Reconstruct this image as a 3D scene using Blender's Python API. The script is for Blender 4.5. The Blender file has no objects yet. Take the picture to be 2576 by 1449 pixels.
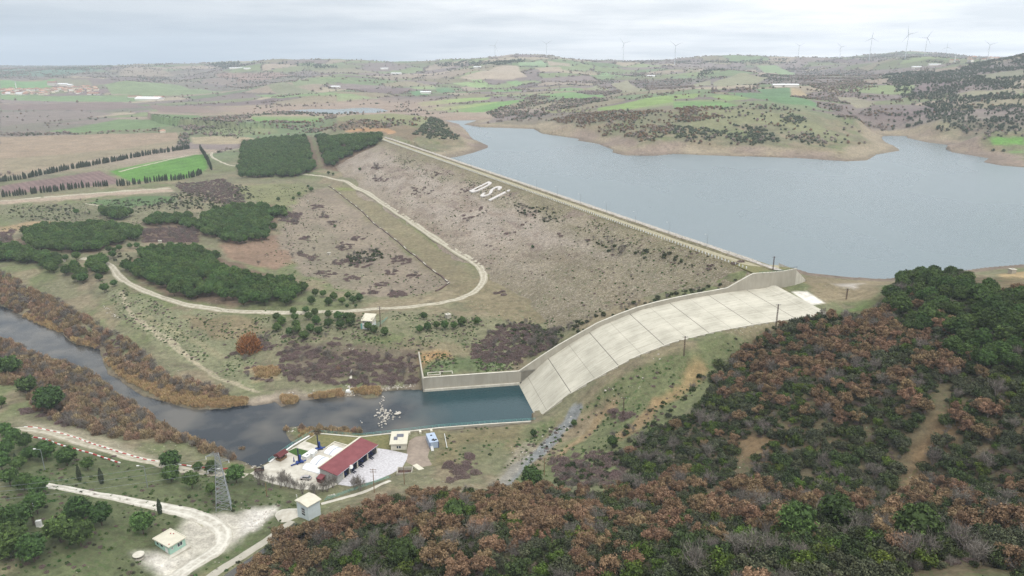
import bpy, bmesh, math, random
import numpy as np
from mathutils import Vector, Matrix

SC = bpy.context.scene
COL = SC.collection
rnd = random.Random(7)
rng = np.random.default_rng(7)

# ------------------------------------------------------------------ camera
FPX, CAM_H = 1840.0, 155.0
PITCH = math.atan((724.5 - 148) / FPX)
cam_d = bpy.data.cameras.new("camera")
cam = bpy.data.objects.new("camera", cam_d)
COL.objects.link(cam)
cam.location = (0, 0, CAM_H)
cam.rotation_euler = (math.radians(90) - PITCH, 0, 0)
cam_d.sensor_width = 36.0
cam_d.lens = 36.0 * FPX / 2576.0
cam_d.clip_start = 1.0
cam_d.clip_end = 60000.0
SC.camera = cam

# ------------------------------------------------------------------ light (overcast)
SUN_EL, SUN_AZ = math.radians(60), math.radians(150)
SC.view_settings.view_transform = 'Standard'
SC.view_settings.look = 'None'
SC.view_settings.gamma = 1.0
SC.view_settings.exposure = 0.17
SC.view_settings.use_curve_mapping = False
SC.cycles.use_denoising = True
SC.cycles.denoiser = 'OPENIMAGEDENOISE'
SC.cycles.denoising_input_passes = 'RGB_ALBEDO_NORMAL'
SC.cycles.denoising_prefilter = 'NONE'
SC.cycles.adaptive_threshold = 0.006
SC.cycles.max_bounces = 5
SC.cycles.diffuse_bounces = 2
SC.cycles.glossy_bounces = 2
SC.cycles.transmission_bounces = 2
SC.cycles.volume_bounces = 0
SC.cycles.transparent_max_bounces = 4

sun_d = bpy.data.lights.new("sun", 'SUN')
sun = bpy.data.objects.new("sun", sun_d)
COL.objects.link(sun)
sun_d.energy = 1.5
sun_d.angle = math.radians(16)
sun_d.color = (1.0, 0.965, 0.92)
sdir = Vector((math.sin(SUN_AZ) * math.cos(SUN_EL), math.cos(SUN_AZ) * math.cos(SUN_EL), math.sin(SUN_EL)))
sun.rotation_euler = sdir.to_track_quat('Z', 'Y').to_euler()
sun.location = (0, 0, 400)

world = bpy.data.worlds.new("World")
SC.world = world
world.use_nodes = True
nt = world.node_tree
nt.nodes.clear()
N = nt.nodes.new
L = nt.links.new
out = N('ShaderNodeOutputWorld')
bg = N('ShaderNodeBackground')
L(bg.outputs[0], out.inputs[0])
sky = N('ShaderNodeTexSky')
sky.sky_type = 'NISHITA'
sky.sun_disc = False
sky.sun_elevation = SUN_EL
sky.sun_rotation = SUN_AZ
sky.air_density = 1.0
sky.dust_density = 3.0
skm = N('ShaderNodeMix'); skm.data_type = 'RGBA'; skm.blend_type = 'MULTIPLY'
skm.inputs[0].default_value = 1.0
L(sky.outputs[0], skm.inputs[6])
skm.inputs[7].default_value = (0.09, 0.09, 0.09, 1)
tc = N('ShaderNodeTexCoord')
sep = N('ShaderNodeSeparateXYZ'); L(tc.outputs['Generated'], sep.inputs[0])
def wmath(op, a, b=None, clamp=False):
    m = N('ShaderNodeMath'); m.operation = op; m.use_clamp = clamp
    for i, v in enumerate((a, b)):
        if v is None: continue
        if isinstance(v, (int, float)): m.inputs[i].default_value = v
        else: L(v, m.inputs[i])
    return m.outputs[0]
zz = wmath('MAXIMUM', sep.outputs[2], 0.0)
za = wmath('ADD', zz, 0.07)
cx = wmath('DIVIDE', sep.outputs[0], za)
cy = wmath('DIVIDE', sep.outputs[1], za)
comb = N('ShaderNodeCombineXYZ'); L(cx, comb.inputs[0]); L(cy, comb.inputs[1])
n1 = N('ShaderNodeTexNoise'); n1.inputs['Scale'].default_value = 0.5; n1.inputs['Detail'].default_value = 7
n1.inputs['Roughness'].default_value = 0.55
L(comb.outputs[0], n1.inputs['Vector'])
ramp = N('ShaderNodeValToRGB')
L(n1.outputs[0], ramp.inputs[0])
ramp.color_ramp.elements[0].position = 0.36
ramp.color_ramp.elements[0].color = (0.68, 0.725, 0.77, 1)
ramp.color_ramp.elements[1].position = 0.62
ramp.color_ramp.elements[1].color = (1.02, 1.03, 1.04, 1)
# brighter cloud towards the right of the view, darker blue murk low on the left
side = wmath('MULTIPLY_ADD', sep.outputs[0], 0.28); side.node.inputs[2].default_value = 0.98
cl1 = N('ShaderNodeMix'); cl1.data_type = 'RGBA'; cl1.blend_type = 'MULTIPLY'; cl1.inputs[0].default_value = 1.0
L(ramp.outputs[0], cl1.inputs[6])
cmb2 = N('ShaderNodeCombineColor'); L(side, cmb2.inputs[0]); L(side, cmb2.inputs[1]); L(side, cmb2.inputs[2])
L(cmb2.outputs[0], cl1.inputs[7])
low = wmath('SUBTRACT', 1.0, wmath('MULTIPLY', zz, 9.0), True)
left = wmath('MULTIPLY', wmath('SUBTRACT', 0.12, sep.outputs[0]), 1.9, True)
murk = wmath('MULTIPLY', wmath('MULTIPLY', low, left), 0.85, True)
cl2 = N('ShaderNodeMix'); cl2.data_type = 'RGBA'
L(murk, cl2.inputs[0]); L(cl1.outputs[2], cl2.inputs[6]); cl2.inputs[7].default_value = (0.20, 0.31, 0.43, 1)
fin = N('ShaderNodeMix'); fin.data_type = 'RGBA'; fin.inputs[0].default_value = 0.92
L(skm.outputs[2], fin.inputs[6]); L(cl2.outputs[2], fin.inputs[7])
L(fin.outputs[2], bg.inputs[0])
zen = wmath('MULTIPLY_ADD', sst_z := wmath('POWER', zz, 1.2), 1.5); zen.node.inputs[2].default_value = 1.02
L(zen, bg.inputs[1])

# ------------------------------------------------------------------ helpers
def tag(o, label=None, cat=None, group=None, kind=None):
    if label: o['label'] = label
    if cat: o['category'] = cat
    if group: o['group'] = group
    if kind: o['kind'] = kind
    return o

def lin(c):
    c = np.asarray(c, dtype=np.float64) / 255.0
    return np.where(c <= 0.04045, c / 12.92, ((c + 0.055) / 1.055) ** 2.4)
KALB = 0.745
def alb(r, g, b):
    return tuple(float(v) * KALB for v in lin((r, g, b)))

def np_mesh(name, V, Fc, smooth=False):
    """V n x 3, Fc m x k (k = 3 or 4)"""
    V = np.ascontiguousarray(V, dtype=np.float32); Fc = np.ascontiguousarray(Fc, dtype=np.int32)
    me = bpy.data.meshes.new(name)
    k = Fc.shape[1]; m = len(Fc)
    me.vertices.add(len(V)); me.vertices.foreach_set('co', V.ravel())
    me.loops.add(m * k); me.loops.foreach_set('vertex_index', Fc.ravel())
    me.polygons.add(m)
    me.polygons.foreach_set('loop_start', np.arange(0, m * k, k, dtype=np.int32))
    me.polygons.foreach_set('loop_total', np.full(m, k, dtype=np.int32))
    me.polygons.foreach_set('use_smooth', np.full(m, smooth, dtype=bool))
    me.update(calc_edges=True)
    return me

def link(name, me, mat=None, parent=None, loc=None):
    o = bpy.data.objects.new(name, me)
    COL.objects.link(o)
    if mat is not None:
        mats = mat if isinstance(mat, (list, tuple)) else [mat]
        if len(me.materials) == 0:
            for m_ in mats: me.materials.append(m_)
    if parent is not None: o.parent = parent
    if loc is not None: o.location = loc
    return o

def empty(name, loc=(0, 0, 0), rz=0.0):
    o = bpy.data.objects.new(name, None)
    COL.objects.link(o)
    o.location = loc
    o.rotation_euler = (0, 0, rz)
    o.empty_display_size = 0.5
    return o

class MB:
    """collects shapes into one mesh"""
    def __init__(s): s.v = []; s.f = []
    def add(s, vs, fs):
        b = len(s.v); s.v += [tuple(v) for v in vs]; s.f += [tuple(i + b for i in f) for f in fs]; return s
    def box(s, x0, x1, y0, y1, z0, z1):
        return s.add([(x0, y0, z0), (x1, y0, z0), (x1, y1, z0), (x0, y1, z0), (x0, y0, z1), (x1, y0, z1), (x1, y1, z1), (x0, y1, z1)],
                     [(3, 2, 1, 0), (4, 5, 6, 7), (0, 1, 5, 4), (1, 2, 6, 5), (2, 3, 7, 6), (3, 0, 4, 7)])
    def prism(s, poly, z0, z1):
        n = len(poly)
        return s.add([(x, y, z0) for x, y in poly] + [(x, y, z1) for x, y in poly],
                     [tuple(range(n - 1, -1, -1)), tuple(range(n, 2 * n))] + [(i, (i + 1) % n, (i + 1) % n + n, i + n) for i in range(n)])
    def cyl(s, p, q, r0, r1=None, n=8, cap=True):
        r1 = r0 if r1 is None else r1
        p = Vector(p); q = Vector(q); d = (q - p)
        if d.length < 1e-6: return s
        d.normalize()
        a = d.orthogonal().normalized(); b = d.cross(a)
        vs = []
        for c, r in ((p, r0), (q, r1)):
            for i in range(n):
                t = 2 * math.pi * i / n
                vs.append(c + a * (r * math.cos(t)) + b * (r * math.sin(t)))
        fs = [(i, (i + 1) % n, n + (i + 1) % n, n + i) for i in range(n)]
        if cap: fs += [tuple(range(n - 1, -1, -1)), tuple(range(n, 2 * n))]
        return s.add(vs, fs)
    def bar(s, p, q, w): return s.cyl(p, q, w * 0.7071, n=4)
    def build(s, name, mat, parent=None, loc=None, smooth=False):
        me = bpy.data.meshes.new(name)
        me.from_pydata(s.v, [], s.f)
        if smooth: me.polygons.foreach_set('use_smooth', [True] * len(me.polygons))
        me.update()
        return link(name, me, mat, parent, loc)

def copy_tree(o, parent=None):
    c = o.copy(); COL.objects.link(c)
    if parent is not None: c.parent = parent
    for ch in o.children:
        copy_tree(ch, c)
    return c

# ------------------------------------------------------------------ materials
def mat_new(name):
    m = bpy.data.materials.new(name); m.use_nodes = True
    t = m.node_tree; b = t.nodes['Principled BSDF']
    return m, t, b

def mat(name, rgb, rough=0.85, var=0.25, scale=1.0, bump=0.0, metal=0.0, rgb2=None, spec=0.3, stretch=None, detail=5):
    """principled with noise-driven colour variation in object space"""
    m, t, b = mat_new(name)
    tc = t.nodes.new('ShaderNodeTexCoord')
    src = tc.outputs['Object']
    if stretch:
        mp = t.nodes.new('ShaderNodeMapping'); mp.inputs['Scale'].default_value = stretch
        t.links.new(src, mp.inputs[0]); src = mp.outputs[0]
    n = t.nodes.new('ShaderNodeTexNoise'); n.inputs['Scale'].default_value = scale; n.inputs['Detail'].default_value = detail
    n.inputs['Roughness'].default_value = 0.62
    t.links.new(src, n.inputs['Vector'])
    r = t.nodes.new('ShaderNodeValToRGB')
    t.links.new(n.outputs[0], r.inputs[0])
    c2 = rgb2 if rgb2 else tuple(min(1, v * (1 + var)) for v in rgb)
    c1 = rgb if rgb2 else tuple(v * (1 - var) for v in rgb)
    r.color_ramp.elements[0].position = 0.36; r.color_ramp.elements[0].color = (*c1, 1)
    r.color_ramp.elements[1].position = 0.64; r.color_ramp.elements[1].color = (*c2, 1)
    t.links.new(r.outputs[0], b.inputs['Base Color'])
    b.inputs['Roughness'].default_value = rough
    b.inputs['Metallic'].default_value = metal
    b.inputs['Specular IOR Level'].default_value = spec
    if bump:
        bp = t.nodes.new('ShaderNodeBump'); bp.inputs['Strength'].default_value = bump; bp.inputs['Distance'].default_value = 0.1
        t.links.new(n.outputs[0], bp.inputs['Height']); t.links.new(bp.outputs[0], b.inputs['Normal'])
    return m

def leaf_mat(name, dark, light, rvar=0.35, hue=0.03, trans=0.0):
    """leaf colour from a per-face tone attribute, shifted from plant to plant"""
    m, t, b = mat_new(name)
    at = t.nodes.new('ShaderNodeAttribute'); at.attribute_name = 'tone'
    oi = t.nodes.new('ShaderNodeObjectInfo')
    mx = t.nodes.new('ShaderNodeMix'); mx.data_type = 'RGBA'
    t.links.new(at.outputs['Fac'], mx.inputs[0])
    mx.inputs[6].default_value = (*dark, 1); mx.inputs[7].default_value = (*light, 1)
    hs = t.nodes.new('ShaderNodeHueSaturation')
    def mr(a, lo, hi):
        q = t.nodes.new('ShaderNodeMapRange'); q.inputs['To Min'].default_value = lo; q.inputs['To Max'].default_value = hi
        t.links.new(a, q.inputs[0]); return q.outputs[0]
    wn = t.nodes.new('ShaderNodeTexWhiteNoise'); wn.noise_dimensions = '1D'
    t.links.new(oi.outputs['Random'], wn.inputs['W'])
    t.links.new(mr(oi.outputs['Random'], 0.5 - hue, 0.5 + hue), hs.inputs['Hue'])
    t.links.new(mr(wn.outputs[0], 1 - rvar, 1 + rvar), hs.inputs['Value'])
    hs.inputs['Saturation'].default_value = 1.0
    t.links.new(mx.outputs[2], hs.inputs['Color'])
    t.links.new(hs.outputs[0], b.inputs['Base Color'])
    b.inputs['Roughness'].default_value = 0.8
    b.inputs['Specular IOR Level'].default_value = 0.2
    return m

# ------------------------------------------------------------------ noise
def _hash(ix, iy, seed):
    h = (ix.astype(np.int64) * 374761393 + iy.astype(np.int64) * 668265263 + seed * 1442695041) & 0x7fffffff
    h = ((h ^ (h >> 13)) * 1274126177) & 0x7fffffff
    h = (h ^ (h >> 16)) & 0xffffff
    return h.astype(np.float32) / 16777215.0
def vnoise(x, y, seed=0):
    ix = np.floor(x); iy = np.floor(y); fx = (x - ix).astype(np.float32); fy = (y - iy).astype(np.float32)
    fx = fx * fx * (3 - 2 * fx); fy = fy * fy * (3 - 2 * fy)
    a = _hash(ix, iy, seed); b = _hash(ix + 1, iy, seed); c = _hash(ix, iy + 1, seed); d = _hash(ix + 1, iy + 1, seed)
    return a + (b - a) * fx + (c - a) * fy + (a - b - c + d) * fx * fy
def fbm(x, y, seed=0, octv=4, gain=0.5):
    s = 0; amp = 1.0; tot = 0
    for k in range(octv):
        s = s + amp * vnoise(x * 2 ** k + 17.3 * k, y * 2 ** k - 9.1 * k, seed + k); tot += amp; amp *= gain
    return s / tot
def sst(a, b, x):
    t = np.clip((x - a) / (b - a), 0, 1); return t * t * (3 - 2 * t)
def voro(x, y, seed=0):
    """jittered-grid voronoi: cell id hash pair, distance to border (cell units)"""
    ix = np.floor(x); iy = np.floor(y)
    d1 = np.full(x.shape, 9.0, np.float32); d2 = d1.copy(); h = np.zeros(x.shape, np.float32); h2 = h.copy()
    for dx in (-1, 0, 1):
        for dy in (-1, 0, 1):
            cx_, cy_ = ix + dx, iy + dy
            px = cx_ + 0.15 + 0.7 * _hash(cx_, cy_, seed + 5); py = cy_ + 0.15 + 0.7 * _hash(cx_, cy_, seed + 9)
            d = np.sqrt((x - px) ** 2 + (y - py) ** 2).astype(np.float32)
            hh = _hash(cx_, cy_, seed + 31); hb = _hash(cx_, cy_, seed + 57)
            new = d < d1
            d2 = np.where(new, d1, np.minimum(d2, d))
            h = np.where(new, hh, h); h2 = np.where(new, hb, h2)
            d1 = np.where(new, d, d1)
    return h, h2, d2 - d1

# ------------------------------------------------------------------ picture -> place
def ray(x, y):
    a = (x - 1288) / FPX; b = (724.5 - y) / FPX
    return np.array([a, math.cos(PITCH) + b * math.sin(PITCH), -math.sin(PITCH) + b * math.cos(PITCH)])
def un(x, y, z):
    r = ray(x, y); t = (z - CAM_H) / r[2]
    return np.array([r[0] * t, r[1] * t, z])
def unr(x, y, R):
    r = ray(x, y); t = R / math.hypot(r[0], r[1])
    return np.array([r[0] * t, r[1] * t, CAM_H + r[2] * t])
def pip(px, py, poly):
    """points in polygon"""
    ins = np.zeros(px.shape, bool); n = len(poly)
    for i in range(n):
        x0, y0 = poly[i][:2]; x1, y1 = poly[(i + 1) % n][:2]
        if y0 == y1: continue
        c = ((y0 > py) != (y1 > py)) & (px < (x1 - x0) * (py - y0) / (y1 - y0) + x0)
        ins ^= c
    return ins
def pdist(px, py, line, closed=False):
    """distance to a polyline"""
    best = np.full(px.shape, 1e9, np.float32); n = len(line)
    for i in range(n if closed else n - 1):
        x0, y0 = line[i][:2]; x1, y1 = line[(i + 1) % n][:2]
        dx, dy = x1 - x0, y1 - y0; q = dx * dx + dy * dy + 1e-9
        t = np.clip(((px - x0) * dx + (py - y0) * dy) / q, 0, 1)
        best = np.minimum(best, np.hypot(px - x0 - t * dx, py - y0 - t * dy))
    return best
def sdist(px, py, poly):
    """signed distance, inside positive"""
    d = pdist(px, py, poly, True)
    return np.where(pip(px, py, poly), d, -d)

# ------------------------------------------------------------------ where things lie (picture places with heights)
CREST, WL, RL = 50.0, 38.0, 0.0       # dam crest, reservoir level, river level
def z1(X, Y): return (X / 2.862 * .9415, (100 + Y / 2.862) * .9415)
def z2(X, Y): return ((900 + X / 2.862) * .9415, (100 + Y / 2.862) * .9415)
def z3(X, Y): return ((1800 + X / 2.752) * .9415, (60 + Y / 2.752) * .9415)
def z4(X, Y): return (X / 2.862 * .9415, (500 + Y / 2.862) * .9415)
def z5(X, Y): return ((800 + X / 2.862) * .9415, (400 + Y / 2.862) * .9415)
def z6(X, Y): return ((1600 + X / 2.862) * .9415, (500 + Y / 2.862) * .9415)
def zb(X, Y): return ((600 + X / 2.862) * .9415, (800 + Y / 2.862) * .9415)
def zl(X, Y): return (X * .4065 * .9415, (950 + Y * .4065) * .9415)
def zy(X, Y): return ((680 + X / 5.855) * .9415, (1120 + Y / 5.855) * .9415)
def zq(X, Y): return ((600 + X / 3.3) * .9415, (1100 + Y / 3.3) * .9415)
def zr(X, Y): return ((1836 + X / 2.862) * .9415, (650 + Y / 2.862) * .9415)
def zs(X, Y): return ((1836 + X / 2.688) * .9415, (1000 + Y / 2.688) * .9415)

DA = un(965, 350, CREST); DB = un(1890, 672, CREST)
DD = (DB - DA) / np.linalg.norm(DB - DA); DN = np.array([DD[1], -DD[0], 0.0])   # DN points downstream
DLEN = float(np.linalg.norm(DB - DA)); DSL = 2.45
def dampt(t, o, z): p = DA + DD * t + DN * o; return np.array([p[0], p[1], z])
def damhit(px, py, lift=0.0):
    """ray meets the downstream face  z = CREST - (o-4.5)/DSL"""
    r = ray(px, py); o0 = np.dot(-DA, DN) ; c = np.array([0, 0, CAM_H])
    # z(T)=CAM_H+r2 T ; o(T)=o0' + rn T
    o0 = float(np.dot((c - DA)[:2], DN[:2])); rn = float(np.dot(r[:2], DN[:2]))
    T = (CREST + 4.5 / DSL - o0 / DSL - CAM_H) / (r[2] + rn / DSL)
    return c + r * T

# spillway: left edge line, flow profile (distance up from the pool, height)
SA = un(1305, 967, 0.0); SB = un(1945, 718, 43.0)
SD = (SB - SA)[:2]; SLEN = float(np.hypot(*SD)); SD = SD / SLEN; SN = np.array([SD[1], -SD[0]])   # SN: across, towards the viewer
SPROF = [(-3, -2.5), (0, 0), (14, 12.0), (28, 20.6), (42, 28.0), (63, 34.9), (86, 38.7), (108, 40.9), (120, 41.5), (127, 41.7), (132, 42.2), (SLEN - 1, 43.0), (SLEN + 1.5, 42.9)]
def sprof(s): return np.interp(s, [p[0] for p in SPROF], [p[1] for p in SPROF])
def swid(s): return np.interp(s, [-3, 0, 30, 60, 120, SLEN + 2], [37.5, 37.5, 42, 43, 45, 48])
def spt(s, w, z=None):
    p = SA[:2] + SD * s + SN * w
    return np.array([p[0], p[1], float(sprof(s)) if z is None else z])
def swall(s): return np.interp(s, [-50, 0, 12, 30, 60, 100, 109, 120, 126, 300], [7, 7, 4.2, 2.6, 2.1, 2.0, 2.2, 7.2, 9.6, 9.6])

LAKE = [(1150, 395), (1190, 385), (1228, 372), (1228, 366), (1190, 350), (1150, 325), (1120, 305), (1117, 303.5), (1200, 303), (1198, 304.5), (1168, 313), (1209, 319.6),
        (1344, 324.4), (1364, 336), (1456, 349), (1453, 354), (1505, 362), (1545, 377), (1540, 383), (1568, 390), (1643, 392), (1695, 387), (1800, 391),
        (1883, 393.5), (2002, 397), (2132, 406), (2180, 403.7), (2204, 388), (2264, 379), (2256, 373), (2226, 357.6), (2214, 347.3), (2221, 342),
        (2281, 342), (2283, 347), (2331, 357.6), (2396, 366), (2380, 374.7), (2396, 383), (2488, 398.6), (2475, 408), (2516, 415.7), (2576, 421),
        (2900, 450), (3400, 520), (3100, 640), (2800, 655), (2576, 664), (2480, 672), (2350, 690), (2220, 701), (2120, 695), (2040, 687), (2005, 676)]
LAKE_W = [un(x, y, WL)[:2] for x, y in LAKE]
_t0 = float(np.dot(LAKE_W[0] - DA[:2], DD[:2]))
LAKE_W += [dampt(DLEN - 2, -6, 0)[:2], dampt(_t0 + 20, -6, 0)[:2]]
ARM_W = [un(x, y, WL)[:2] for x, y in [(724, 278), (790, 274.5), (847, 275), (913, 271), (957, 273), (980, 279), (946, 285), (847, 288), (760, 284)]]

RIVER = [(-600, 640), (-150, 735), (0, 767), (59, 795), (158, 836), (187, 865), (247, 879), (262, 905), (276, 940), (300, 962), (325, 972), (367, 996), (421, 1015), (497, 1028), (565, 1028), (600, 1020),
         (640, 1022), (690, 1012), (706, 1023), (749, 1016), (755, 1006), (811, 1003), (871, 998), (897, 993), (930, 1003), (958, 1000), (962, 988), (1058, 978), (1066, 984), (1306, 966), (1343, 1054),
         (1350, 1059, 4.2), (1104, 1074, 4.2), (976, 1088.5, 4.2), (930, 1092, 3), (905, 1093), (880, 1083), (800, 1077), (728, 1074), (713, 1090), (735, 1108), (757, 1113), (716, 1137), (676, 1162), (657, 1172),
         (640, 1172), (585, 1150), (530, 1128), (482, 1107), (432, 1090), (415, 1065), (370, 1042), (318, 1008), (262, 966), (230, 940),
         (200, 920), (138, 908), (82, 886), (43, 866), (0, 850), (-150, 820), (-600, 715)]
RIVER_W = [un(q[0], q[1], q[2] if len(q) > 2 else RL)[:2] for q in RIVER]

YARD = [(794, 1087), (905, 1097), (976, 1090), (1104, 1078), (1110, 1100), (1085, 1170), (1010, 1190), (905, 1225), (850, 1245), (760, 1240), (640, 1205), (655, 1180), (680, 1163)]
YARD_W = [un(x, y, 4.0)[:2] for x, y in YARD]

CP = []
def c(x, y, z): CP.append(un(x, y, z))
def cr(x, y, R): CP.append(unr(x, y, R))
def cw(x, y, z): CP.append(np.array([x, y, z], float))
# river banks, the terrace with the pines, the service road
for q in [(-200, 700, 6), (0, 640, 9), (0, 700, 6), (100, 700, 6), (100, 770, 2.5), (200, 760, 5), (200, 850, 1.5), (300, 870, 3), (290, 780, 9), (210, 655, 12), (290, 672, 12), (330, 715, 12), (430, 755, 12),
          (600, 782, 12), (700, 786, 12.5), (850, 783, 13.5), (925, 778, 14), (1000, 774, 14.5), (1100, 765, 15.5), (1180, 742, 16), (1217, 700, 16), (1190, 660, 16),
          (1100, 592, 16), (1000, 530, 16), (920, 475, 16.5), (860, 450, 17), (745, 438, 19), (400, 850, 5), (500, 900, 3.5), (600, 960, 2), (400, 950, 2), (640, 1000, 1), (650, 870, 6.5),
          (700, 950, 2.5), (800, 860, 10), (800, 950, 3.5), (870, 980, 1.5), (920, 850, 11), (1000, 900, 6.5), (960, 960, 2), (1050, 950, 2.5), (1080, 930, 6.5), (1100, 942, 6.8), (1200, 938, 6.8), (1300, 925, 7), (1200, 880, 9), (1300, 870, 10.5),
          (1150, 850, 12), (1000, 830, 13), (1300, 820, 14.5), (1400, 830, 14), (1400, 790, 16), (1300, 770, 16), (1230, 760, 16),
          # groves stand on gently rolling ground, the hollow in front of the old dam
          (450, 700, 12), (600, 700, 12), (450, 640, 11), (200, 600, 12), (100, 620, 11), (600, 600, 10), (650, 540, 13), (520, 560, 11), (720, 620, 8), (700, 680, 10), (780, 560, 9), (760, 620, 8),
          (740, 500, 14), (850, 700, 11), (900, 740, 13), (800, 740, 12.5), (980, 740, 13.5),
          (828, 468, 16), (980, 590, 16), (1132, 712, 16), (1060, 730, 14.5), (800, 520, 12), (880, 580, 10), (950, 650, 10.5), (1020, 700, 12), (870, 650, 9), (770, 480, 16), (660, 470, 17),
          # left plain
          (600, 480, 18), (400, 520, 14), (250, 520, 13), (100, 520, 12), (0, 560, 11), (-200, 560, 11), (0, 500, 13), (300, 490, 14), (430, 480, 15), (0, 430, 18), (250, 420, 18), (450, 420, 18), (0, 350, 24), (250, 350, 24), (450, 345, 25),
          (520, 420, 19), (570, 385, 22), (620, 345, 28), (780, 338, 32), (920, 338, 42), (620, 420, 20), (780, 420, 20), (880, 430, 22), (0, 300, 30), (300, 300, 30), (600, 300, 36), (700, 310, 39),
          (-300, 400, 20), (-300, 300, 30), (0, 265, 36), (200, 265, 36), (400, 268, 37), (600, 272, 38.5), (700, 290, 40), (740, 265, 42), (100, 245, 42), (300, 245, 42), (600, 255, 42),
          (100, 228, 46), (250, 225, 48), (450, 232, 48), (650, 240, 48), (880, 262, 42), (1000, 285, 40), (980, 262, 43),
          # knoll at the far abutment
          (850, 292, 58), (965, 287, 63), (1050, 293, 62), (1120, 312, 56), (1165, 338, 49), (1176, 347, 46), (900, 312, 54), (800, 303, 46), (880, 330, 46), (965, 340, 50), (1040, 335, 53), (1050, 362, 47),
          (1000, 315, 58), (1110, 352, 47), (1120, 375, 43), (1160, 368, 44), (820, 320, 40), (1010, 352, 49),
          # peninsula
          (1380, 308, 50), (1300, 305, 45), (1240, 300, 43), (1450, 300, 60), (1500, 330, 49), (1420, 335, 44), (1550, 355, 48), (1600, 375, 46), (1700, 372, 46), (1800, 376, 46), (1900, 378, 46), (2000, 380, 46), (2100, 385, 45), (2180, 378, 45), (2200, 365, 46),
          (1600, 290, 69), (1700, 278, 76), (1800, 270, 79), (1900, 272, 80), (2000, 290, 72), (2100, 320, 58), (2180, 350, 49), (1700, 335, 57), (1900, 340, 56), (1600, 340, 55), (2000, 345, 53), (1800, 310, 66), (1500, 300, 62),
          (1400, 270, 60), (1250, 285, 44), (1100, 290, 42), (1050, 275, 43),
          (2250, 325, 44), (2330, 345, 43), (2430, 360, 44), (2500, 350, 47), (2576, 375, 46), (2576, 345, 50), (2540, 405, 44),
          # right: shore beside the spillway and the wooded hill
          (2030, 700, 43), (2100, 715, 42.5), (2200, 715, 42.5), (2140, 745, 42.5), (2080, 752, 42), (2060, 735, 42), (2220, 706, 40), (2150, 780, 44), (2060, 790, 44), (1960, 830, 38), (2300, 720, 50), (2230, 770, 50),
          (2350, 705, 53), (2480, 690, 55), (2576, 700, 56), (2750, 720, 60), (2400, 760, 58), (2576, 780, 62), (2300, 850, 55), (2500, 880, 60), (2100, 850, 46), (1900, 880, 32), (2000, 900, 40), (2000, 1000, 42), (1850, 930, 27),
          (2300, 1000, 52), (2500, 1000, 56), (2750, 950, 65), (2200, 1100, 42), (2450, 1130, 48), (1800, 1050, 28), (1950, 1130, 33), (1700, 1100, 20), (1620, 1170, 18), (2100, 1200, 34), (2350, 1210, 40), (2576, 1230, 46),
          (1800, 1200, 26), (1450, 1180, 10), (1550, 1110, 13.5), (1650, 1030, 20), (1500, 1060, 9), (1400, 1100, 5.5), (1330, 1150, 5), (1290, 1190, 6), (1340, 1085, 4.5), (1250, 1110, 4.3), (1180, 1100, 4.2), (1200, 1160, 5), (1700, 960, 25), (1780, 920, 29.5),
          # near ridge
          (1050, 1215, 8), (1150, 1215, 9), (1300, 1225, 12), (1450, 1235, 18), (1600, 1255, 26), (1800, 1265, 33), (2000, 1270, 39), (2250, 1280, 44), (2500, 1290, 49), (2800, 1290, 55),
          (960, 1235, 9), (880, 1260, 9), (820, 1290, 10), (760, 1340, 11.5), (850, 1350, 17), (750, 1420, 16), (650, 1440, 11), (1000, 1300, 20), (1200, 1300, 27), (1500, 1320, 36), (1800, 1340, 45), (2200, 1350, 52), (2500, 1360, 57),
          (950, 1400, 28), (1200, 1400, 40), (1500, 1420, 50), (1800, 1430, 59), (2200, 1430, 66), (2500, 1440, 70),
          # lower left
          (780, 1285, 9), (720, 1310, 9), (650, 1360, 9), (520, 1449, 9), (560, 1310, 9.5), (430, 1300, 11), (250, 1255, 12), (120, 1225, 13), (0, 1200, 13), (-200, 1180, 14), (430, 1370, 10), (420, 1440, 9.5), (300, 1350, 13), (150, 1400, 16), (0, 1440, 18),
          (-200, 1400, 20), (600, 1230, 7), (700, 1240, 6.5), (820, 1262, 7), (500, 1200, 6), (380, 1165, 5.5), (240, 1125, 5.5), (60, 1080, 6), (-150, 1080, 6), (150, 1060, 4), (300, 1110, 4), (450, 1140, 2.2), (560, 1165, 1.8), (630, 1185, 3.5), (100, 1000, 3), (0, 950, 3), (250, 1050, 2), (350, 1075, 2), (100, 930, 1.5)]:
    c(*q)
for s in (10, 25, 45, 65, 85, 105, 120): # beside the chute
    p = spt(s, -3.5); cw(p[0], p[1], p[2] + float(swall(s)) - 0.8)
    p = spt(s, -9); cw(p[0], p[1], p[2] + float(swall(s)) + 0.4)
    w = float(swid(s)); p = spt(s, w + 2.5); cw(p[0], p[1], p[2] + 0.3)
    p = spt(s, w + 9); cw(p[0], p[1], p[2] + 0.8)
    p = spt(s, w * .3); cw(p[0], p[1], p[2] - 4); p = spt(s, w * .7); cw(p[0], p[1], p[2] - 4)
for q in [(955, 366), (938, 400), (915, 440), (905, 458), (960, 512), (1020, 558), (1100, 613), (1220, 680), (1330, 752), (1440, 800), (1500, 798), (1570, 772), (1650, 745), (1750, 728), (1835, 705), (1885, 688)]:
    p = damhit(*q); CP.append(p)
for t in range(60, int(DLEN) - 60, 60):   # valley floor under the embankment and in the reservoir
    for o in (0, 30, -60, -140): CP.append(dampt(t, o, 14 if o > -20 else 20))
for x, y in [(1500, 480), (1900, 550), (2300, 500), (1400, 400), (2000, 430), (2400, 440), (1300, 340), (2200, 620), (2600, 560)]:
    p = un(x, y, WL); cw(p[0], p[1], 22)
for x, y in LAKE_W[::2][:20]: cw(x, y, WL)
for x, y in ARM_W: cw(x, y, WL)
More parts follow.
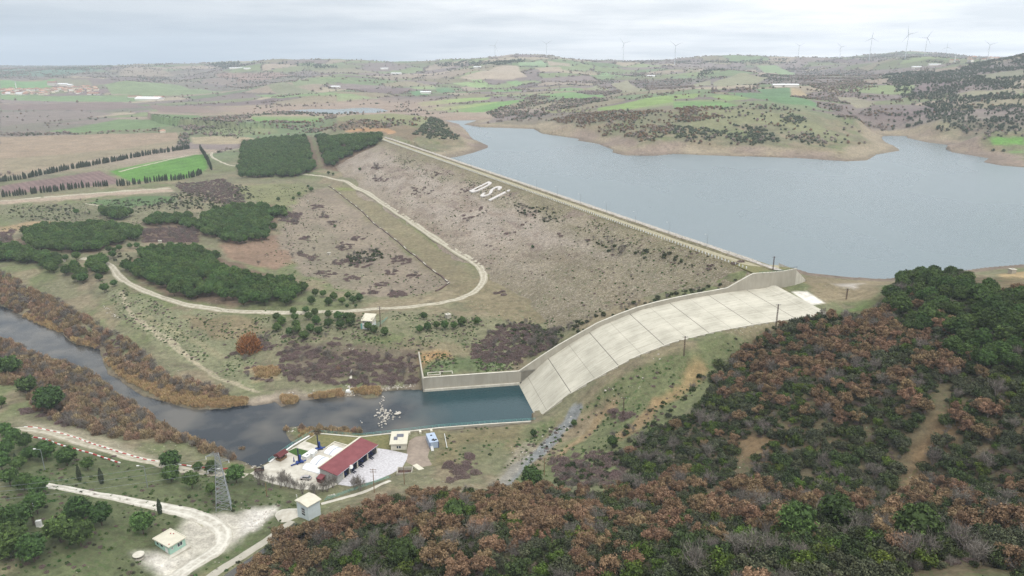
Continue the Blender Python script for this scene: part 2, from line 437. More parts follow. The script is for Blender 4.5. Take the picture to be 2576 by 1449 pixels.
# far country: (column, row, distance)
FAR = [(-300, 215, 3000), (0, 205, 3300), (0, 185, 4200), (150, 195, 3600), (300, 182, 3600), (330, 195, 3000), (0, 172, 6500), (250, 170, 6500), (450, 168, 6000), (500, 180, 3900), (420, 205, 3000), (700, 220, 2500), (850, 235, 2150),
       (520, 168, 4700), (580, 154.5, 5000), (640, 156, 5000), (700, 161, 4800), (745, 158, 4700), (820, 162, 4600), (620, 172, 4000), (800, 180, 3500), (700, 200, 3000), (900, 205, 2800), (960, 240, 2150),
       (920, 163, 4800), (1050, 162, 4800), (1150, 160, 4700), (1250, 156, 4600), (1000, 180, 3700), (1100, 200, 3000), (1150, 230, 2300), (1200, 250, 1950), (1060, 258, 1900), (1280, 222, 2500),
       (1300, 153, 4300), (1390, 150.5, 4300), (1480, 152, 4400), (1350, 165, 3700), (1280, 190, 3000), (1420, 180, 3200), (1400, 205, 2500), (1330, 255, 1800), (1420, 240, 1800), (1500, 205, 2500), (1500, 235, 1900),
       (1600, 151, 4600), (1700, 151, 4800), (1850, 152, 4800), (2000, 151, 5000), (1600, 175, 3300), (1600, 215, 2200), (1600, 245, 1600), (1750, 190, 2600), (1750, 220, 1900), (1800, 245, 1500), (1900, 180, 2800), (1950, 215, 1900), (2000, 245, 1500), (2100, 190, 2400), (2150, 225, 1800),
       (2100, 262, 1500), (2180, 300, 1300), (2050, 165, 3800), (2150, 150, 4800), (2170, 145, 5600), (2210, 139, 5600), (2255, 136, 5800), (2285, 129, 6000), (2305, 127, 6000), (2330, 133, 6000), (2345, 136, 5900), (2375, 134, 6000), (2400, 137, 6000), (2440, 143, 6000), (2500, 147, 6200), (2250, 165, 4200), (2350, 165, 3700), (2450, 157, 3900), (2250, 200, 2400), (2330, 185, 2900),
       (2230, 250, 1700), (2260, 290, 1450), (2350, 300, 1330), (2400, 330, 1180), (2480, 330, 1180), (2576, 330, 1180), (2400, 250, 1650), (2480, 250, 1600), (2576, 250, 1550), (2400, 200, 2150), (2480, 180, 2300), (2576, 185, 2000), (2480, 155, 2700), (2530, 145, 2600), (2576, 137, 2500), (2700, 110, 2500), (2900, 120, 2600), (2800, 250, 1600),
       (-700, 240, 2500), (3200, 300, 1500), (3200, 150, 2600)]
for q in FAR: cr(*q)
for px in range(-600, 3300, 300):      # the land falls away behind the skyline
    for R, z in ((8500, 90), (12500, 40)):
        r = ray(px, 500); t = R / math.hypot(r[0], r[1]); cw(r[0] * t, r[1] * t, z)
for px in (1000, 1500, 2000, 2576):    # hollow behind the near skyline hills
    p = unr(px, 160, 6800); cw(p[0], p[1], 90)
for q in [(0, 25, 66), (-60, 40, 40), (70, 40, 80), (-130, 60, 18), (-40, 90, 22), (0, 110, 45), (60, 80, 70), (140, 60, 84), (220, 80, 80), (-220, 90, 20), (-250, 250, 8), (-330, 200, 14), (280, 200, 66), (330, 330, 62)]:
    cw(*q)
CP = np.array(CP)

def warp(x, y):
    return np.arctan2(x, y), np.log(np.hypot(x, y))
def solve_rbf(P):
    u, v = warp(P[:, 0], P[:, 1]); z = P[:, 2]
    n = len(P); d = np.hypot(u[:, None] - u[None], v[:, None] - v[None])
    K = np.sqrt(d * d + 0.015 ** 2)
    K[np.diag_indices(n)] -= 0.004
    Q = np.stack([np.ones(n), u, v], 1)
    M = np.zeros((n + 3, n + 3)); M[:n, :n] = K; M[:n, n:] = Q; M[n:, :n] = Q.T
    w = np.linalg.solve(M, np.concatenate([z, np.zeros(3)]))
    return u, v, w
_u, _v, _w = solve_rbf(CP)
AZ0, AZ1, NA = math.radians(-78), math.radians(78), 470
LR0, LR1, NR = math.log(24.0), math.log(16000.0), 420
ca = np.linspace(AZ0, AZ1, NA); cl = np.linspace(LR0, LR1, NR)
ZC = np.zeros((NR, NA))
for i in range(NR):
    d2 = (cl[i] - _v[None]) ** 2 + (ca[:, None] - _u[None]) ** 2
    ZC[i] = np.sqrt(d2 + 0.015 ** 2) @ _w[:-3] + _w[-3] + _w[-2] * ca + _w[-1] * cl[i]
def cubic(az, lr):
    fa = np.clip((az - AZ0) / (AZ1 - AZ0) * (NA - 1), 1, NA - 2.001); fr = np.clip((lr - LR0) / (LR1 - LR0) * (NR - 1), 1, NR - 2.001)
    ia = fa.astype(int); ir = fr.astype(int); ta = fa - ia; tr = fr - ir
    def wts(t): return (-.5 * t ** 3 + t * t - .5 * t, 1.5 * t ** 3 - 2.5 * t * t + 1, -1.5 * t ** 3 + 2 * t * t + .5 * t, .5 * t ** 3 - .5 * t * t)
    wa, wr = wts(ta), wts(tr); s = 0
    for j in range(4):
        rowv = 0
        for k in range(4): rowv = rowv + wa[k] * ZC[ir + j - 1, ia + k - 1]
        s = s + wr[j] * rowv
    return s

# final polar grid: fine where the photograph looks, coarse beyond
fine = np.radians(0.06)
az = np.concatenate([np.linspace(AZ0, math.radians(-38), 70, endpoint=False), np.arange(math.radians(-38), math.radians(38), fine), np.linspace(math.radians(38), AZ1, 70)])
lr = np.linspace(math.log(26.0), math.log(9000.0), 1060)
GA, GL = np.meshgrid(az, lr)
GR = np.exp(GL); X = GR * np.sin(GA); Y = GR * np.cos(GA)
Z = cubic(GA, GL)
dam_t = (X - DA[0]) * DD[0] + (Y - DA[1]) * DD[1]; dam_o = (X - DA[0]) * DN[0] + (Y - DA[1]) * DN[1]
_azk = math.atan2(*un(850, 300, 40)[:2])
upst = ((dam_o < -4) | (dam_t < -10)) & (GA > _azk)
# rolling relief far off and small bumps everywhere
RELIEF = fbm(X / 560, Y / 560, 3, 4, .42)
Z += (RELIEF - 0.5) * 120 * sst(47, 85, Z) * sst(1500, 3200, GR) * (1 - 0.8 * sst(3600, 5600, GR))
Z += (fbm(X / 150, Y / 150, 13, 3) - 0.5) * 12 * sst(44, 60, Z) * sst(900, 1500, GR)
bump = (fbm(X / 14, Y / 14, 23, 4) - 0.5) * 2.2
yd = np.full(X.shape, -999.0)
near = (GR < 700)
yd[near] = sdist(X[near], Y[near], YARD_W)
smx = (X - SA[0]) * SD[0] + (Y - SA[1]) * SD[1]; smw = (X - SA[0]) * SN[0] + (Y - SA[1]) * SN[1]
nearsp = sst(-12, -3, smw) * (1 - sst(50, 60, smw)) * sst(-60, -50, smx) * (1 - sst(SLEN + 10, SLEN + 25, smx))
Z += bump * (1 - sst(-14, 0, yd)) * (1 - nearsp * .85)
# reservoir basin
sub = GR > 330
dl = np.full(X.shape, -9999.0)
dl[sub] = sdist(X[sub], Y[sub], LAKE_W)
sub2 = (GR > 1200) & (GR < 3000) & (GA < 0)
dar = np.full(X.shape, -9999.0); dar[sub2] = sdist(X[sub2], Y[sub2], ARM_W)
dl = np.maximum(dl, dar)
outd = np.clip(-dl, 0, 1e5)
Zu = np.maximum(Z, WL + np.minimum(outd * 0.10, 5.0))
Zu = WL + (Zu - WL) * (0.25 + 0.75 * sst(0, 45, outd))
shore = ((upst & (GR > 330) & (smw < 48)) | (upst & (smx > SLEN) & (GR > 330)) | (dar > -400)) & (dam_t > -60)
shore = shore | (dar > -300)
Z = np.where(dl > 0, WL - np.minimum(dl * 0.22, 16), np.where(shore & (outd < 400), Zu, Z))
Z = np.where((dl <= 0) & upst & (GR > 1150) & (GR < 1900), np.maximum(Z, WL + 0.8), Z)
# under the embankment
ind = (dam_o > -34) & (dam_o < 78) & (dam_t > 30) & (dam_t < DLEN - 30)
Z = np.where(ind, np.minimum(Z, CREST - np.maximum(np.abs(dam_o), 5) / DSL - 2.2 * (1 - sst(60, 78, dam_o))), Z)
# river
subr = GR < 900
dr = np.full(X.shape, -999.0); dr[subr] = sdist(X[subr] + (vnoise(X[subr] / 9, Y[subr] / 9, 5) - .5) * 3, Y[subr] + (vnoise(X[subr] / 9, Y[subr] / 9, 6) - .5) * 3, RIVER_W)
outr = np.clip(-dr, 0, 1e5)
pool = (X > un(1060, 1000, 0)[0])
Zr = np.maximum(Z, 0.5 + np.minimum(outr * .25, 1.0))
Zr = RL + (Zr - RL) * np.where(pool, 1.0, sst(-1.5, 9, outr))
Z = np.where(subr & (dr > 0), -np.minimum(dr * 0.28, 2.2), np.where(subr & (outr < 80), Zr, Z))
# yard platform
Z = Z + (4.0 - Z) * sst(-5, 0.5, yd) * np.where(dr > 0, 0, 1)
# spillway bed kept below the concrete, banks meet its right edge
wsp = swid(smx)
inside = (smw > -1.5) & (smw < wsp + .3) & (smx > -4) & (smx < SLEN + 3)
Z = np.where(inside, np.minimum(Z, sprof(smx) - 1.2), Z)
side = (smw >= wsp + .3) & (smw < wsp + 9) & (smx > 1) & (smx < SLEN + 3)
tgt = sprof(smx) + 0.25
Z = np.where(side, tgt + (Z - tgt) * sst(0, 9, smw - wsp), Z)
lft = (smw <= -1.5) & (smw > -8) & (smx > -48) & (smx < 112)
Z = np.where(lft & ~(dr > 0), np.minimum(Z, np.where(smx > 0, sprof(smx), 0) + swall(smx) - 0.35), Z)
_p0 = un(1068, 984, 0)[:2]; _pd = SA[:2] - _p0; _pd = _pd / np.hypot(*_pd)
wu = (X - _p0[0]) * _pd[0] + (Y - _p0[1]) * _pd[1]; wo = -(X - _p0[0]) * _pd[1] + (Y - _p0[1]) * _pd[0]
PL_ = float(np.hypot(*(SA[:2] - _p0)))
Z = np.where((wu > -1) & (wu < PL_ + 2) & (wo > -12) & (wo < 1.3), np.minimum(Z, -1.6), Z)
Z = np.where((wu > 2) & (wu < PL_ + 1) & (wo >= 1.3) & (wo < 9), np.clip(Z, 6.4, 6.9), Z)
behind = (smw > -1) & (smx > SLEN + 2) & (smx < SLEN + 40) & (smw < 60)
Z = np.where(behind & (dl < 0), 41.0 + (Z - 41.0) * sst(18, 40, smx - SLEN), Z)

# ---- queries
def _gi(x, y):
    a = np.arctan2(x, y); l = np.log(np.maximum(np.hypot(x, y), 27))
    fa = np.interp(a, az, np.arange(len(az))); fr = np.clip((l - lr[0]) / (lr[1] - lr[0]), 0, len(lr) - 1.001)
    fa = np.clip(fa, 0, len(az) - 1.001)
    return fa, fr
def sample(A, x, y):
    x = np.asarray(x, float); y = np.asarray(y, float)
    fa, fr = _gi(x, y); ia = fa.astype(int); ir = fr.astype(int); ta = fa - ia; tr = fr - ir
    return (A[ir, ia] * (1 - ta) * (1 - tr) + A[ir, ia + 1] * ta * (1 - tr) + A[ir + 1, ia] * (1 - ta) * tr + A[ir + 1, ia + 1] * ta * tr)
def dam_z(x, y):
    t = (x - DA[0]) * DD[0] + (y - DA[1]) * DD[1]; o = (x - DA[0]) * DN[0] + (y - DA[1]) * DN[1]
    z = CREST - np.maximum(np.where(o > 0, o - 4.5, -o - 10), 0) / DSL
    return np.where((t > -25) & (t < DLEN + 14) & (o > -38) & (o < 100), z, -99)
def gz(x, y):
    """ground height, embankment included"""
    return np.maximum(sample(Z, x, y), dam_z(np.asarray(x, float), np.asarray(y, float)))
_rr = np.exp(np.linspace(math.log(60), math.log(9500), 2600))
def hit(px, py, up=0.0):
    """where the picture's ray meets the ground (raised by up)"""
    for _ in range(40):
        h_ = _hit(px, py, up)
        if h_ is not None: return h_
        py += 1.5
    return _hit(px, py, up, True)
def _hit(px, py, up=0.0, force=False):
    r = ray(px, py); hh = math.hypot(r[0], r[1]); T = _rr / hh
    x = r[0] * T; y = r[1] * T; zr_ = CAM_H + r[2] * T
    g = gz(x, y) + up
    k = np.argmax(zr_ <= g)
    if zr_[k] > g[k]:
        if not force: return None
        k = len(_rr) - 1
    k = max(k, 1)
    a = zr_[k - 1] - g[k - 1]; b = zr_[k] - g[k]; f = a / (a - b + 1e-9)
    R = _rr[k - 1] + (_rr[k] - _rr[k - 1]) * f; t = R / hh
    x, y = r[0] * t, r[1] * t
    return np.array([x, y, float(gz(x, y))])
def hitpoly(P): return [hit(*p)[:2] for p in P]

# ------------------------------------------------------------------ ground cover colours (the ground's own colour, per vertex)
C0 = np.zeros(X.shape + (3,), np.float32)
FLK = np.full(X.shape, 0.35, np.float32)      # how many green tufts grow
def paint(mask, rgb):
    m = mask[..., None] if mask.dtype != bool else mask[..., None].astype(np.float32)
    C0[:] = C0 * (1 - m) + np.array(alb(*rgb), np.float32) * m
na = fbm(X / 60, Y / 60, 41, 4); nb = fbm(X / 22, Y / 22, 47, 4); nc = fbm(X / 7, Y / 7, 53, 3)
paint(np.ones(X.shape), (116, 113, 88))
paint(sst(.45, .62, na) * .8, (104, 111, 74))
paint(sst(.52, .66, nb) * .7, (136, 122, 100))
paint(sst(.6, .72, nc) * .5, (100, 92, 76))
# far country: field patchwork on warped cells
farm = sst(1150, 1500, GR) * np.where(upst | (dam_t < 0) | (GA < -0.2), 1, 0)
farm = np.maximum(farm, sst(1000, 1200, GR) * (GA < -0.25))
wx = X + (fbm(X / 300, Y / 300, 61, 3) - .5) * 300; wy = Y + (fbm(X / 300, Y / 300, 67, 3) - .5) * 300
ang = fbm(X / 1400, Y / 1400, 71, 2) * 3.0
h1, h2, db = voro((wx * .92 + wy * .38) / 190, (wy * .92 - wx * .38) / 105, 3)
cell = np.zeros(X.shape + (3,), np.float32)
PAL = [((122, 110, 105), .30), ((128, 120, 98), .46), ((112, 116, 86), .60), ((146, 132, 116), .70), ((108, 122, 88), .82), ((122, 132, 94), .88), ((150, 138, 118), .94), ((112, 98, 96), 1.01)]
lo = 0
for rgb, hi in PAL:
    m = (h1 >= lo) & (h1 < hi); cell[m] = alb(*rgb); lo = hi
cell *= (0.86 + 0.28 * h2[..., None])
fm = farm[..., None]
C0[:] = C0 * (1 - fm) + cell * fm
wild = (1 - sst(.40, .46, RELIEF)) * farm * np.where(GA < math.radians(-3), .8, 1)      # scrub between the fields
paint(wild * .85, (112, 102, 98))
hedge = (1 - sst(0.02, 0.06, db)) * farm
paint(hedge * .8, (88, 84, 80))
FLK[:] = np.where(farm > .5, 0.12, FLK)

def field(poly, rgb, vary=0.12, fl=0.05, soft=3.0, wob=0.0, conv=None, wgt=1.0, rows=None):
    P = [conv(*p) if conv else p for p in poly]
    W = hitpoly(P)
    a = np.array(W); lo_ = a.min(0) - soft - 15; hi_ = a.max(0) + soft + 15
    m = (X > lo_[0]) & (X < hi_[0]) & (Y > lo_[1]) & (Y < hi_[1])
    if not m.any(): return W
    x = X[m]; y = Y[m]
    if wob: x = x + (fbm(x / (wob * 4), y / (wob * 4), 81, 3) - .5) * wob * 3; y = y + (fbm(x / (wob * 4), y / (wob * 4), 83, 3) - .5) * wob * 3
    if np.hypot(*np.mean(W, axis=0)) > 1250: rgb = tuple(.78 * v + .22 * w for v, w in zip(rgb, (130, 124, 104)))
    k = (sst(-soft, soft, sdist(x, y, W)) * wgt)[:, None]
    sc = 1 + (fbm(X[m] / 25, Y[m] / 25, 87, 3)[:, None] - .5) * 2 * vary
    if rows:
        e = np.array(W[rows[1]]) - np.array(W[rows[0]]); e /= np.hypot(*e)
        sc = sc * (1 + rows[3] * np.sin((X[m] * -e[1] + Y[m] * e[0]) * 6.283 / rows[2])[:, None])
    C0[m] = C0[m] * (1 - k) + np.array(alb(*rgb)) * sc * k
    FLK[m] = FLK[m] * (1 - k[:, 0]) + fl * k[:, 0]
    return W
def streak(line, width, rgb, soft=2.0, wgt=1.0, conv=None, wob=1.0, fl=None):
    W = [hit(*(conv(*p) if conv else p))[:2] for p in line]
    a = np.array(W); q = width + soft + 8
    m = (X > a[:, 0].min() - q) & (X < a[:, 0].max() + q) & (Y > a[:, 1].min() - q) & (Y < a[:, 1].max() + q)
    x = X[m] + (fbm(X[m] / 8, Y[m] / 8, 91, 3) - .5) * wob * 4; y = Y[m] + (fbm(X[m] / 8, Y[m] / 8, 93, 3) - .5) * wob * 4
    k = ((1 - sst(width / 2, width / 2 + soft, pdist(x, y, W))) * wgt)[:, None]
    C0[m] = C0[m] * (1 - k) + np.array(alb(*rgb)) * k
    if fl is not None: FLK[m] = FLK[m] * (1 - k[:, 0]) + fl * k[:, 0]
    return W

# left plain
field([(-400, 352), (250, 337), (445, 333), (452, 345), (440, 370), (300, 390), (-400, 520)], (146, 126, 106), .14, rows=(0, 2, 17, .10))
field([(0, 400), (300, 375), (445, 352), (440, 370), (300, 390), (0, 440)], (128, 122, 96), .08, wgt=.6, soft=12)
GREENF = field([(275, 430), (400, 404), (520, 385), (522, 425), (480, 447), (330, 458)], (86, 126, 54), .26, 0, rows=(0, 2, 19, .07))
field([(0, 468), (250, 429), (300, 452), (290, 463), (0, 490)], (118, 98, 93), .10, rows=(1, 2, 6.5, .16))
field([(0, 262), (300, 256), (370, 268), (280, 276), (0, 276)], (116, 98, 96), rows=(0, 2, 40, .07))
field([(0, 282), (200, 278), (290, 286), (180, 300), (0, 318)], (120, 108, 104))
field([(375, 262), (500, 268), (560, 285), (400, 283)], (122, 102, 98))
field([(520, 266), (600, 272), (780, 288), (600, 286)], (122, 104, 100))
field([(110, 331), (180, 322), (300, 300), (500, 290), (508, 297), (430, 318), (200, 334)], (94, 120, 74), .18)
field([(505, 335), (560, 322), (620, 315), (690, 322), (705, 336), (600, 342)], (112, 122, 82), .12)
field([(480, 345), (560, 342), (640, 348), (615, 362), (485, 362)], (156, 142, 114), .08)
field([(630, 293), (840, 292), (800, 303), (640, 305)], (96, 138, 66), .08)
field([(0, 238), (230, 240), (420, 248), (330, 256), (0, 250)], (106, 134, 88), .2)
field([(250, 212), (450, 214), (560, 232), (430, 240), (280, 236)], (114, 132, 92), .12)
field([(0, 202), (140, 197), (130, 218), (0, 222)], (102, 142, 92), .1)
field([(140, 197), (220, 200), (235, 214), (140, 216)], (124, 122, 102), .1)
field([(0, 172), (260, 176), (160, 192), (0, 192)], (82, 112, 98), .1, soft=20)
for P, col in [([(305, 170), (380, 168), (440, 190), (300, 190)], (138, 124, 110)), ([(540, 188), (700, 182), (760, 192), (600, 206)], (136, 110, 102)), ([(700, 205), (800, 198), (850, 212), (740, 218)], (118, 132, 96)),
               ([(580, 215), (720, 208), (860, 230), (700, 236)], (120, 124, 98)), ([(640, 238), (760, 236), (880, 246), (700, 248)], (112, 138, 88))]:
    field(P, col, .1)
field([(0, 507), (100, 498), (300, 480), (420, 470), (440, 482), (300, 492), (0, 514)], (158, 142, 124), .12, 0, wob=2)
field([(215, 510), (330, 494), (450, 492), (430, 510), (300, 525)], (84, 104, 66), .2, .6, wob=3)
field([(0, 590), (60, 575), (160, 560), (80, 556), (0, 572)], (148, 128, 98), .1, .1, wob=2)
field([(0, 515), (200, 510), (350, 530), (200, 550), (0, 560)], (108, 108, 82), .2, .6, wob=4, wgt=.7)
field([(580, 470), (760, 460), (800, 500), (720, 520), (600, 500)], (118, 118, 84), .15, .5, wob=4)
# brown needle litter on the grove floors, hollow, berm
for P in ([(300, 662), (480, 610), (560, 650), (680, 690), (780, 724), (600, 770), (430, 745)], [(36, 602), (263, 556), (362, 585), (230, 640), (92, 628)], [(495, 560), (690, 515), (697, 566), (618, 612), (505, 592)],
          [(605, 350), (780, 340), (803, 423), (740, 444), (602, 440)], [(790, 340), (960, 338), (930, 420), (810, 425)], [(365, 560), (495, 545), (500, 610), (355, 612)]):
    field(P, (104, 88, 72), .2, .05, wob=3, soft=4)
field([(560, 605), (700, 590), (760, 640), (690, 680), (580, 650)], (128, 106, 88), .2, .25, wob=4)
field([(828, 470), (745, 500), (700, 600), (760, 690), (930, 745), (1060, 740), (1130, 712), (1000, 605)], (132, 120, 104), .2, .35, wob=4)
field([(745, 610), (800, 560), (900, 640), (960, 700), (880, 730), (800, 700)], (122, 114, 96), .2, .5, wob=4, wgt=.7)
field([(835, 470), (900, 470), (1090, 600), (1200, 690), (1150, 745), (1135, 712), (985, 592)], (124, 115, 90), .2, .4, wob=5, soft=7)
field([(845, 472), (895, 475), (890, 480), (850, 480)], (120, 124, 78), .1)
streak([(912, 470), (1020, 548), (1110, 612), (1225, 680), (1240, 700)], 4, (112, 114, 78), soft=6, fl=.8)
# between road and river
field([(260, 720), (420, 775), (620, 800), (640, 980), (560, 960), (420, 890), (300, 800)], (120, 120, 92), .15, .7, wob=4)
field([(440, 800), (600, 800), (680, 830), (620, 860), (520, 850)], (124, 108, 84), .2, .4, wob=4, wgt=.7)
field([(700, 800), (1400, 790), (1420, 840), (1040, 850), (720, 850)], (116, 114, 88), .15, .6, wob=4)
field([(700, 870), (1060, 880), (1050, 960), (740, 960)], (104, 92, 80), .2, .5, wob=4, wgt=.8)
field([(1060, 900), (1290, 890), (1290, 930), (1075, 945)], (98, 108, 74), .2, .7, wob=3)
field([(1058, 890), (1120, 884), (1135, 900), (1090, 905), (1060, 925)], (152, 124, 88), .15, .3, wob=2)
field([(620, 920), (690, 915), (700, 950), (640, 960)], (150, 134, 104), .15, .2, wob=3)
field([(590, 1010), (700, 985), (880, 985), (960, 975), (1055, 965), (1060, 985), (900, 1000), (700, 1030), (600, 1035)], (146, 134, 118), .2, .1, wob=2)
streak([(306, 735), (316, 760), (330, 790), (400, 850), (440, 880), (530, 940), (600, 968), (650, 985)], .8, (160, 150, 126), soft=1.6)
streak([(345, 800), (420, 848), (455, 885), (540, 945)], 0.8, (160, 150, 126), soft=1.2, wgt=.8)
streak([(350, 790), (480, 850), (560, 900)], 1, (140, 132, 104), soft=3, wgt=.6)
streak([(1055, 762), (1090, 745), (1130, 735), (1190, 715)], 1.2, (140, 128, 104), soft=2, wgt=.7)
# riprap margins and the dam's own toe
field([(1130, 715), (1230, 690), (1400, 800), (1300, 820), (1180, 770)], (122, 112, 88), .18, .6, wob=4)
# pump yard surroundings and slope right of the pool
field([(1110, 1085), (1340, 1062), (1300, 1130), (1150, 1180), (1085, 1170)], (118, 110, 82), .15, .5, wob=3)
field([(1150, 1120), (1290, 1100), (1300, 1180), (1180, 1200)], (110, 112, 84), .12, .6, wob=3, wgt=.7)
field([(1345, 1060), (1480, 1010), (1800, 870), (1900, 850), (1820, 960), (1700, 1060), (1580, 1170), (1440, 1220), (1260, 1220), (1290, 1160)], (104, 108, 76), .15, .8, wob=4)
field([(1400, 1060), (1500, 1010), (1560, 1000), (1420, 1120), (1330, 1190), (1290, 1190)], (124, 112, 90), .2, .4, wob=3)
streak([(1450, 1030), (1425, 1065), (1395, 1100), (1340, 1150), (1295, 1185), (1262, 1215)], 4.2, (124, 126, 124), soft=1.5, fl=.05)
streak([(1650, 1010), (1625, 1050), (1590, 1080), (1560, 1095)], 3.0, (140, 120, 90), soft=3, fl=.1)
streak([(1545, 1020), (1500, 1060), (1455, 1110), (1400, 1150)], 1.4, (138, 120, 92), soft=2, fl=.1)
streak([(1760, 920), (1700, 990), (1660, 1010)], 3, (142, 120, 86), soft=4, fl=.2, wgt=.8)
streak([(1250, 1215), (1290, 1180), (1330, 1120)], 3, (140, 132, 116), soft=3, fl=.1, wgt=.6)
# shore beside the spillway
field([(2020, 695), (2230, 710), (2200, 750), (2100, 760), (2050, 745)], (128, 116, 92), .15, .3, wob=3)
field([(2100, 716), (2170, 712), (2150, 725)], (170, 162, 150), .1, .0, wob=2)
field([(1990, 733), (2030, 733), (2075, 762), (2040, 768)], (214, 208, 196), .05, 0, soft=1.0)
field([(1960, 835), (2150, 770), (2230, 745), (2200, 790), (2100, 850)], (92, 112, 62), .15, .9, wob=4)
field([(2490, 690), (2600, 685), (2640, 712), (2520, 722)], (156, 136, 100), .1, .1, wob=2)
# wooded hills: leaf litter, with bare clearings
field([(1900, 860), (2230, 740), (3500, 700), (3500, 1600), (560, 1600), (720, 1340), (830, 1295), (1050, 1235), (1550, 1240), (1620, 1120), (1800, 1000)], (92, 82, 62), .2, .8, wob=4, wgt=.85)
for P in ([(1880, 1090), (1960, 1080), (1990, 1120), (1940, 1170), (1900, 1180), (1870, 1140)], [(2290, 1150), (2340, 1080), (2400, 1030), (2450, 980), (2470, 1010), (2400, 1100), (2350, 1180), (2270, 1230)],
          [(2040, 1130), (2100, 1120), (2080, 1160)], [(2430, 800), (2480, 780), (2470, 830)]):
    field(P, (120, 100, 74), .2, .3, wob=3)
field([(2330, 1480), (2576, 1440), (2576, 1500)], (98, 108, 72), .2, .8, wob=3)
# lower left
field([(0, 1080), (0, 1500), (500, 1449), (700, 1330), (780, 1270), (640, 1200), (380, 1150), (200, 1110)], (92, 98, 68), .2, .8, wob=4)
field([(60, 1060), (200, 1080), (420, 1160), (300, 1150), (60, 1090)], (150, 142, 120), .15, .1, wob=2)
field([(460, 1300), (560, 1290), (690, 1280), (690, 1300), (610, 1360), (520, 1400), (450, 1449), (400, 1449)], (182, 176, 162), .1, .05, wob=2)
field([(600, 1320), (640, 1290), (690, 1275), (690, 1295), (650, 1330), (620, 1345)], (206, 200, 190), .25, .1, wob=2)
field([(345, 1390), (400, 1385), (440, 1410), (420, 1449), (370, 1430)], (198, 192, 180), .1, .05, wob=1)
# right country, seen across the water
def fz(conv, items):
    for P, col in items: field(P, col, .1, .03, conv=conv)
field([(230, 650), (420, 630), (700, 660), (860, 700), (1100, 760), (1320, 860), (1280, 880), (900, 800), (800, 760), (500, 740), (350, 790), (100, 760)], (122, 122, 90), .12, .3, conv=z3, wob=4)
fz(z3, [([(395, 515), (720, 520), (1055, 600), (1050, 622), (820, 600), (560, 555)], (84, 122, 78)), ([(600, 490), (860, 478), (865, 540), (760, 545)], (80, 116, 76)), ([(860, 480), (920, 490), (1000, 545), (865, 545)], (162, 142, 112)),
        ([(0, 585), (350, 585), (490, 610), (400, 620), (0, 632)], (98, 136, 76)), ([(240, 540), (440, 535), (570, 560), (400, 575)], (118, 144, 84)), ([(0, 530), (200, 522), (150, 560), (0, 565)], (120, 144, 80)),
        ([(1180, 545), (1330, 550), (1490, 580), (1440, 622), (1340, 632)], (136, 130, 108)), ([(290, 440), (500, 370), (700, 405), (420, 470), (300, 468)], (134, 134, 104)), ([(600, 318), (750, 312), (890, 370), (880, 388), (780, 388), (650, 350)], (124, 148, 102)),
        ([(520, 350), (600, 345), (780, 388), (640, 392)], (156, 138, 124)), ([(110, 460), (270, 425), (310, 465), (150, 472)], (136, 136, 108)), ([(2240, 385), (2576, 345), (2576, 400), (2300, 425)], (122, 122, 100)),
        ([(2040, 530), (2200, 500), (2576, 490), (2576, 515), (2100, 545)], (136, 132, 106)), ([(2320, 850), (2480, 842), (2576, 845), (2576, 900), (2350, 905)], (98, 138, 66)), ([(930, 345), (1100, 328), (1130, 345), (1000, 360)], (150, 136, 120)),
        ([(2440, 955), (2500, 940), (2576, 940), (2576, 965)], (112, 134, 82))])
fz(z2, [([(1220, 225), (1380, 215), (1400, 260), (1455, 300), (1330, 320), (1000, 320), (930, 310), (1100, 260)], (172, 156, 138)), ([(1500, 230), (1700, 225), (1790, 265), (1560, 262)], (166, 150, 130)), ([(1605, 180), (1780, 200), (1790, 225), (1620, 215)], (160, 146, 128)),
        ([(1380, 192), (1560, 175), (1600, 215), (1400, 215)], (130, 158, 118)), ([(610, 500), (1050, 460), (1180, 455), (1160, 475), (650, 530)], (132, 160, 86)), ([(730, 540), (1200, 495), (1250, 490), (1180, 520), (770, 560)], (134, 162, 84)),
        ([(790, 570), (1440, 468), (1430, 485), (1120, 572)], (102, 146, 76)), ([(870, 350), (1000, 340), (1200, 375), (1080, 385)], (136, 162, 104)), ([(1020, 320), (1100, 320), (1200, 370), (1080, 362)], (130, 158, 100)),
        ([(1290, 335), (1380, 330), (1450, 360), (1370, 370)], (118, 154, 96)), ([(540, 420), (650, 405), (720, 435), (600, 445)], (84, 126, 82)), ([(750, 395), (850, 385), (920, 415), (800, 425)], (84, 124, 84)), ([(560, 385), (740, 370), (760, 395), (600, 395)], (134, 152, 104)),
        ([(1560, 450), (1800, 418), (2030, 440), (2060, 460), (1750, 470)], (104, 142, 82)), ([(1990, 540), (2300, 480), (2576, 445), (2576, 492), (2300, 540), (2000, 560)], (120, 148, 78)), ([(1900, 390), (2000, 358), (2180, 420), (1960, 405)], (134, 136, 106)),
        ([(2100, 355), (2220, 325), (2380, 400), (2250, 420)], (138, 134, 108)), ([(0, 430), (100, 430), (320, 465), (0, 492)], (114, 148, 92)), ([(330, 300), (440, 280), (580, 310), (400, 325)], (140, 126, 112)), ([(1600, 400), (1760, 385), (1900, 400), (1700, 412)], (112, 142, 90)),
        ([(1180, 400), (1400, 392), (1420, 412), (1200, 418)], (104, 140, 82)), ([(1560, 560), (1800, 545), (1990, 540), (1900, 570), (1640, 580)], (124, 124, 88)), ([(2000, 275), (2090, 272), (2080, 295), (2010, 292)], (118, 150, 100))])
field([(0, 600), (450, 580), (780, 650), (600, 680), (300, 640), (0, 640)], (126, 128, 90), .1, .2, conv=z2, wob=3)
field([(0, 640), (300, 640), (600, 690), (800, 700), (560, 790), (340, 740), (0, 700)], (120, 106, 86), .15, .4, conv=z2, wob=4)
streak([(100, 715), (200, 700), (320, 705), (420, 730)], 8, (164, 130, 96), conv=z2, soft=5)
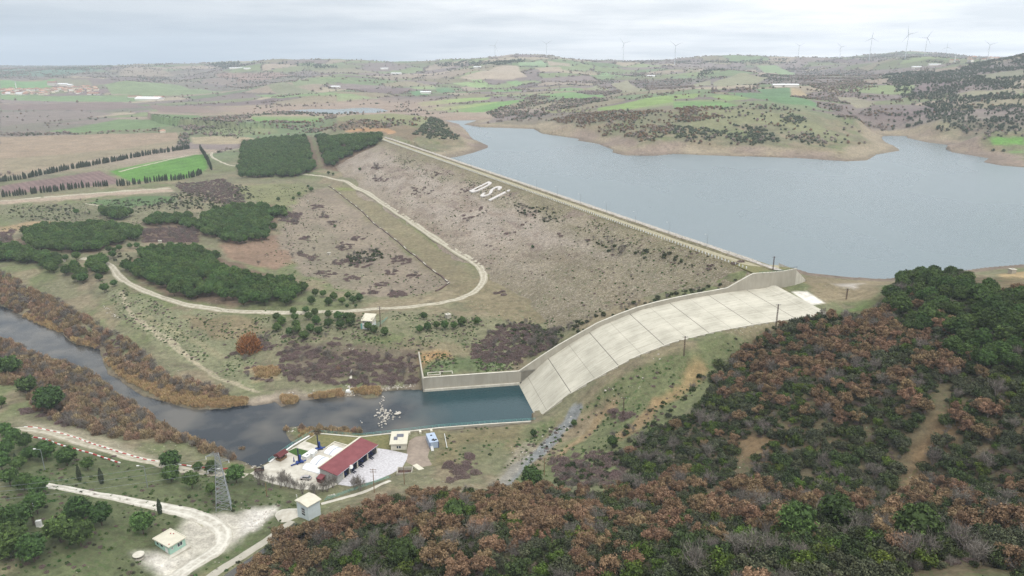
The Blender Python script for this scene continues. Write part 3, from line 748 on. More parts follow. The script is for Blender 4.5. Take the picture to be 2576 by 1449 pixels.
# drawn-down shore: bare tan and mauve mud with level lines
band = np.where(dl > 0, 1, 1 - sst(24, 40, outd + (nb - .5) * 20)) * (upst | (smx > SLEN)) * (GR > 360)
band = np.where((outd < 150), band, 0)
band = np.where((smx > SLEN - 20) & (GR < 520), band * (1 - sst(4, 9, outd)), band)
paint(band * 1.0, (146, 134, 112))
paint(band * sst(.42, .6, fbm(X / 90, Y / 90, 97, 3)) * .75, (130, 114, 104))
paint(band * sst(.35, .5, np.abs(((Z - WL) / 1.1 + nb * 1.4) % 1 - .5)) * .5, (108, 96, 84))
paint(band * (1 - sst(0, 2.5, Z - WL)) * .6, (104, 92, 80))
mud = (1 - sst(60, 260, -dar)) * (dl < 0) * (GA < 0) * (GR > 1150)
paint(mud * .8, (152, 134, 116))
for P in ([(610, 575), (330, 548), (300, 520), (560, 540), (800, 580), (1060, 600), (1200, 610), (1060, 636), (820, 634)], [(0, 490), (330, 480), (620, 500), (560, 560), (330, 575), (0, 530)]):
    field(P, (150, 130, 116), .12, .05, conv=z2, soft=12)
# river banks: wet gravel and mud
paint(np.where(subr & (dr > -3) & (smx < 2), 1 - sst(1, 3.5, outr), 0) * .7, (104, 94, 80))
paint(np.where(subr & (dr > 0), 1, 0) * .9, (72, 66, 56))
FLK[band > .3] *= 0.2
del na, nb, h1, h2, cell

rgba = np.concatenate([np.clip(C0, 0, 1), np.ones(X.shape + (1,), np.float32)], -1)
nR, nA = X.shape
idx = np.arange(nR * nA, dtype=np.int32).reshape(nR, nA)
quads = np.stack([idx[:-1, :-1], idx[:-1, 1:], idx[1:, 1:], idx[1:, :-1]], -1).reshape(-1, 4)
me = np_mesh("terrain", np.stack([X, Y, Z], -1).reshape(-1, 3), quads[:, ::-1], smooth=True)
def set_cover(me, rgba, flk):
    a = me.attributes.new('cover', 'FLOAT_COLOR', 'POINT'); a.data.foreach_set('color', rgba.astype(np.float32).ravel())
    b = me.attributes.new('tuft', 'FLOAT', 'POINT'); b.data.foreach_set('value', flk.astype(np.float32).ravel())
set_cover(me, rgba, FLK)

def ground_material(name, stone=(150, 142, 128), rocky=0.0):
    m, t, b = mat_new(name)
    g = t.nodes.new('ShaderNodeNewGeometry'); pos = g.outputs['Position']
    def noise(s, d=4, r=.6):
        n = t.nodes.new('ShaderNodeTexNoise'); n.inputs['Scale'].default_value = s; n.inputs['Detail'].default_value = d; n.inputs['Roughness'].default_value = r
        t.links.new(pos, n.inputs['Vector']); return n.outputs[0]
    def mr(a, x0, x1, y0=0.0, y1=1.0):
        q = t.nodes.new('ShaderNodeMapRange'); q.clamp = True
        for k, v in zip(('From Min', 'From Max', 'To Min', 'To Max'), (x0, x1, y0, y1)): q.inputs[k].default_value = v
        t.links.new(a, q.inputs[0]); return q.outputs[0]
    def mul(a, c_):
        q = t.nodes.new('ShaderNodeMath'); q.operation = 'MULTIPLY'; t.links.new(a, q.inputs[0])
        if isinstance(c_, float): q.inputs[1].default_value = c_
        else: t.links.new(c_, q.inputs[1])
        return q.outputs[0]
    def mix(f, a, c_, bt='MIX'):
        q = t.nodes.new('ShaderNodeMix'); q.data_type = 'RGBA'; q.blend_type = bt
        if isinstance(f, float): q.inputs[0].default_value = f
        else: t.links.new(f, q.inputs[0])
        for s, v in ((6, a), (7, c_)):
            if isinstance(v, tuple): q.inputs[s].default_value = (*v, 1)
            else: t.links.new(v, q.inputs[s])
        return q.outputs[2]
    cv = t.nodes.new('ShaderNodeAttribute'); cv.attribute_name = 'cover'
    tf = t.nodes.new('ShaderNodeAttribute'); tf.attribute_name = 'tuft'
    nA_, nB_ = noise(0.35, 6, .65), noise(1.6, 3, .6)
    vm = t.nodes.new('ShaderNodeVectorMath'); vm.operation = 'SCALE'
    f1 = mul(mul(mr(nA_, .3, .7, .66, 1.34), mr(nB_, .3, .7, .8, 1.2)), mr(noise(.045, 5, .65), .3, .7, .84, 1.16))
    t.links.new(cv.outputs['Color'], vm.inputs[0]); t.links.new(f1, vm.inputs['Scale'])
    col = vm.outputs[0]
    tuft = mul(mr(noise(.55, 3, .7), .54, .60), mr(noise(.06, 3, .6), .44, .58))
    col = mix(mul(mul(tuft, tf.outputs['Fac']), 0.85), col, alb(72, 94, 50))
    dk = mul(mr(noise(.8, 2, .6), .60, .66), 0.45)
    col = mix(mul(dk, tf.outputs['Fac']), col, alb(84, 70, 58))
    if rocky:
        v = t.nodes.new('ShaderNodeTexVoronoi'); v.inputs['Scale'].default_value = 1.15; t.links.new(pos, v.inputs['Vector'])
        col = mix(mul(mr(v.outputs['Distance'], .35, .8), .42 * rocky), col, alb(96, 82, 72))
        sp = t.nodes.new('ShaderNodeSeparateColor'); t.links.new(v.outputs['Color'], sp.inputs[0])
        col = mix(mul(mr(sp.outputs[0], .72, 1.0), .38 * rocky), col, alb(*stone))
    else:
        v = t.nodes.new('ShaderNodeTexVoronoi'); v.inputs['Scale'].default_value = 0.5; t.links.new(pos, v.inputs['Vector'])
        pebble = mul(mr(v.outputs['Distance'], .16, .10), mr(noise(.03, 3, .6), .55, .62))
        col = mix(mul(pebble, .7), col, alb(188, 180, 166))
    t.links.new(col, b.inputs['Base Color'])
    b.inputs['Roughness'].default_value = 0.95; b.inputs['Specular IOR Level'].default_value = 0.15
    bp = t.nodes.new('ShaderNodeBump'); bp.inputs['Strength'].default_value = 0.7; bp.inputs['Distance'].default_value = 0.6
    t.links.new(nA_, bp.inputs['Height'])
    if rocky: t.links.new(v.outputs['Distance'], bp.inputs['Height']); bp.invert = True
    t.links.new(bp.outputs[0], b.inputs['Normal'])
    return m
M_ground = ground_material("ground_soil_grass")
M_rock = ground_material("dam_rockfill", (190, 176, 162), 1.0)
terrain = link("terrain", me, M_ground)
tag(terrain, kind='structure')

# ------------------------------------------------------------------ water
def water_mat(name, col, rough=0.08, wave=1.0, scale=0.5, stretch=(1, 1, 1), murk=None, pscale=.006, ior=1.333):
    m, t, b = mat_new(name)
    g = t.nodes.new('ShaderNodeNewGeometry')
    mp = t.nodes.new('ShaderNodeMapping'); mp.inputs['Scale'].default_value = stretch; t.links.new(g.outputs['Position'], mp.inputs[0])
    n = t.nodes.new('ShaderNodeTexNoise'); n.inputs['Scale'].default_value = scale; n.inputs['Detail'].default_value = 5; n.inputs['Roughness'].default_value = .65
    t.links.new(mp.outputs[0], n.inputs['Vector'])
    n2 = t.nodes.new('ShaderNodeTexNoise'); n2.inputs['Scale'].default_value = pscale; n2.inputs['Detail'].default_value = 3
    t.links.new(mp.outputs[0], n2.inputs['Vector'])
    r = t.nodes.new('ShaderNodeMapRange'); r.inputs[1].default_value = .35; r.inputs[2].default_value = .65; r.inputs[3].default_value = rough * .7; r.inputs[4].default_value = rough * 1.5
    t.links.new(n2.outputs[0], r.inputs[0]); t.links.new(r.outputs[0], b.inputs['Roughness'])
    bp = t.nodes.new('ShaderNodeBump'); bp.inputs['Strength'].default_value = wave; bp.inputs['Distance'].default_value = 0.35
    t.links.new(n.outputs[0], bp.inputs['Height']); t.links.new(bp.outputs[0], b.inputs['Normal'])
    rp = t.nodes.new('ShaderNodeValToRGB'); t.links.new(n2.outputs[0], rp.inputs[0])
    c2 = murk or tuple(v * 1.25 for v in col)
    rp.color_ramp.elements[0].position = .4; rp.color_ramp.elements[0].color = (*col, 1)
    rp.color_ramp.elements[1].position = .62; rp.color_ramp.elements[1].color = (*c2, 1)
    t.links.new(rp.outputs[0], b.inputs['Base Color'])
    b.inputs['IOR'].default_value = ior; b.inputs['Specular IOR Level'].default_value = 0.5
    return m
M_lake = water_mat("reservoir_water", (0.085, 0.12, 0.13), .26, .8, .8, (1, .6, 1), murk=(0.12, 0.15, 0.16), pscale=.004)
M_river = water_mat("river_water", (0.012, 0.017, 0.022), .07, .25, .7, murk=(0.075, 0.07, 0.06), pscale=.035, ior=1.28)
M_pool_ = water_mat("pool_water", (0.008, 0.028, 0.035), .09, .4, 1.4, murk=(0.012, 0.038, 0.045), ior=1.22)
lake_out = [dampt(_t0 - 60, -12, 0)[:2]] + [un(x, y, WL)[:2] for x, y in [(1000, 360), (960, 300), (700, 300), (600, 262), (800, 262), (1000, 262), (1300, 290), (1500, 300), (2000, 340), (2200, 325), (2576, 325), (3600, 400), (3600, 800), (2576, 760), (2230, 735), (2100, 715)]]
lake_out += [spt(SLEN + 22, 42)[:2], spt(SLEN + 34, 4)[:2], dampt(DLEN - 6, -12, 0)[:2]]
lm = MB(); lm.add([(x, y, WL) for x, y in lake_out], [tuple(range(len(lake_out)))])
lake = lm.build("reservoir_water", M_lake); tag(lake, kind='structure')
_a = un(1000, 1030, 0)[:2]; _b = un(1110, 1010, 0)[:2]
t = M_river.node_tree; bs = t.nodes['Principled BSDF']; src = bs.inputs['Base Color'].links[0].from_socket
g = t.nodes.new('ShaderNodeNewGeometry'); dp = t.nodes.new('ShaderNodeVectorMath'); dp.operation = 'DOT_PRODUCT'; t.links.new(g.outputs['Position'], dp.inputs[0])
_d = (_b - _a) / np.dot(_b - _a, _b - _a); dp.inputs[1].default_value = (_d[0], _d[1], 0)
nn = t.nodes.new('ShaderNodeTexNoise'); nn.inputs['Scale'].default_value = .06; nn.inputs['Detail'].default_value = 4; t.links.new(g.outputs['Position'], nn.inputs['Vector'])
ad = t.nodes.new('ShaderNodeMath'); ad.operation = 'ADD'; t.links.new(dp.outputs['Value'], ad.inputs[0]); t.links.new(nn.outputs[0], ad.inputs[1])
_o = float(np.dot(_a, _d)); mr_ = t.nodes.new('ShaderNodeMapRange'); mr_.inputs[1].default_value = _o + .5; mr_.inputs[2].default_value = _o + 1.5; t.links.new(ad.outputs[0], mr_.inputs[0])
mxr = t.nodes.new('ShaderNodeMix'); mxr.data_type = 'RGBA'; t.links.new(mr_.outputs[0], mxr.inputs[0]); t.links.new(src, mxr.inputs[6]); mxr.inputs[7].default_value = (.010, .036, .042, 1); t.links.new(mxr.outputs[2], bs.inputs['Base Color'])
riv = [(-700, 560), (0, 700), (200, 800), (330, 900), (420, 980), (600, 990), (900, 960), (985, 925), (1290, 935), (1309, 960), (1350, 1056), (1352, 1100), (1104, 1112), (985, 1125), (900, 1120), (760, 1160), (690, 1200), (600, 1200), (400, 1130), (200, 1010), (0, 930), (-700, 900)]
rm = MB(); rw = [un(x, y, RL)[:2] for x, y in riv]; rm.add([(x, y, RL) for x, y in rw], [tuple(range(len(rw)))])
river = rm.build("river_water", M_river); tag(river, kind='structure')
pw = [un(x, y, RL)[:2] for x, y in [(985, 925), (1290, 935), (1309, 960), (1350, 1056), (1352, 1100), (1104, 1112), (985, 1125)]]
if 0: pm = MB(); pm.add([(x, y, RL + .01) for x, y in pw], [tuple(range(len(pw)))])


# ------------------------------------------------------------------ concrete
M_conc = mat("weathered_concrete", alb(190, 184, 168), .9, scale=.5, rgb2=alb(214, 209, 194), bump=.15)
M_wall = mat("stained_wall_concrete", alb(166, 160, 145), .92, scale=.35, rgb2=alb(180, 174, 159), stretch=(1, 1, .3), bump=.1)
M_dark = mat("dark_opening", (0.02, 0.022, 0.025), .5)
M_steel = mat("galvanised_steel", alb(160, 165, 168), .5, .15, metal=.4)
M_white = mat("white_paint", alb(225, 225, 220), .7, .06, scale=.7)
M_tealrail = mat("teal_rail_paint", alb(110, 170, 160), .6, .1)
M_rust = mat("brown_weathered_steel", alb(84, 62, 54), .8, .3, scale=2)

def chute_material():
    m, t, b = mat_new("chute_concrete")
    uv = t.nodes.new('ShaderNodeUVMap'); uv.uv_map = 'flow'
    sp = t.nodes.new('ShaderNodeSeparateXYZ'); t.links.new(uv.outputs[0], sp.inputs[0])
    def M(op, a, b_=None, c_=None, clamp=False):
        q = t.nodes.new('ShaderNodeMath'); q.operation = op; q.use_clamp = clamp
        for i, v in enumerate((a, b_, c_)):
            if v is None: continue
            if isinstance(v, (int, float)): q.inputs[i].default_value = v
            else: t.links.new(v, q.inputs[i])
        return q.outputs[0]
    S, W = sp.outputs[0], sp.outputs[1]          # metres along, metres across
    def line(v, period, width, off=0.0):
        d = M('ABSOLUTE', M('SUBTRACT', M('FRACT', M('DIVIDE', M('ADD', v, off), period)), .5))
        return M('GREATER_THAN', d, .5 - width / period / 2)
    tj = line(S, 21.0, .32, 6.0); tj2 = line(S, 10.5, .2, 6.0); lj = line(W, 6.1, .16); 
    cmb = t.nodes.new('ShaderNodeCombineXYZ'); t.links.new(M('MULTIPLY', S, .05), cmb.inputs[0]); t.links.new(M('MULTIPLY', W, .9), cmb.inputs[1])
    n = t.nodes.new('ShaderNodeTexNoise'); n.inputs['Scale'].default_value = 1; n.inputs['Detail'].default_value = 6; n.inputs['Roughness'].default_value = .7; t.links.new(cmb.outputs[0], n.inputs['Vector'])
    c2 = t.nodes.new('ShaderNodeCombineXYZ'); t.links.new(S, c2.inputs[0]); t.links.new(W, c2.inputs[1])
    n2 = t.nodes.new('ShaderNodeTexNoise'); n2.inputs['Scale'].default_value = .09; n2.inputs['Detail'].default_value = 7; n2.inputs['Roughness'].default_value = .65; t.links.new(c2.outputs[0], n2.inputs['Vector'])
    n3 = t.nodes.new('ShaderNodeTexNoise'); n3.inputs['Scale'].default_value = .5; n3.inputs['Detail'].default_value = 3; t.links.new(c2.outputs[0], n3.inputs['Vector'])
    r = t.nodes.new('ShaderNodeValToRGB'); t.links.new(M('ADD', M('MULTIPLY', n.outputs[0], .45), M('MULTIPLY', n2.outputs[0], .55)), r.inputs[0])
    r.color_ramp.elements[0].position = .38; r.color_ramp.elements[0].color = (*alb(168, 163, 146), 1)
    r.color_ramp.elements[1].position = .60; r.color_ramp.elements[1].color = (*alb(204, 198, 180), 1)
    mx = t.nodes.new('ShaderNodeMix'); mx.data_type = 'RGBA'
    c4 = t.nodes.new('ShaderNodeCombineXYZ'); t.links.new(M('MULTIPLY', S, .018), c4.inputs[0]); t.links.new(M('MULTIPLY', W, .55), c4.inputs[1])
    n4 = t.nodes.new('ShaderNodeTexNoise'); n4.inputs['Scale'].default_value = 1; n4.inputs['Detail'].default_value = 8; n4.inputs['Roughness'].default_value = .75; t.links.new(c4.outputs[0], n4.inputs['Vector'])
    stain = M('MULTIPLY', M('SUBTRACT', n4.outputs[0], .54), 4.0, None, True)
    soft = M('MULTIPLY', lj, M('GREATER_THAN', n3.outputs[0], .47))
    t.links.new(M('MAXIMUM', M('MULTIPLY', tj, .85), M('MAXIMUM', M('MULTIPLY', tj2, .5), M('MAXIMUM', M('MULTIPLY', soft, .55), M('MULTIPLY', stain, .42)))), mx.inputs[0])
    t.links.new(r.outputs[0], mx.inputs[6]); mx.inputs[7].default_value = (*alb(84, 78, 68), 1)
    t.links.new(mx.outputs[2], b.inputs['Base Color']); b.inputs['Roughness'].default_value = .9
    return m
M_chute = chute_material()

spill = empty("spillway", tuple(spt(0, 0)))
tag(spill, "wide pale concrete spillway chute sloping from the reservoir sill down to the dark pool", "spillway")
def rel(P, o=spill): return [tuple(np.array(p) - np.array(o.location)) for p in P]
ss = np.concatenate([np.linspace(-3, 30, 24), np.linspace(32, SLEN - 12, 44), np.linspace(SLEN - 11, SLEN + 1.5, 20)])
ww = np.linspace(0, 1, 13)
V = []; UVs = []
for s in ss:
    for w in ww:
        wd = float(swid(s)) * w; V.append(spt(s, wd)); UVs.append((s, wd))
b0 = len(V)
for w in ww: V.append(spt(SLEN + 1.6, float(swid(SLEN)) * w, 39.0)); UVs.append((SLEN + 4, w * 45))
nS = len(ss) + 1; ii = np.arange(nS * 13).reshape(nS, 13)
F_ = np.stack([ii[:-1, :-1], ii[:-1, 1:], ii[1:, 1:], ii[1:, :-1]], -1).reshape(-1, 4)
cm = np_mesh("chute_floor", rel(V), F_, smooth=False)
uvl = cm.uv_layers.new(name='flow'); uvl.data.foreach_set('uv', np.array(UVs, np.float32)[F_.ravel()].ravel())
link("chute_floor", cm, M_chute, spill)
def wall_run(pts_in, pts_out, top, base):
    """wall along two plan lines, top and base heights"""
    mb = MB(); n = len(pts_in)
    vs = []
    for a, b_, tz, bz in zip(pts_in, pts_out, top, base):
        vs += [(a[0], a[1], bz), (a[0], a[1], tz), (b_[0], b_[1], tz), (b_[0], b_[1], bz)]
    fs = []
    for i in range(n - 1):
        k = i * 4
        fs += [(k, k + 4, k + 5, k + 1), (k + 1, k + 5, k + 6, k + 2), (k + 2, k + 6, k + 7, k + 3)]
    fs += [(0, 1, 2, 3), (n * 4 - 1, n * 4 - 2, n * 4 - 3, n * 4 - 4)]
    mb.add(vs, fs); return mb
sw = [0, 6, 12, 20, 30, 40, 50, 60, 70, 80, 90, 96, 102, 106, 109, 112, 116, 120, 123, 126, 130, 134, 138, 142, 146, 150]
def wplan(s, o):      # the high wall curves away upstream of the sill
    k = max(0, s - 132) ; return spt(s, o - 0.012 * k * k)
topz = [min(float(sprof(min(s, SLEN))) + float(swall(s)), CREST) for s in sw]
topz = [CREST if s >= 125.8 else z for s, z in zip(sw, topz)]
mb = wall_run(rel([wplan(s, 0.05) for s in sw]), rel([wplan(s, -0.75) for s in sw]), topz, [float(sprof(min(s, SLEN))) - 3 for s in sw])
mb.build("left_wall", M_wall, spill)
mb = MB()
for s in range(4, 96, 8):
    pass
# pale coping line on the wall
cp = wall_run(rel([wplan(s, 0.12) for s in sw]), rel([wplan(s, -0.82) for s in sw]), [z + .18 for z in topz], [z + .004 for z in topz]); cp.build("coping", M_conc, spill)
sr = [2, 10, 20, 30, 45, 60, 80, 100, 120, SLEN]
rw_ = wall_run(rel([spt(s, float(swid(s)) + .5) for s in sr]), rel([spt(s, float(swid(s))) for s in sr]), [float(sprof(s)) + .45 for s in sr], [float(sprof(s)) - 2 for s in sr])
rw_.build("right_kerb", M_conc, spill)

# pool walls
pool = empty("pool_wall", tuple(spt(-33, 0, 0)))
tag(pool, "long straight concrete retaining wall with a ledge along the far side of the dark pool", "retaining wall")
PW0 = un(1068, 984, 0)[:2]; PW1 = spt(0.0, 0)[:2]
pd = (PW1 - PW0); pl = np.hypot(*pd); pd /= pl; pn = np.array([-pd[1], pd[0]])
def pp(u, o, z): q = PW0 + pd * u + pn * o; return (q[0], q[1], z)
us = [0, 20, 40, 60, pl + .3]
wm = wall_run([np.array(pp(u, 0, 0)) - np.array(pool.location) for u in us], [np.array(pp(u, .8, 0)) - np.array(pool.location) for u in us], [7.0] * 5, [-3] * 5)
wm.build("wall_face", M_wall, pool)
wm = wall_run([np.array(pp(u, -.9, 0)) - np.array(pool.location) for u in us], [np.array(pp(u, 0.002, 0)) - np.array(pool.location) for u in us], [1.1] * 5, [-3] * 5)
wm.build("ledge", M_conc, pool)
wm = wall_run([np.array(pp(u, -.1, 0)) - np.array(pool.location) for u in us], [np.array(pp(u, .9, 0)) - np.array(pool.location) for u in us], [7.22] * 5, [7.004] * 5)
wm.build("coping", M_conc, pool)
wing = empty("wing_wall", tuple(pp(0, 0, 0)))
tag(wing, "short concrete wing wall running back from the end of the pool wall into the bank", "retaining wall")
w0 = np.array(pp(-.05, -.9, 0)); w1 = un(1060, 912, 8.5)
dv = w1[:2] - w0[:2]; dv /= np.hypot(*dv); dn = np.array([dv[1], -dv[0]]); Lw = 30
pts = [w0[:2] + dv * u for u in (0, 10, 20, Lw)]
wm = wall_run([np.append(p, 0) - w0 * [1, 1, 0] + [0, 0, 0] for p in pts], [np.append(p - dn * .7, 0) - w0 * [1, 1, 0] for p in pts], [7.22, 7.6, 8.2, 9.0], [-2, -1, 2, 4])
wing.location = (w0[0], w0[1], 0); wm.build("wall_face", M_wall, wing)
# small concrete frame on the wall's end
fr = MB()
for a, b_ in (((2, 1.2), (8, 1.2)), ((2, 1.2), (2, 4.2)), ((8, 1.2), (8, 4.2)), ((2, 4.2), (8, 4.2)), ((8, 4.2), (14, 4.2)), ((14, 1.2), (14, 4.2))):
    fr.bar(pp(a[0], a[1], 7.8), pp(b_[0], b_[1], 7.8), .3)
for a in ((2, 1.2), (8, 1.2), (8, 4.2), (14, 4.2), (2, 4.2)): fr.bar(pp(a[0], a[1], 6.3), pp(a[0], a[1], 8.0), .3)
tag(fr.build("concrete_trestle", M_conc), "low open frame of pale concrete beams behind the end of the pool wall", "frame")

# ------------------------------------------------------------------ embankment
dam = empty("embankment_dam", tuple(dampt(DLEN / 2, 0, CREST)))
tag(dam, "long rockfill embankment dam with a pinkish stony downstream face and a track along its crest", "dam")
tt = np.arange(-25, DLEN + 14, 1.6); oo = np.concatenate([np.arange(-40, -12, 2.0), [-11, -10.2, -9.4, -8.6, -7.8, -7, -6.2, -5.4, -4.5, -2, 0, 2, 4.5], np.arange(5.6, 100, 1.3)])
TT, OO = np.meshgrid(tt, oo)
ZZ = CREST - np.maximum(np.where(OO > 0, OO - 4.5, -OO - 10), 0) / DSL + np.where((OO < -5) & (OO > -11), .5, 0)
DXX = DA[0] + DD[0] * TT + DN[0] * OO; DYY = DA[1] + DD[1] * TT + DN[1] * OO
rough = np.where(np.abs(OO) > 5, 1.0, 0.15)
ZZ = ZZ + (fbm(DXX / 3, DYY / 3, 111, 3) - .5) * .55 * rough + (fbm(DXX / 30, DYY / 30, 113, 3) - .5) * .8 * np.where(np.abs(OO) > 5.5, 1, 0)
dc = np.zeros(TT.shape + (3,), np.float32); dc[:] = alb(160, 149, 135); df = np.full(TT.shape, .12, np.float32)
def dpaint(m, rgb, fl=None):
    global df
    m = np.clip(m, 0, 1).astype(np.float32)
    dc[:] = dc * (1 - m[..., None]) + np.array(alb(*rgb), np.float32) * m[..., None]
    if fl is not None: df = df * (1 - m) + fl * m
nq = fbm(TT / 50, OO / 14, 121, 4); nq2 = fbm(TT / 12, OO / 5, 123, 4)
dpaint(sst(.45, .62, nq) * .6, (150, 138, 120))
topb = (1 - sst(8, 32, OO + (nq - .5) * 40)) * sst(4, 6, OO)
dpaint(topb * .8, (120, 114, 84), .85)
dpaint(sst(.56, .66, nq2) * sst(.45, .55, nq) * .55, (122, 104, 98), .1)
dpaint(sst(60, 78, OO + (nq - .5) * 16) * .45, (132, 120, 98), .4)
low = sst(.58, .66, fbm(TT / 30, OO / 10, 127, 4)) * sst(25, 40, OO)
dpaint(low * .5, (128, 112, 98), .3)
dpaint(sst(DLEN - 140, DLEN - 30, TT + OO * .8 + (nq - .5) * 60) * .7, (118, 112, 88), .8)
dpaint((np.abs(OO) <= 5.6) * 1.0, (118, 112, 84), .5)
rip = (OO < -6.6); dpaint(rip * 1.0, (186, 180, 172), .02)
dmv = np.stack([DXX, DYY, ZZ], -1).reshape(-1, 3) - np.array(dam.location)
nr_, nc_ = TT.shape; ii = np.arange(nr_ * nc_).reshape(nr_, nc_)
F_ = np.stack([ii[:-1, :-1], ii[:-1, 1:], ii[1:, 1:], ii[1:, :-1]], -1).reshape(-1, 4)
_sx = ((DXX - SA[0]) * SD[0] + (DYY - SA[1]) * SD[1]).ravel(); _sw = ((DXX - SA[0]) * SN[0] + (DYY - SA[1]) * SN[1]).ravel()
_in = (_sw > -.5 - np.where(_sx > 132, .012 * (_sx - 132) ** 2, 0)) & (_sx > -10)
F_ = F_[~_in[F_].any(1)]
dme = np_mesh("rock_face", dmv, F_[:, ::-1], smooth=False)
set_cover(dme, np.concatenate([dc, np.ones(TT.shape + (1,), np.float32)], -1), df)
link("rock_face", dme, M_rock, dam)
M_letter = mat("whitewashed_stone", alb(206, 200, 194), .9, .08, scale=1.2)
# the three letters laid out on the slope, traced from their outlines
def zd(X, Y): return ((1240 + X / 18.114) * .9415, (470 + Y / 18.114) * .9415)
def letter(loops, name="lettering"):
    bm = bmesh.new()
    for outer, hole in loops:
        po = [damhit(*zd(*q)) for q in outer]
        if hole:
            ph = [damhit(*zd(*q)) for q in hole]
            n = len(po); vo = [bm.verts.new(Vector(p) + Vector((0, 0, .75)) - dam.location) for p in po]; vh = [bm.verts.new(Vector(p) + Vector((0, 0, .75)) - dam.location) for p in ph]
            for i in range(n):
                try: bm.faces.new((vo[i], vo[(i + 1) % n], vh[(i + 1) % n], vh[i]))
                except ValueError: pass
        else:
            bm.faces.new([bm.verts.new(Vector(p) + Vector((0, 0, .75)) - dam.location) for p in po])
    r = bmesh.ops.extrude_face_region(bm, geom=bm.faces[:])
    for v in [g for g in r['geom'] if isinstance(g, bmesh.types.BMVert)]: v.co.z -= 1.1
    bmesh.ops.recalc_face_normals(bm, faces=bm.faces)
    bmesh.ops.triangulate(bm, faces=[f for f in bm.faces if len(f.verts) > 4])
    me = bpy.data.meshes.new(name); bm.to_mesh(me); bm.free()
    return link(name, me, M_letter, dam)
letter([([(245, 755), (720, 530), (1180, 298), (1290, 330), (1345, 365), (1290, 430), (1000, 600), (620, 775), (390, 830), (310, 790)],
         [(465, 715), (740, 570), (1110, 395), (1165, 400), (1180, 420), (1150, 450), (960, 560), (620, 715), (535, 745), (500, 730)])])
letter([([(1835, 565), (1700, 525), (1560, 545), (1420, 605), (1290, 690), (1225, 770), (1215, 860), (1170, 910), (1060, 955), (960, 945), (950, 925), (1035, 860), (960, 838), (860, 895), (785, 975), (800, 1020), (880, 1040), (1000, 1015), (1130, 975), (1270, 905), (1360, 835), (1385, 760), (1420, 690), (1510, 635), (1620, 600), (1665, 630), (1610, 680), (1690, 725), (1770, 660), (1830, 610)], None)])
letter([([(1175, 1188), (1960, 795), (2045, 825), (1255, 1232)], None)])
letter([([(2060, 750), (2130, 712), (2215, 700), (2240, 718), (2190, 750), (2110, 785)], None)])

# ------------------------------------------------------------------ tracks and roads
def road_mat(name, a, b_, edge):
    m, t, bb = mat_new(name)
    uv = t.nodes.new('ShaderNodeUVMap'); uv.uv_map = 'track'
    sp = t.nodes.new('ShaderNodeSeparateXYZ'); t.links.new(uv.outputs[0], sp.inputs[0])
    g = t.nodes.new('ShaderNodeNewGeometry')
    n = t.nodes.new('ShaderNodeTexNoise'); n.inputs['Scale'].default_value = .5; n.inputs['Detail'].default_value = 6; n.inputs['Roughness'].default_value = .65; t.links.new(g.outputs['Position'], n.inputs['Vector'])
    def M(op, a, b_=None, clamp=False):
        q = t.nodes.new('ShaderNodeMath'); q.operation = op; q.use_clamp = clamp
        for i, v in enumerate((a, b_)):
            if v is None: continue
            if isinstance(v, (int, float)): q.inputs[i].default_value = v
            else: t.links.new(v, q.inputs[i])
        return q.outputs[0]
    d = M('ABSOLUTE', sp.outputs[1])           # -1..1 across
    rut = M('ABSOLUTE', M('SUBTRACT', d, .42))
    rutm = M('SUBTRACT', 1.0, M('MULTIPLY', rut, 5.0), True)
    r = t.nodes.new('ShaderNodeValToRGB'); t.links.new(M('ADD', n.outputs[0], M('MULTIPLY', rutm, .18)), r.inputs[0])
    r.color_ramp.elements[0].position = .4; r.color_ramp.elements[0].color = (*a, 1); r.color_ramp.elements[1].position = .66; r.color_ramp.elements[1].color = (*b_, 1)
    mx = t.nodes.new('ShaderNodeMix'); mx.data_type = 'RGBA'
    e = M('MULTIPLY', M('SUBTRACT', M('ADD', d, M('MULTIPLY', M('SUBTRACT', n.outputs[0], .5), .9)), .78), 5.0, True)
    t.links.new(e, mx.inputs[0]); t.links.new(r.outputs[0], mx.inputs[6]); mx.inputs[7].default_value = (*edge, 1)
    t.links.new(mx.outputs[2], bb.inputs['Base Color']); bb.inputs['Roughness'].default_value = .95; bb.inputs['Specular IOR Level'].default_value = .15
    return m
M_grav = road_mat("pale_gravel_track", alb(150, 142, 122), alb(188, 181, 162), alb(124, 118, 92))
M_crestrd = road_mat("crest_track_gravel", alb(146, 139, 114), alb(172, 164, 138), alb(120, 114, 84))
M_white_rd = road_mat("white_crushed_stone", alb(172, 166, 152), alb(210, 205, 192), alb(146, 141, 118))
def smooth_line(P, step=3.0):
    P = [np.array(p[:2], float) for p in P]; out_ = []
    for i in range(len(P) - 1):
        p0 = P[max(i - 1, 0)]; p1 = P[i]; p2 = P[i + 1]; p3 = P[min(i + 2, len(P) - 1)]
        n = max(2, int(np.hypot(*(p2 - p1)) / step))
        for k in range(n):
            t = k / n
            out_.append(.5 * ((2 * p1) + (-p0 + p2) * t + (2 * p0 - 5 * p1 + 4 * p2 - p3) * t * t + (-p0 + 3 * p1 - 3 * p2 + p3) * t ** 3))
    out_.append(P[-1]); return np.array(out_)
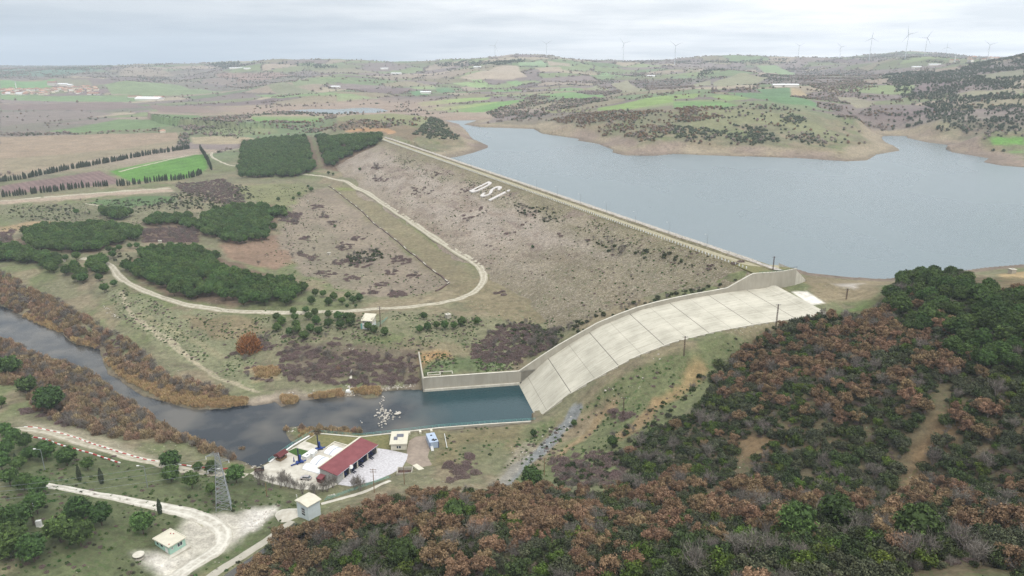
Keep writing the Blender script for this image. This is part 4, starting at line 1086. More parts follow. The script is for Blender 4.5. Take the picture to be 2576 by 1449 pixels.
def road(name, line, width, m, lift=.12, world=False, zfix=None):
    W = smooth_line(line if world else [hit(*p) for p in line])
    d = np.gradient(W, axis=0); d /= np.hypot(d[:, 0], d[:, 1])[:, None] + 1e-9; nrm = np.stack([d[:, 1], -d[:, 0]], 1)
    wd = np.array([width * (1 + .12 * math.sin(i * .37) + .08 * math.sin(i * .11)) / 2 for i in range(len(W))]) if np.isscalar(width) else np.interp(np.linspace(0, 1, len(W)), np.linspace(0, 1, len(width)), width) / 2
    K = 7; V = []; UV = []; cl = np.concatenate([[0], np.cumsum(np.hypot(*np.diff(W, axis=0).T))])
    for j in range(K):
        c_ = -1 + 2 * j / (K - 1); V.append(W + nrm * (wd * c_)[:, None]); UV.append(np.stack([cl, np.full(len(W), c_)], 1))
    V = np.stack(V, 1); UV = np.stack(UV, 1)
    zz_ = gz(V[..., 0], V[..., 1]) if zfix is None else np.full(V.shape[:2], zfix)
    zc = zz_.mean(1, keepdims=True); zz_ = np.maximum(zz_, zz_ * .5 + zc * .5) + lift
    zz_[:, 0] -= lift + .25; zz_[:, -1] -= lift + .25
    V3 = np.concatenate([V, zz_[..., None]], -1); n, k = V.shape[:2]; ii = np.arange(n * k).reshape(n, k)
    F_ = np.stack([ii[:-1, :-1], ii[:-1, 1:], ii[1:, 1:], ii[1:, :-1]], -1).reshape(-1, 4)
    me = np_mesh(name, V3.reshape(-1, 3), F_[:, ::-1], smooth=True)
    u = me.uv_layers.new(name='track'); u.data.foreach_set('uv', UV.reshape(-1, 2)[F_[:, ::-1].ravel()].astype(np.float32).ravel())
    o = link(name, me, m); tag(o, kind='structure'); return o
road("crest_road", [dampt(-20, -2.2, 0)] + [dampt(t, -.4, 0) for t in range(0, int(DLEN) - 10, 60)] + [dampt(DLEN - 25, -1, 0), dampt(DLEN - 8, -3, 0), dampt(DLEN + 6, -9, 0)], 5.2, M_crestrd, .25, world=True)
road("service_road", [(204, 650), (235, 652), (262, 660), (285, 675), (300, 695), (330, 716), (380, 738), (430, 755), (520, 774), (600, 783), (700, 786), (850, 783), (925, 779), (1000, 774), (1100, 764), (1160, 750), (1198, 730), (1216, 705), (1212, 680), (1190, 658), (1130, 622),
                      (1080, 590), (1020, 548), (960, 510), (920, 483), (880, 462), (830, 448), (780, 440), (745, 437)], 6.0, M_grav)
road("field_road", [(-300, 535), (100, 497), (220, 488), (320, 480), (430, 474)], [4, 5, 7, 11, 5], M_grav)
road("farm_track", [(300, 432), (380, 412), (460, 394), (528, 384), (560, 380), (620, 370), (660, 362)], 4.5, M_grav)
road("farm_track", [(533, 384), (532, 392), (545, 402), (570, 413), (600, 419)], 4.5, M_grav)
road("upper_bank_road", [(-260, 1110), (20, 1081), (60, 1079), (110, 1085), (160, 1098), (220, 1118), (290, 1138), (350, 1156), (420, 1172), (520, 1190), (620, 1198)], 6.5, M_grav)
road("lower_road", [(-260, 1180), (60, 1208), (118, 1222), (200, 1236), (290, 1252), (400, 1275), (470, 1290), (530, 1312), (562, 1340), (556, 1372), (520, 1400), (470, 1432), (430, 1460), (390, 1490)], [4, 4, 4, 4, 4, 4.2, 5, 7, 6.5, 6, 6], M_white_rd, .3)
road("footpath", [(215, 512), (260, 520), (312, 532)], 2.2, M_grav)

# ------------------------------------------------------------------ plants: foliage built from many small faces
def quads_at(C, size, aspect=1.0, nrm=None, up=None, g=rng, sp=.36):
    """one quad per centre, random facing (or facing nrm), returns V (4n x 3)"""
    n = len(C); size = np.broadcast_to(size, (n,))
    d = g.normal(size=(n, 3)) if nrm is None else nrm + g.normal(size=(n, 3)) * sp
    d /= np.linalg.norm(d, axis=1)[:, None] + 1e-9
    a = g.normal(size=(n, 3)) if up is None else up + g.normal(size=(n, 3)) * .25
    a -= d * (a * d).sum(1)[:, None]; a /= np.linalg.norm(a, axis=1)[:, None] + 1e-9
    b = np.cross(d, a)
    a = a * (size * .5)[:, None]; b = b * (size * .5 * aspect)[:, None]
    return np.stack([C - a - b, C + a - b, C + a * 1.05 + b, C - a * .9 + b], 1).reshape(-1, 3)
class PL:
    """plant mesh under construction: quads, tone per face, material slot per face"""
    def __init__(s): s.V = []; s.F = []; s.T = []; s.n = 0; s.M = []
    def quads(s, V, tone, slot=0):
        k = len(V) // 4; s.F.append(np.arange(k * 4).reshape(k, 4) + s.n); s.V.append(V); s.n += len(V)
        s.T.append(np.broadcast_to(tone, (k,)).astype(np.float32)); s.M.append(np.full(k, slot)); return s
    def stick(s, p, q, r0, r1, tone=.5, slot=1, n=4):
        p = np.array(p, float); q = np.array(q, float); d = q - p; L_ = np.linalg.norm(d) + 1e-9; d /= L_
        a = np.cross(d, [0.31, .52, .79]); a /= np.linalg.norm(a) + 1e-9; b = np.cross(d, a)
        V = []
        for i in range(n):
            t0, t1 = 2 * math.pi * i / n, 2 * math.pi * (i + 1) / n
            u0 = a * math.cos(t0) + b * math.sin(t0); u1 = a * math.cos(t1) + b * math.sin(t1)
            V += [p + u0 * r0, p + u1 * r0, q + u1 * r1, q + u0 * r1]
        return s.quads(np.array(V), tone, slot)
    def mesh(s, name, slot=None):
        V = np.concatenate(s.V); Fc = np.concatenate(s.F); T = np.concatenate(s.T); M_ = np.concatenate(s.M)
        if slot is not None:
            k = M_ == slot
            Fc = Fc[k]; T = T[k]; M_ = M_[k] * 0
            u, inv = np.unique(Fc.ravel(), return_inverse=True); V = V[u]; Fc = inv.reshape(-1, 4)
        me = np_mesh(name, V, Fc)
        a = me.attributes.new('tone', 'FLOAT', 'FACE'); a.data.foreach_set('value', T)
        me.polygons.foreach_set('material_index', M_.astype(np.int32)); return me
def ball(g, n, c_, r, squash=1.0, shell=.55):
    d = g.normal(size=(n, 3)); d /= np.linalg.norm(d, axis=1)[:, None]
    rr = (shell + (1 - shell) * g.random(n)) * r
    return np.array(c_) + d * rr[:, None] * [1, 1, squash], d
def mk_pine(seed, lean=1.0, tufts=62, per=24, rx=3.3, rz=2.85, zc=4.5):
    g = np.random.default_rng(seed); p = PL()
    # body of the crown: irregular closed hull of broad needle faces
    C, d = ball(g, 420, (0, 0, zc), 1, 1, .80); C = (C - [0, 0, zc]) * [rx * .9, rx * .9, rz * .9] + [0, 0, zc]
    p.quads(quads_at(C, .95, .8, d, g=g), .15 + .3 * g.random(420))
    for i in range(tufts):
        dd = g.normal(size=3); dd /= np.linalg.norm(dd)
        if dd[2] < -.55: dd[2] *= -.4
        cc = np.array([0, 0, zc]) + dd * [rx, rx, rz] * (.86 + .2 * g.random()); rr = .62 + .35 * g.random()
        C, d = ball(g, per, cc, rr, .75, .5)
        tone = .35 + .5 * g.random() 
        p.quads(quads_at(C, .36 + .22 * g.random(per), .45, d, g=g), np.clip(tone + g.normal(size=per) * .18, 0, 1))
    p.stick((0, 0, -.6), (.1 * lean, 0, zc - .8), .24, .15, .4)
    for i in range(5):
        t = i * 1.3 + g.random(); p.stick((0, 0, zc - 2 + .2 * i), (math.cos(t) * 1.7, math.sin(t) * 1.7, zc - .3 + .2 * i), .09, .04, .4, n=3)
    return p
def mk_oak(seed, R=2.3, Hh=4.6, lobes=15, per=62, leaf=.27):
    g = np.random.default_rng(seed); p = PL()
    p.stick((0, 0, -.5), (g.normal() * .2, g.normal() * .2, Hh * .4), .16, .1, .5)
    for i in range(lobes):
        t = g.random() * 6.283; rr = R * math.sqrt(g.random()) * .82; z = Hh * (.32 + .55 * g.random() * (1 - .45 * (rr / R) ** 2))
        cc = (rr * math.cos(t), rr * math.sin(t), z); r_ = .62 + .5 * g.random()
        C, d = ball(g, per, cc, r_, .8, .35)
        tone = .2 + .65 * g.random()
        p.quads(quads_at(C, leaf * (.7 + .6 * g.random(per)), .8, d * .6, g=g), np.clip(tone + g.normal(size=per) * .2, 0, 1))
        p.stick((0, 0, Hh * (.15 + .2 * g.random())), cc, .06, .025, .6, n=3)
    return p
def mk_shrub(seed, R=1.9, Hh=2.8, lobes=18, per=84, leaf=.21):
    g = np.random.default_rng(seed); p = PL()
    for i in range(lobes):
        t = g.random() * 6.283; rr = R * math.sqrt(g.random()) * .8; z = Hh * (.2 + .62 * g.random() * (1 - .5 * (rr / R) ** 2))
        r_ = .6 + .45 * g.random()
        C, d = ball(g, per, (rr * math.cos(t), rr * math.sin(t), z), r_, .85, .55)
        tone = .15 + .6 * g.random()
        p.quads(quads_at(C, leaf * (.7 + .7 * g.random(per)), .8, d, g=g), np.clip(tone + .25 * d[:, 2] * 0 + g.normal(size=per) * .18, 0, 1))
    p.stick((0, 0, -.4), (0, 0, Hh * .5), .12, .06, .5)
    for i in range(4):
        t = g.random() * 6.283; p.stick((0, 0, .1), (math.cos(t) * R * .6, math.sin(t) * R * .6, Hh * .5), .06, .03, .5, n=3)
    return p
def mk_bare(seed, Hh=4.2, R=2.0, n=260, w=.05, twig=.9, fan=.5):
    """leafless: trunk, limbs and a haze of twigs"""
    g = np.random.default_rng(seed); p = PL()
    tips = []
    for i in range(9):
        t = i * .7 + g.random(); e = .5 + .5 * g.random()
        q = np.array([math.cos(t) * R * .55 * e, math.sin(t) * R * .55 * e, Hh * (.45 + .25 * g.random())])
        p.stick((0, 0, -.3), q, .07, .035, .6, n=3); tips.append(q)
        for j in range(3):
            q2 = q + g.normal(size=3) * [R * .3, R * .3, Hh * .1] + [0, 0, Hh * .15]; p.stick(q, q2, .035, .02, .7, n=3); tips.append(q2)
    tips = np.array(tips)
    C = tips[g.integers(0, len(tips), n)] + g.normal(size=(n, 3)) * [.35, .35, .3]
    up = C * [fan, fan, 0] + [0, 0, 1.2]
    p.quads(quads_at(C, twig * (.6 + .6 * g.random(n)), w / twig, None, up, g=g), np.clip(.5 + g.normal(size=n) * .25, 0, 1))
    return p
def mk_willow(seed, R=2.3, Hh=4.0, n=620):
    """dense thin upright twigs in a rounded clump"""
    g = np.random.default_rng(seed); p = PL()
    d = g.normal(size=(n, 3)); d /= np.linalg.norm(d, axis=1)[:, None]; d[:, 2] = np.abs(d[:, 2])
    r_ = .45 + .55 * g.random(n) ** .6
    lump = 1 + .18 * np.sin(d[:, 0] * 5 + seed) * np.cos(d[:, 1] * 4 + seed * 2)
    C = d * (r_ * lump)[:, None] * [R, R, Hh * .92]
    up = C * [.35, .35, 0] + [0, 0, 1.6]
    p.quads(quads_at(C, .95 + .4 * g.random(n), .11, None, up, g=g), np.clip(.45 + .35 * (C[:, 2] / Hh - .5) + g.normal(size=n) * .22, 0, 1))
    for i in range(8):
        t = i * .8; p.stick((math.cos(t) * .2, math.sin(t) * .2, -.3), (math.cos(t) * R * .6, math.sin(t) * R * .6, Hh * .7), .06, .03, .5, n=3)
    return p
def mk_cypress(seed, Hh=5.0, R=.85, n=520):
    g = np.random.default_rng(seed); p = PL()
    z = g.random(n) ** 1.15; rr = R * np.sin(np.clip(z * .93 + .08, 0, 1) * math.pi) ** .7 * (1 - .35 * z)
    t = g.random(n) * 6.283
    C = np.stack([rr * np.cos(t), rr * np.sin(t), .25 + z * Hh * .96], 1) * [1, 1, 1]
    d = np.stack([np.cos(t), np.sin(t), np.full(n, .3)], 1)
    p.quads(quads_at(C, .5, .45, d, np.tile([0, 0, 1.5], (n, 1)), g=g), np.clip(.4 + g.normal(size=n) * .25, 0, 1))
    p.stick((0, 0, -.4), (0, 0, Hh * .8), .12, .03, .4)
    return p
def mk_far(seed, R=3.0, Hh=5.5, n=70, leaf=1.3, low=.15):
    g = np.random.default_rng(seed); p = PL()
    C, d = ball(g, n, (0, 0, 0), 1, 1, .6); C = C * [R, R, Hh * (1 - low) * .5] + [0, 0, Hh * (low + (1 - low) * .5)]
    C += g.normal(size=C.shape) * .25
    p.quads(quads_at(C, leaf * (.7 + .6 * g.random(n)), .8, d, g=g), np.clip(.5 + g.normal(size=n) * .28, 0, 1))
    p.stick((0, 0, -.5), (0, 0, Hh * .4), .2, .15, .5, n=3)
    return p
def mk_bramble(seed, R=2.2, Hh=1.1, n=420):
    g = np.random.default_rng(seed); p = PL()
    t = g.random(n) * 6.283; rr = R * np.sqrt(g.random(n)) * (1 + .2 * np.sin(3 * t + seed))
    C = np.stack([rr * np.cos(t), rr * np.sin(t), Hh * (.15 + .85 * g.random(n)) * (1 - .6 * (rr / R / 1.2) ** 2)], 1)
    up = g.normal(size=(n, 3)) + [0, 0, .8]
    p.quads(quads_at(C, .75, .13, None, up, g=g), np.clip(.5 + g.normal(size=n) * .28, 0, 1)); return p
def mk_tuft(seed, R=.55, Hh=.55, n=60):
    g = np.random.default_rng(seed); p = PL()
    C, d = ball(g, n, (0, 0, .12), R, .7, .4); C[:, 2] = np.abs(C[:, 2])
    p.quads(quads_at(C, .3, .5, d, g=g), np.clip(.5 + g.normal(size=n) * .28, 0, 1)); return p
def mk_reed(seed, R=1.3, Hh=1.9, n=220):
    g = np.random.default_rng(seed); p = PL()
    t = g.random(n) * 6.283; rr = R * np.sqrt(g.random(n)); hh = Hh * (.6 + .5 * g.random(n))
    C = np.stack([rr * np.cos(t), rr * np.sin(t), hh * .5], 1)
    p.quads(quads_at(C, hh, .07, None, np.tile([0, 0, 3.0], (n, 1)) + C * [.5, .5, 0], g=g), np.clip(.5 + g.normal(size=n) * .28, 0, 1)); return p

M_bark = mat("bark", alb(98, 84, 74), .95, .3, scale=3)
M_gbark = mat("pale_bark", alb(140, 130, 122), .95, .25, scale=3)
LM = {
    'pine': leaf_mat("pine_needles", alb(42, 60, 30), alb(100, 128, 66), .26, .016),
    'dpine': leaf_mat("dark_pine_needles", alb(38, 54, 26), alb(86, 110, 52), .26, .016),
    'brown': leaf_mat("withered_oak_leaves", alb(98, 78, 58), alb(154, 126, 96), .24, .016),
    'grey': leaf_mat("bare_grey_twigs", alb(84, 79, 72), alb(134, 126, 116), .2, .02),
    'green': leaf_mat("evergreen_leaves", alb(34, 44, 24), alb(84, 98, 52), .28, .02),
    'bright': leaf_mat("bright_juniper_leaves", alb(52, 68, 22), alb(100, 118, 44), .2, .02),
    'olive': leaf_mat("grey_green_leaves", alb(52, 58, 42), alb(96, 100, 72), .2, .02),
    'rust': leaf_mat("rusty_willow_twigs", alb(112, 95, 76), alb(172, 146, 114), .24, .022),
    'orange': leaf_mat("orange_willow_twigs", alb(128, 78, 44), alb(176, 112, 66), .12, .012),
    'mauve': leaf_mat("mauve_bramble_twigs", alb(98, 82, 78), alb(144, 124, 118), .16, .015),
    'reed': leaf_mat("dry_reeds", alb(148, 122, 84), alb(202, 176, 132), .12, .012),
    'cyp': leaf_mat("cypress_needles", alb(40, 50, 36), alb(74, 84, 58), .2, .015),
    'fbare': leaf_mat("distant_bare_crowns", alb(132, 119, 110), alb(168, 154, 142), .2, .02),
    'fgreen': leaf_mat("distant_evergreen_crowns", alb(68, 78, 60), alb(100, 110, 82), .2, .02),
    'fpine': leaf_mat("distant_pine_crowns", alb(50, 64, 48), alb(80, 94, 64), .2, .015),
    'tuft': leaf_mat("green_tufts", alb(48, 68, 34), alb(92, 118, 58), .2, .03),
}
def species(name, makers, lm, bark=M_bark):
    out_ = []
    for p in makers:
        full = p.mesh(name); full.materials.append(LM[lm]); full.materials.append(bark)
        crown = p.mesh(name + "_crown", 0); crown.materials.append(LM[lm])
        has = any((m == 1).any() for m in p.M); trunk = None
        if has: trunk = p.mesh(name + "_trunk", 1); trunk.materials.append(bark)
        out_.append((full, crown, trunk))
    return out_
SP = {
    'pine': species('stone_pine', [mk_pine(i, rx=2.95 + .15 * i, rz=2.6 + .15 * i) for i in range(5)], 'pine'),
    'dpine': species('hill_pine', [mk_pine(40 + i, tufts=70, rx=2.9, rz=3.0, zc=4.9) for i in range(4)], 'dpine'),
    'brown': species('brown_oak', [mk_oak(60 + i, R=2.1 + .15 * i, per=110, leaf=.235) for i in range(6)], 'brown', M_gbark),
    'green': species('evergreen_shrub', [mk_shrub(80 + i) for i in range(5)], 'green'),
    'bright': species('juniper', [mk_shrub(90 + i, R=1.6, Hh=3.2) for i in range(3)], 'bright'),
    'olive': species('evergreen_shrub', [mk_shrub(95 + i, R=2.1, Hh=2.6) for i in range(3)], 'olive'),
    'grey': species('bare_tree', [mk_bare(100 + i, n=420) for i in range(4)], 'grey', M_gbark),
    'pale': species('bare_tree', [mk_bare(110 + i, Hh=6, R=2.8, n=460, w=.06, twig=1.2) for i in range(3)], 'grey', M_gbark),
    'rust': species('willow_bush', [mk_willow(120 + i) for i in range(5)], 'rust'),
    'orange': species('willow_bush', [mk_willow(130, R=3.4, Hh=5.4, n=1300)], 'orange'),
    'mauve': species('bramble', [mk_bramble(140 + i) for i in range(4)], 'mauve'),
    'cyp': species('cypress', [mk_cypress(150 + i) for i in range(4)], 'cyp'),
    'reed': species('reed_clump', [mk_reed(160 + i) for i in range(3)], 'reed'),
    'tuft': species('tuft', [mk_tuft(170 + i) for i in range(3)], 'tuft'),
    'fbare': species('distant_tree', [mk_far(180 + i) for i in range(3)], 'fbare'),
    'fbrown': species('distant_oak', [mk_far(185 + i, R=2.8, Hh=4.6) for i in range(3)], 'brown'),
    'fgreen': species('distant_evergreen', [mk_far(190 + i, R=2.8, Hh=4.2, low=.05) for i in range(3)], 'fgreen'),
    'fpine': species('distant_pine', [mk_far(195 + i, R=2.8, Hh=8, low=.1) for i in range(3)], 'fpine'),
}
HT = {'pine': 4.3, 'dpine': 4.9, 'brown': 2.9, 'green': 1.6, 'bright': 1.8, 'olive': 1.5, 'grey': 2.4, 'pale': 3.4, 'rust': 2.2, 'orange': 2.8, 'mauve': .5, 'cyp': 2.6, 'reed': .9}
NAMES = {'pine': 'stone_pine', 'dpine': 'pine_tree', 'brown': 'oak_tree', 'green': 'evergreen_shrub', 'bright': 'juniper_bush', 'olive': 'evergreen_shrub', 'grey': 'bare_tree', 'pale': 'bare_tree', 'rust': 'willow_bush',
         'orange': 'willow_bush', 'mauve': 'bramble_bush', 'cyp': 'cypress_tree', 'reed': 'reed_clump'}
CATS = {'pine': 'pine tree', 'dpine': 'pine tree', 'brown': 'oak tree', 'green': 'shrub', 'bright': 'bush', 'olive': 'shrub', 'grey': 'bare tree', 'pale': 'bare tree', 'rust': 'bush', 'orange': 'bush', 'mauve': 'bush', 'cyp': 'cypress', 'reed': 'reeds'}

def plant(kind, x, y, label, group=None, s=1.0, parts=True, z=None, var=None, sz=None):
    k = rnd.randrange(len(SP[kind])) if var is None else var
    full, crown, trunk = SP[kind][k]
    zz_ = (float(gz(x, y)) if z is None else z) - .1
    rot = rnd.random() * 6.283
    if parts and trunk is not None:
        o = empty(NAMES[kind], (x, y, zz_), rot)
        link('trunk', trunk, None, o); link('crown', crown, None, o)
    else:
        o = link(NAMES[kind], full); o.location = (x, y, zz_); o.rotation_euler = (0, 0, rot)
    s2 = s * (sz if sz else 1) 
    o.scale = (s, s, s2)
    tag(o, label, CATS[kind], group)
    return o

def scat(poly, spacing, excl=(), thin=1.0, world=False, g=rng, jit=.48):
    """jittered grid inside a picture polygon laid on the ground"""
    W = poly if world else hitpoly(poly); a = np.array(W); lo_, hi_ = a.min(0), a.max(0)
    xs = np.arange(lo_[0], hi_[0], spacing); ys = np.arange(lo_[1], hi_[1], spacing)
    if len(xs) == 0 or len(ys) == 0: return np.zeros((0, 2))
    gx, gy = np.meshgrid(xs, ys); gx = gx.ravel() + g.uniform(-jit, jit, gx.size) * spacing; gy = gy.ravel() + g.uniform(-jit, jit, gy.size) * spacing
    k = pip(gx, gy, W)
    for e in excl:
        k &= ~pip(gx, gy, e)
    if thin < 1: k &= g.random(len(gx)) < thin
    return np.stack([gx[k], gy[k]], 1)
def inview(x, y, z, m=60):
    dx, dy, dz = x, y, z - CAM_H
    f = dy * math.cos(PITCH) - dz * math.sin(PITCH); u = dy * math.sin(PITCH) + dz * math.cos(PITCH)
    px = 1288 + FPX * dx / np.maximum(f, 1); py = 724.5 - FPX * u / np.maximum(f, 1)
    return (f > 1) & (px > -m) & (px < 2576 + m) & (py > -m) & (py < 1449 + m), px, py

def gn_stuff(name, pts, scl, kinds, kidx, label, rot=None, zoff=-.1, sink=True, zs=None):
    """one object whose points carry full plant meshes"""
    pts = np.asarray(pts, float); n = len(pts)
    if n == 0: return None
    zz_ = gz(pts[:, 0], pts[:, 1]) + zoff if zs is None else zs
    me = bpy.data.meshes.new(name); me.vertices.add(n); me.vertices.foreach_set('co', np.stack([pts[:, 0], pts[:, 1], zz_], 1).astype(np.float32).ravel())
    coll = bpy.data.collections.new(name + "_kinds"); base = []; cnt = 0
    for kd in kinds:
        base.append((cnt, len(SP[kd])))
        for j, (full, _, _) in enumerate(SP[kd]):
            o = bpy.data.objects.new("%03d_%s" % (cnt, kd), full); coll.objects.link(o); cnt += 1
    kidx = np.asarray(kidx); b0_ = np.array([b[0] for b in base])[kidx]; nn = np.array([b[1] for b in base])[kidx]
    ix = b0_ + (rng.random(n) * nn).astype(int)
    for nm, tp, val in (('idx', 'INT', ix.astype(np.int32)), ('scl', 'FLOAT', np.asarray(scl, np.float32)), ('rot', 'FLOAT', (rng.random(n) * 6.283).astype(np.float32) if rot is None else rot)):
        at = me.attributes.new(nm, tp, 'POINT'); at.data.foreach_set('value', val)
    o = link(name, me); tag(o, label, None, None, 'stuff')
    ng = bpy.data.node_groups.new(name, 'GeometryNodeTree')
    ng.interface.new_socket('Geometry', in_out='INPUT', socket_type='NodeSocketGeometry'); ng.interface.new_socket('Geometry', in_out='OUTPUT', socket_type='NodeSocketGeometry')
    gi = ng.nodes.new('NodeGroupInput'); go = ng.nodes.new('NodeGroupOutput'); ip = ng.nodes.new('GeometryNodeInstanceOnPoints'); ci = ng.nodes.new('GeometryNodeCollectionInfo')
    ci.inputs['Collection'].default_value = coll; ci.inputs['Separate Children'].default_value = True; ci.inputs['Reset Children'].default_value = True
    ip.inputs['Pick Instance'].default_value = True
    def na_(nm, tp):
        q = ng.nodes.new('GeometryNodeInputNamedAttribute'); q.data_type = tp; q.inputs['Name'].default_value = nm; return q.outputs[0]
    ng.links.new(gi.outputs[0], ip.inputs['Points']); ng.links.new(ci.outputs[0], ip.inputs['Instance']); ng.links.new(na_('idx', 'INT'), ip.inputs['Instance Index'])
    cx_ = ng.nodes.new('ShaderNodeCombineXYZ'); ng.links.new(na_('rot', 'FLOAT'), cx_.inputs[2]); ng.links.new(cx_.outputs[0], ip.inputs['Rotation'])
    ng.links.new(na_('scl', 'FLOAT'), ip.inputs['Scale']); ng.links.new(ip.outputs[0], go.inputs[0])
    md = o.modifiers.new('scatter', 'NODES'); md.node_group = ng
    return o
def split_near(P, n, zref=1.5):
    """indices of the n plants that show largest, and the rest"""
    z = gz(P[:, 0], P[:, 1]); v, px, py = inview(P[:, 0], P[:, 1], z + zref, 20)
    d = np.hypot(np.hypot(P[:, 0], P[:, 1]), z - CAM_H) + np.where(v, 0, 1e6)
    o = np.argsort(d); k = o[:n]; k = k[d[k] < 1e6]
    return k, np.setdiff1d(np.arange(len(P)), k)

# ------------------------------------------------------------------ wooded hill beside and below the camera
near_poly = [(610, 1560), (590, 1465), (700, 1368), (770, 1330), (830, 1325), (900, 1292), (960, 1268), (1050, 1250), (1150, 1245), (1230, 1238), (1550, 1248), (1800, 1262), (2050, 1275), (2576, 1310), (3500, 1360), (3500, 1800), (2900, 2500), (1300, 2300), (700, 1800)]
right_poly = [(1990, 812), (1925, 838), (1870, 885), (1800, 925), (1790, 965), (1745, 1040), (1670, 1072), (1610, 1095), (1590, 1125), (1560, 1160), (1600, 1190), (1550, 1235), (1800, 1250), (2050, 1262), (2576, 1300), (3500, 1350), (3500, 690), (2576, 735), (2480, 745), (2430, 700), (2330, 695), (2240, 730), (2205, 790), (2100, 800), (2040, 792)]
clear = [hitpoly(P) for P in ([zs(380, 500), zs(480, 440), zs(560, 470), zs(540, 560), zs(470, 640), zs(430, 760), zs(330, 790), zs(370, 640)], [zs(1400, 900), zs(1520, 720), zs(1560, 600), zs(1640, 380), zs(1740, 250), zs(1800, 100), zs(1900, 60), zs(1920, 110), zs(1850, 260), zs(1800, 420), zs(1790, 560), zs(1700, 720), zs(1600, 880)],
         [zs(780, 690), zs(900, 700), zs(960, 760), zs(830, 770)], [zr(1060, 470), zr(1400, 400), zr(1280, 480), zr(1190, 580), zr(1100, 610), zr(1100, 540)], [(2490, 680), (2600, 675), (2640, 715), (2530, 725)],
         [(2320, 1449), (2400, 1425), (2576, 1440), (2576, 1500), (2320, 1500)], [(1780, 1230), (1810, 1232), (1800, 1262), (1770, 1262)])]
Pn = scat(near_poly, 3.45); Pr = scat(right_poly, 3.3, excl=[hitpoly(near_poly)])
PZ = hitpoly([(2190, 775), (2240, 725), (2320, 700), (2430, 705), (2500, 745), (2600, 760), (3400, 740), (3400, 1000), (2576, 975), (2480, 945), (2400, 915), (2340, 860), (2260, 840)])
PF = np.concatenate([Pn, Pr]); ok = np.ones(len(PF), bool)
for W in clear: ok &= ~(sdist(PF[:, 0], PF[:, 1], W) > 0)
sx_ = (PF[:, 0] - SA[0]) * SD[0] + (PF[:, 1] - SA[1]) * SD[1]; sy_ = (PF[:, 0] - SA[0]) * SN[0] + (PF[:, 1] - SA[1]) * SN[1]
ok &= ~((sx_ > -5) & (sx_ < SLEN + 14) & (sy_ < 49) & (sy_ > -3))
ok &= rng.random(len(PF)) < .93
PF = PF[ok]
zf = gz(PF[:, 0], PF[:, 1]); vis, pxf, pyf = inview(PF[:, 0], PF[:, 1], zf)
nz1 = fbm(PF[:, 0] / 16, PF[:, 1] / 16, 201, 3); nz2 = fbm(PF[:, 0] / 9, PF[:, 1] / 9, 203, 2)
# share of brown oaks, as the photograph has it
brown = np.interp(pyf, [700, 800, 900, 1000, 1060, 1120, 1215, 1240, 1290, 1320, 1400, 1500], [.25, .46, .58, .44, .26, .15, .08, .52, .46, .28, .30, .30])
brown = np.where((pyf > 1225) & (pxf < 1250), .5, brown)
brown = np.where((pyf > 1225) & (pyf < 1345) & (pxf > 1350) & (pxf < 1900), .5, brown)
brown = np.where((pyf > 1345) & (pxf > 900) & (pxf < 1900), .25, brown)
brown = np.where((pyf < 1200) & (pxf > 2450), .45, brown)
brown = np.where((pyf < 1200) & (pxf < 1800), .16, brown)
u = .55 * rng.random(len(PF)) + .45 * np.clip((nz2 - .28) / .44, 0, 1)
kind = np.where(u < brown * .92, 0, np.where(rng.random(len(PF)) < np.where(pyf > 1290, .13, .10), 2, 1))    # 0 brown 1 green 2 grey
inpz = pip(PF[:, 0], PF[:, 1], PZ)
pz_ = inpz & (rng.random(len(PF)) < .30)
kind = np.where(pz_, 3, np.where(inpz & (kind == 0) & (rng.random(len(PF)) < .6), 1, kind))
gsel = rng.random(len(PF))
kind = np.where((kind == 1) & (gsel < .16), 4, kind)      # bright juniper
kind = np.where((kind == 1) & (gsel > .64), 5, kind)      # grey-green
KK = ['brown', 'green', 'grey', 'dpine', 'bright', 'olive']
size = np.where(kind == 3, .98, np.where(kind == 0, .95, 1.0)) * rng.uniform(.72, 1.3, len(PF))
size = size * np.where(pyf > 1300, 1.18, 1.05) * np.where(kind == 3, .72 + .28 * sst(0, 22, sdist(PF[:, 0], PF[:, 1], PZ)), 1)
WHERE = [("on the near slope beneath the camera", lambda x, y: (y > 1225)), ("on the wooded hill beyond the ravine", lambda x, y: (y <= 1225) & (y > 930)), ("near the top of the hill by the reservoir", lambda x, y: y <= 930)]
LAB = {'brown': "rusty brown oak with withered leaves", 'green': "dense dark evergreen shrub", 'grey': "leafless grey twiggy tree", 'dpine': "dark green bushy pine", 'bright': "bright yellow green juniper bush", 'olive': "grey green evergreen shrub"}
rest_all = []
for k, kd in enumerate(KK):
    I = np.where(kind == k)[0]
    sel, rest = split_near(PF[I], {'brown': 290, 'green': 200, 'olive': 90, 'grey': 150, 'dpine': 110, 'bright': 150}[kd])
    for j in I[sel]:
        x, y = PF[j]; w = next(t for t, f in WHERE if f(pxf[j], pyf[j]) )
        side = "left end" if pxf[j] < 1250 else "middle part" if pxf[j] < 1900 else "right end"
        plant(kd, x, y, f"{LAB[kd]} {w}, {side}", f"{kd} trees {w}, {side}", size[j], parts=(pyf[j] > 1150 or kd == 'dpine'), sz=rng.uniform(.85, 1.15))
    rest_all.append(I[rest])
R_ = np.concatenate(rest_all)
gn_stuff("hill_thicket", PF[R_], size[R_], KK, kind[R_], "mixed thicket of brown oaks and evergreen shrubs covering the rest of the wooded hill")
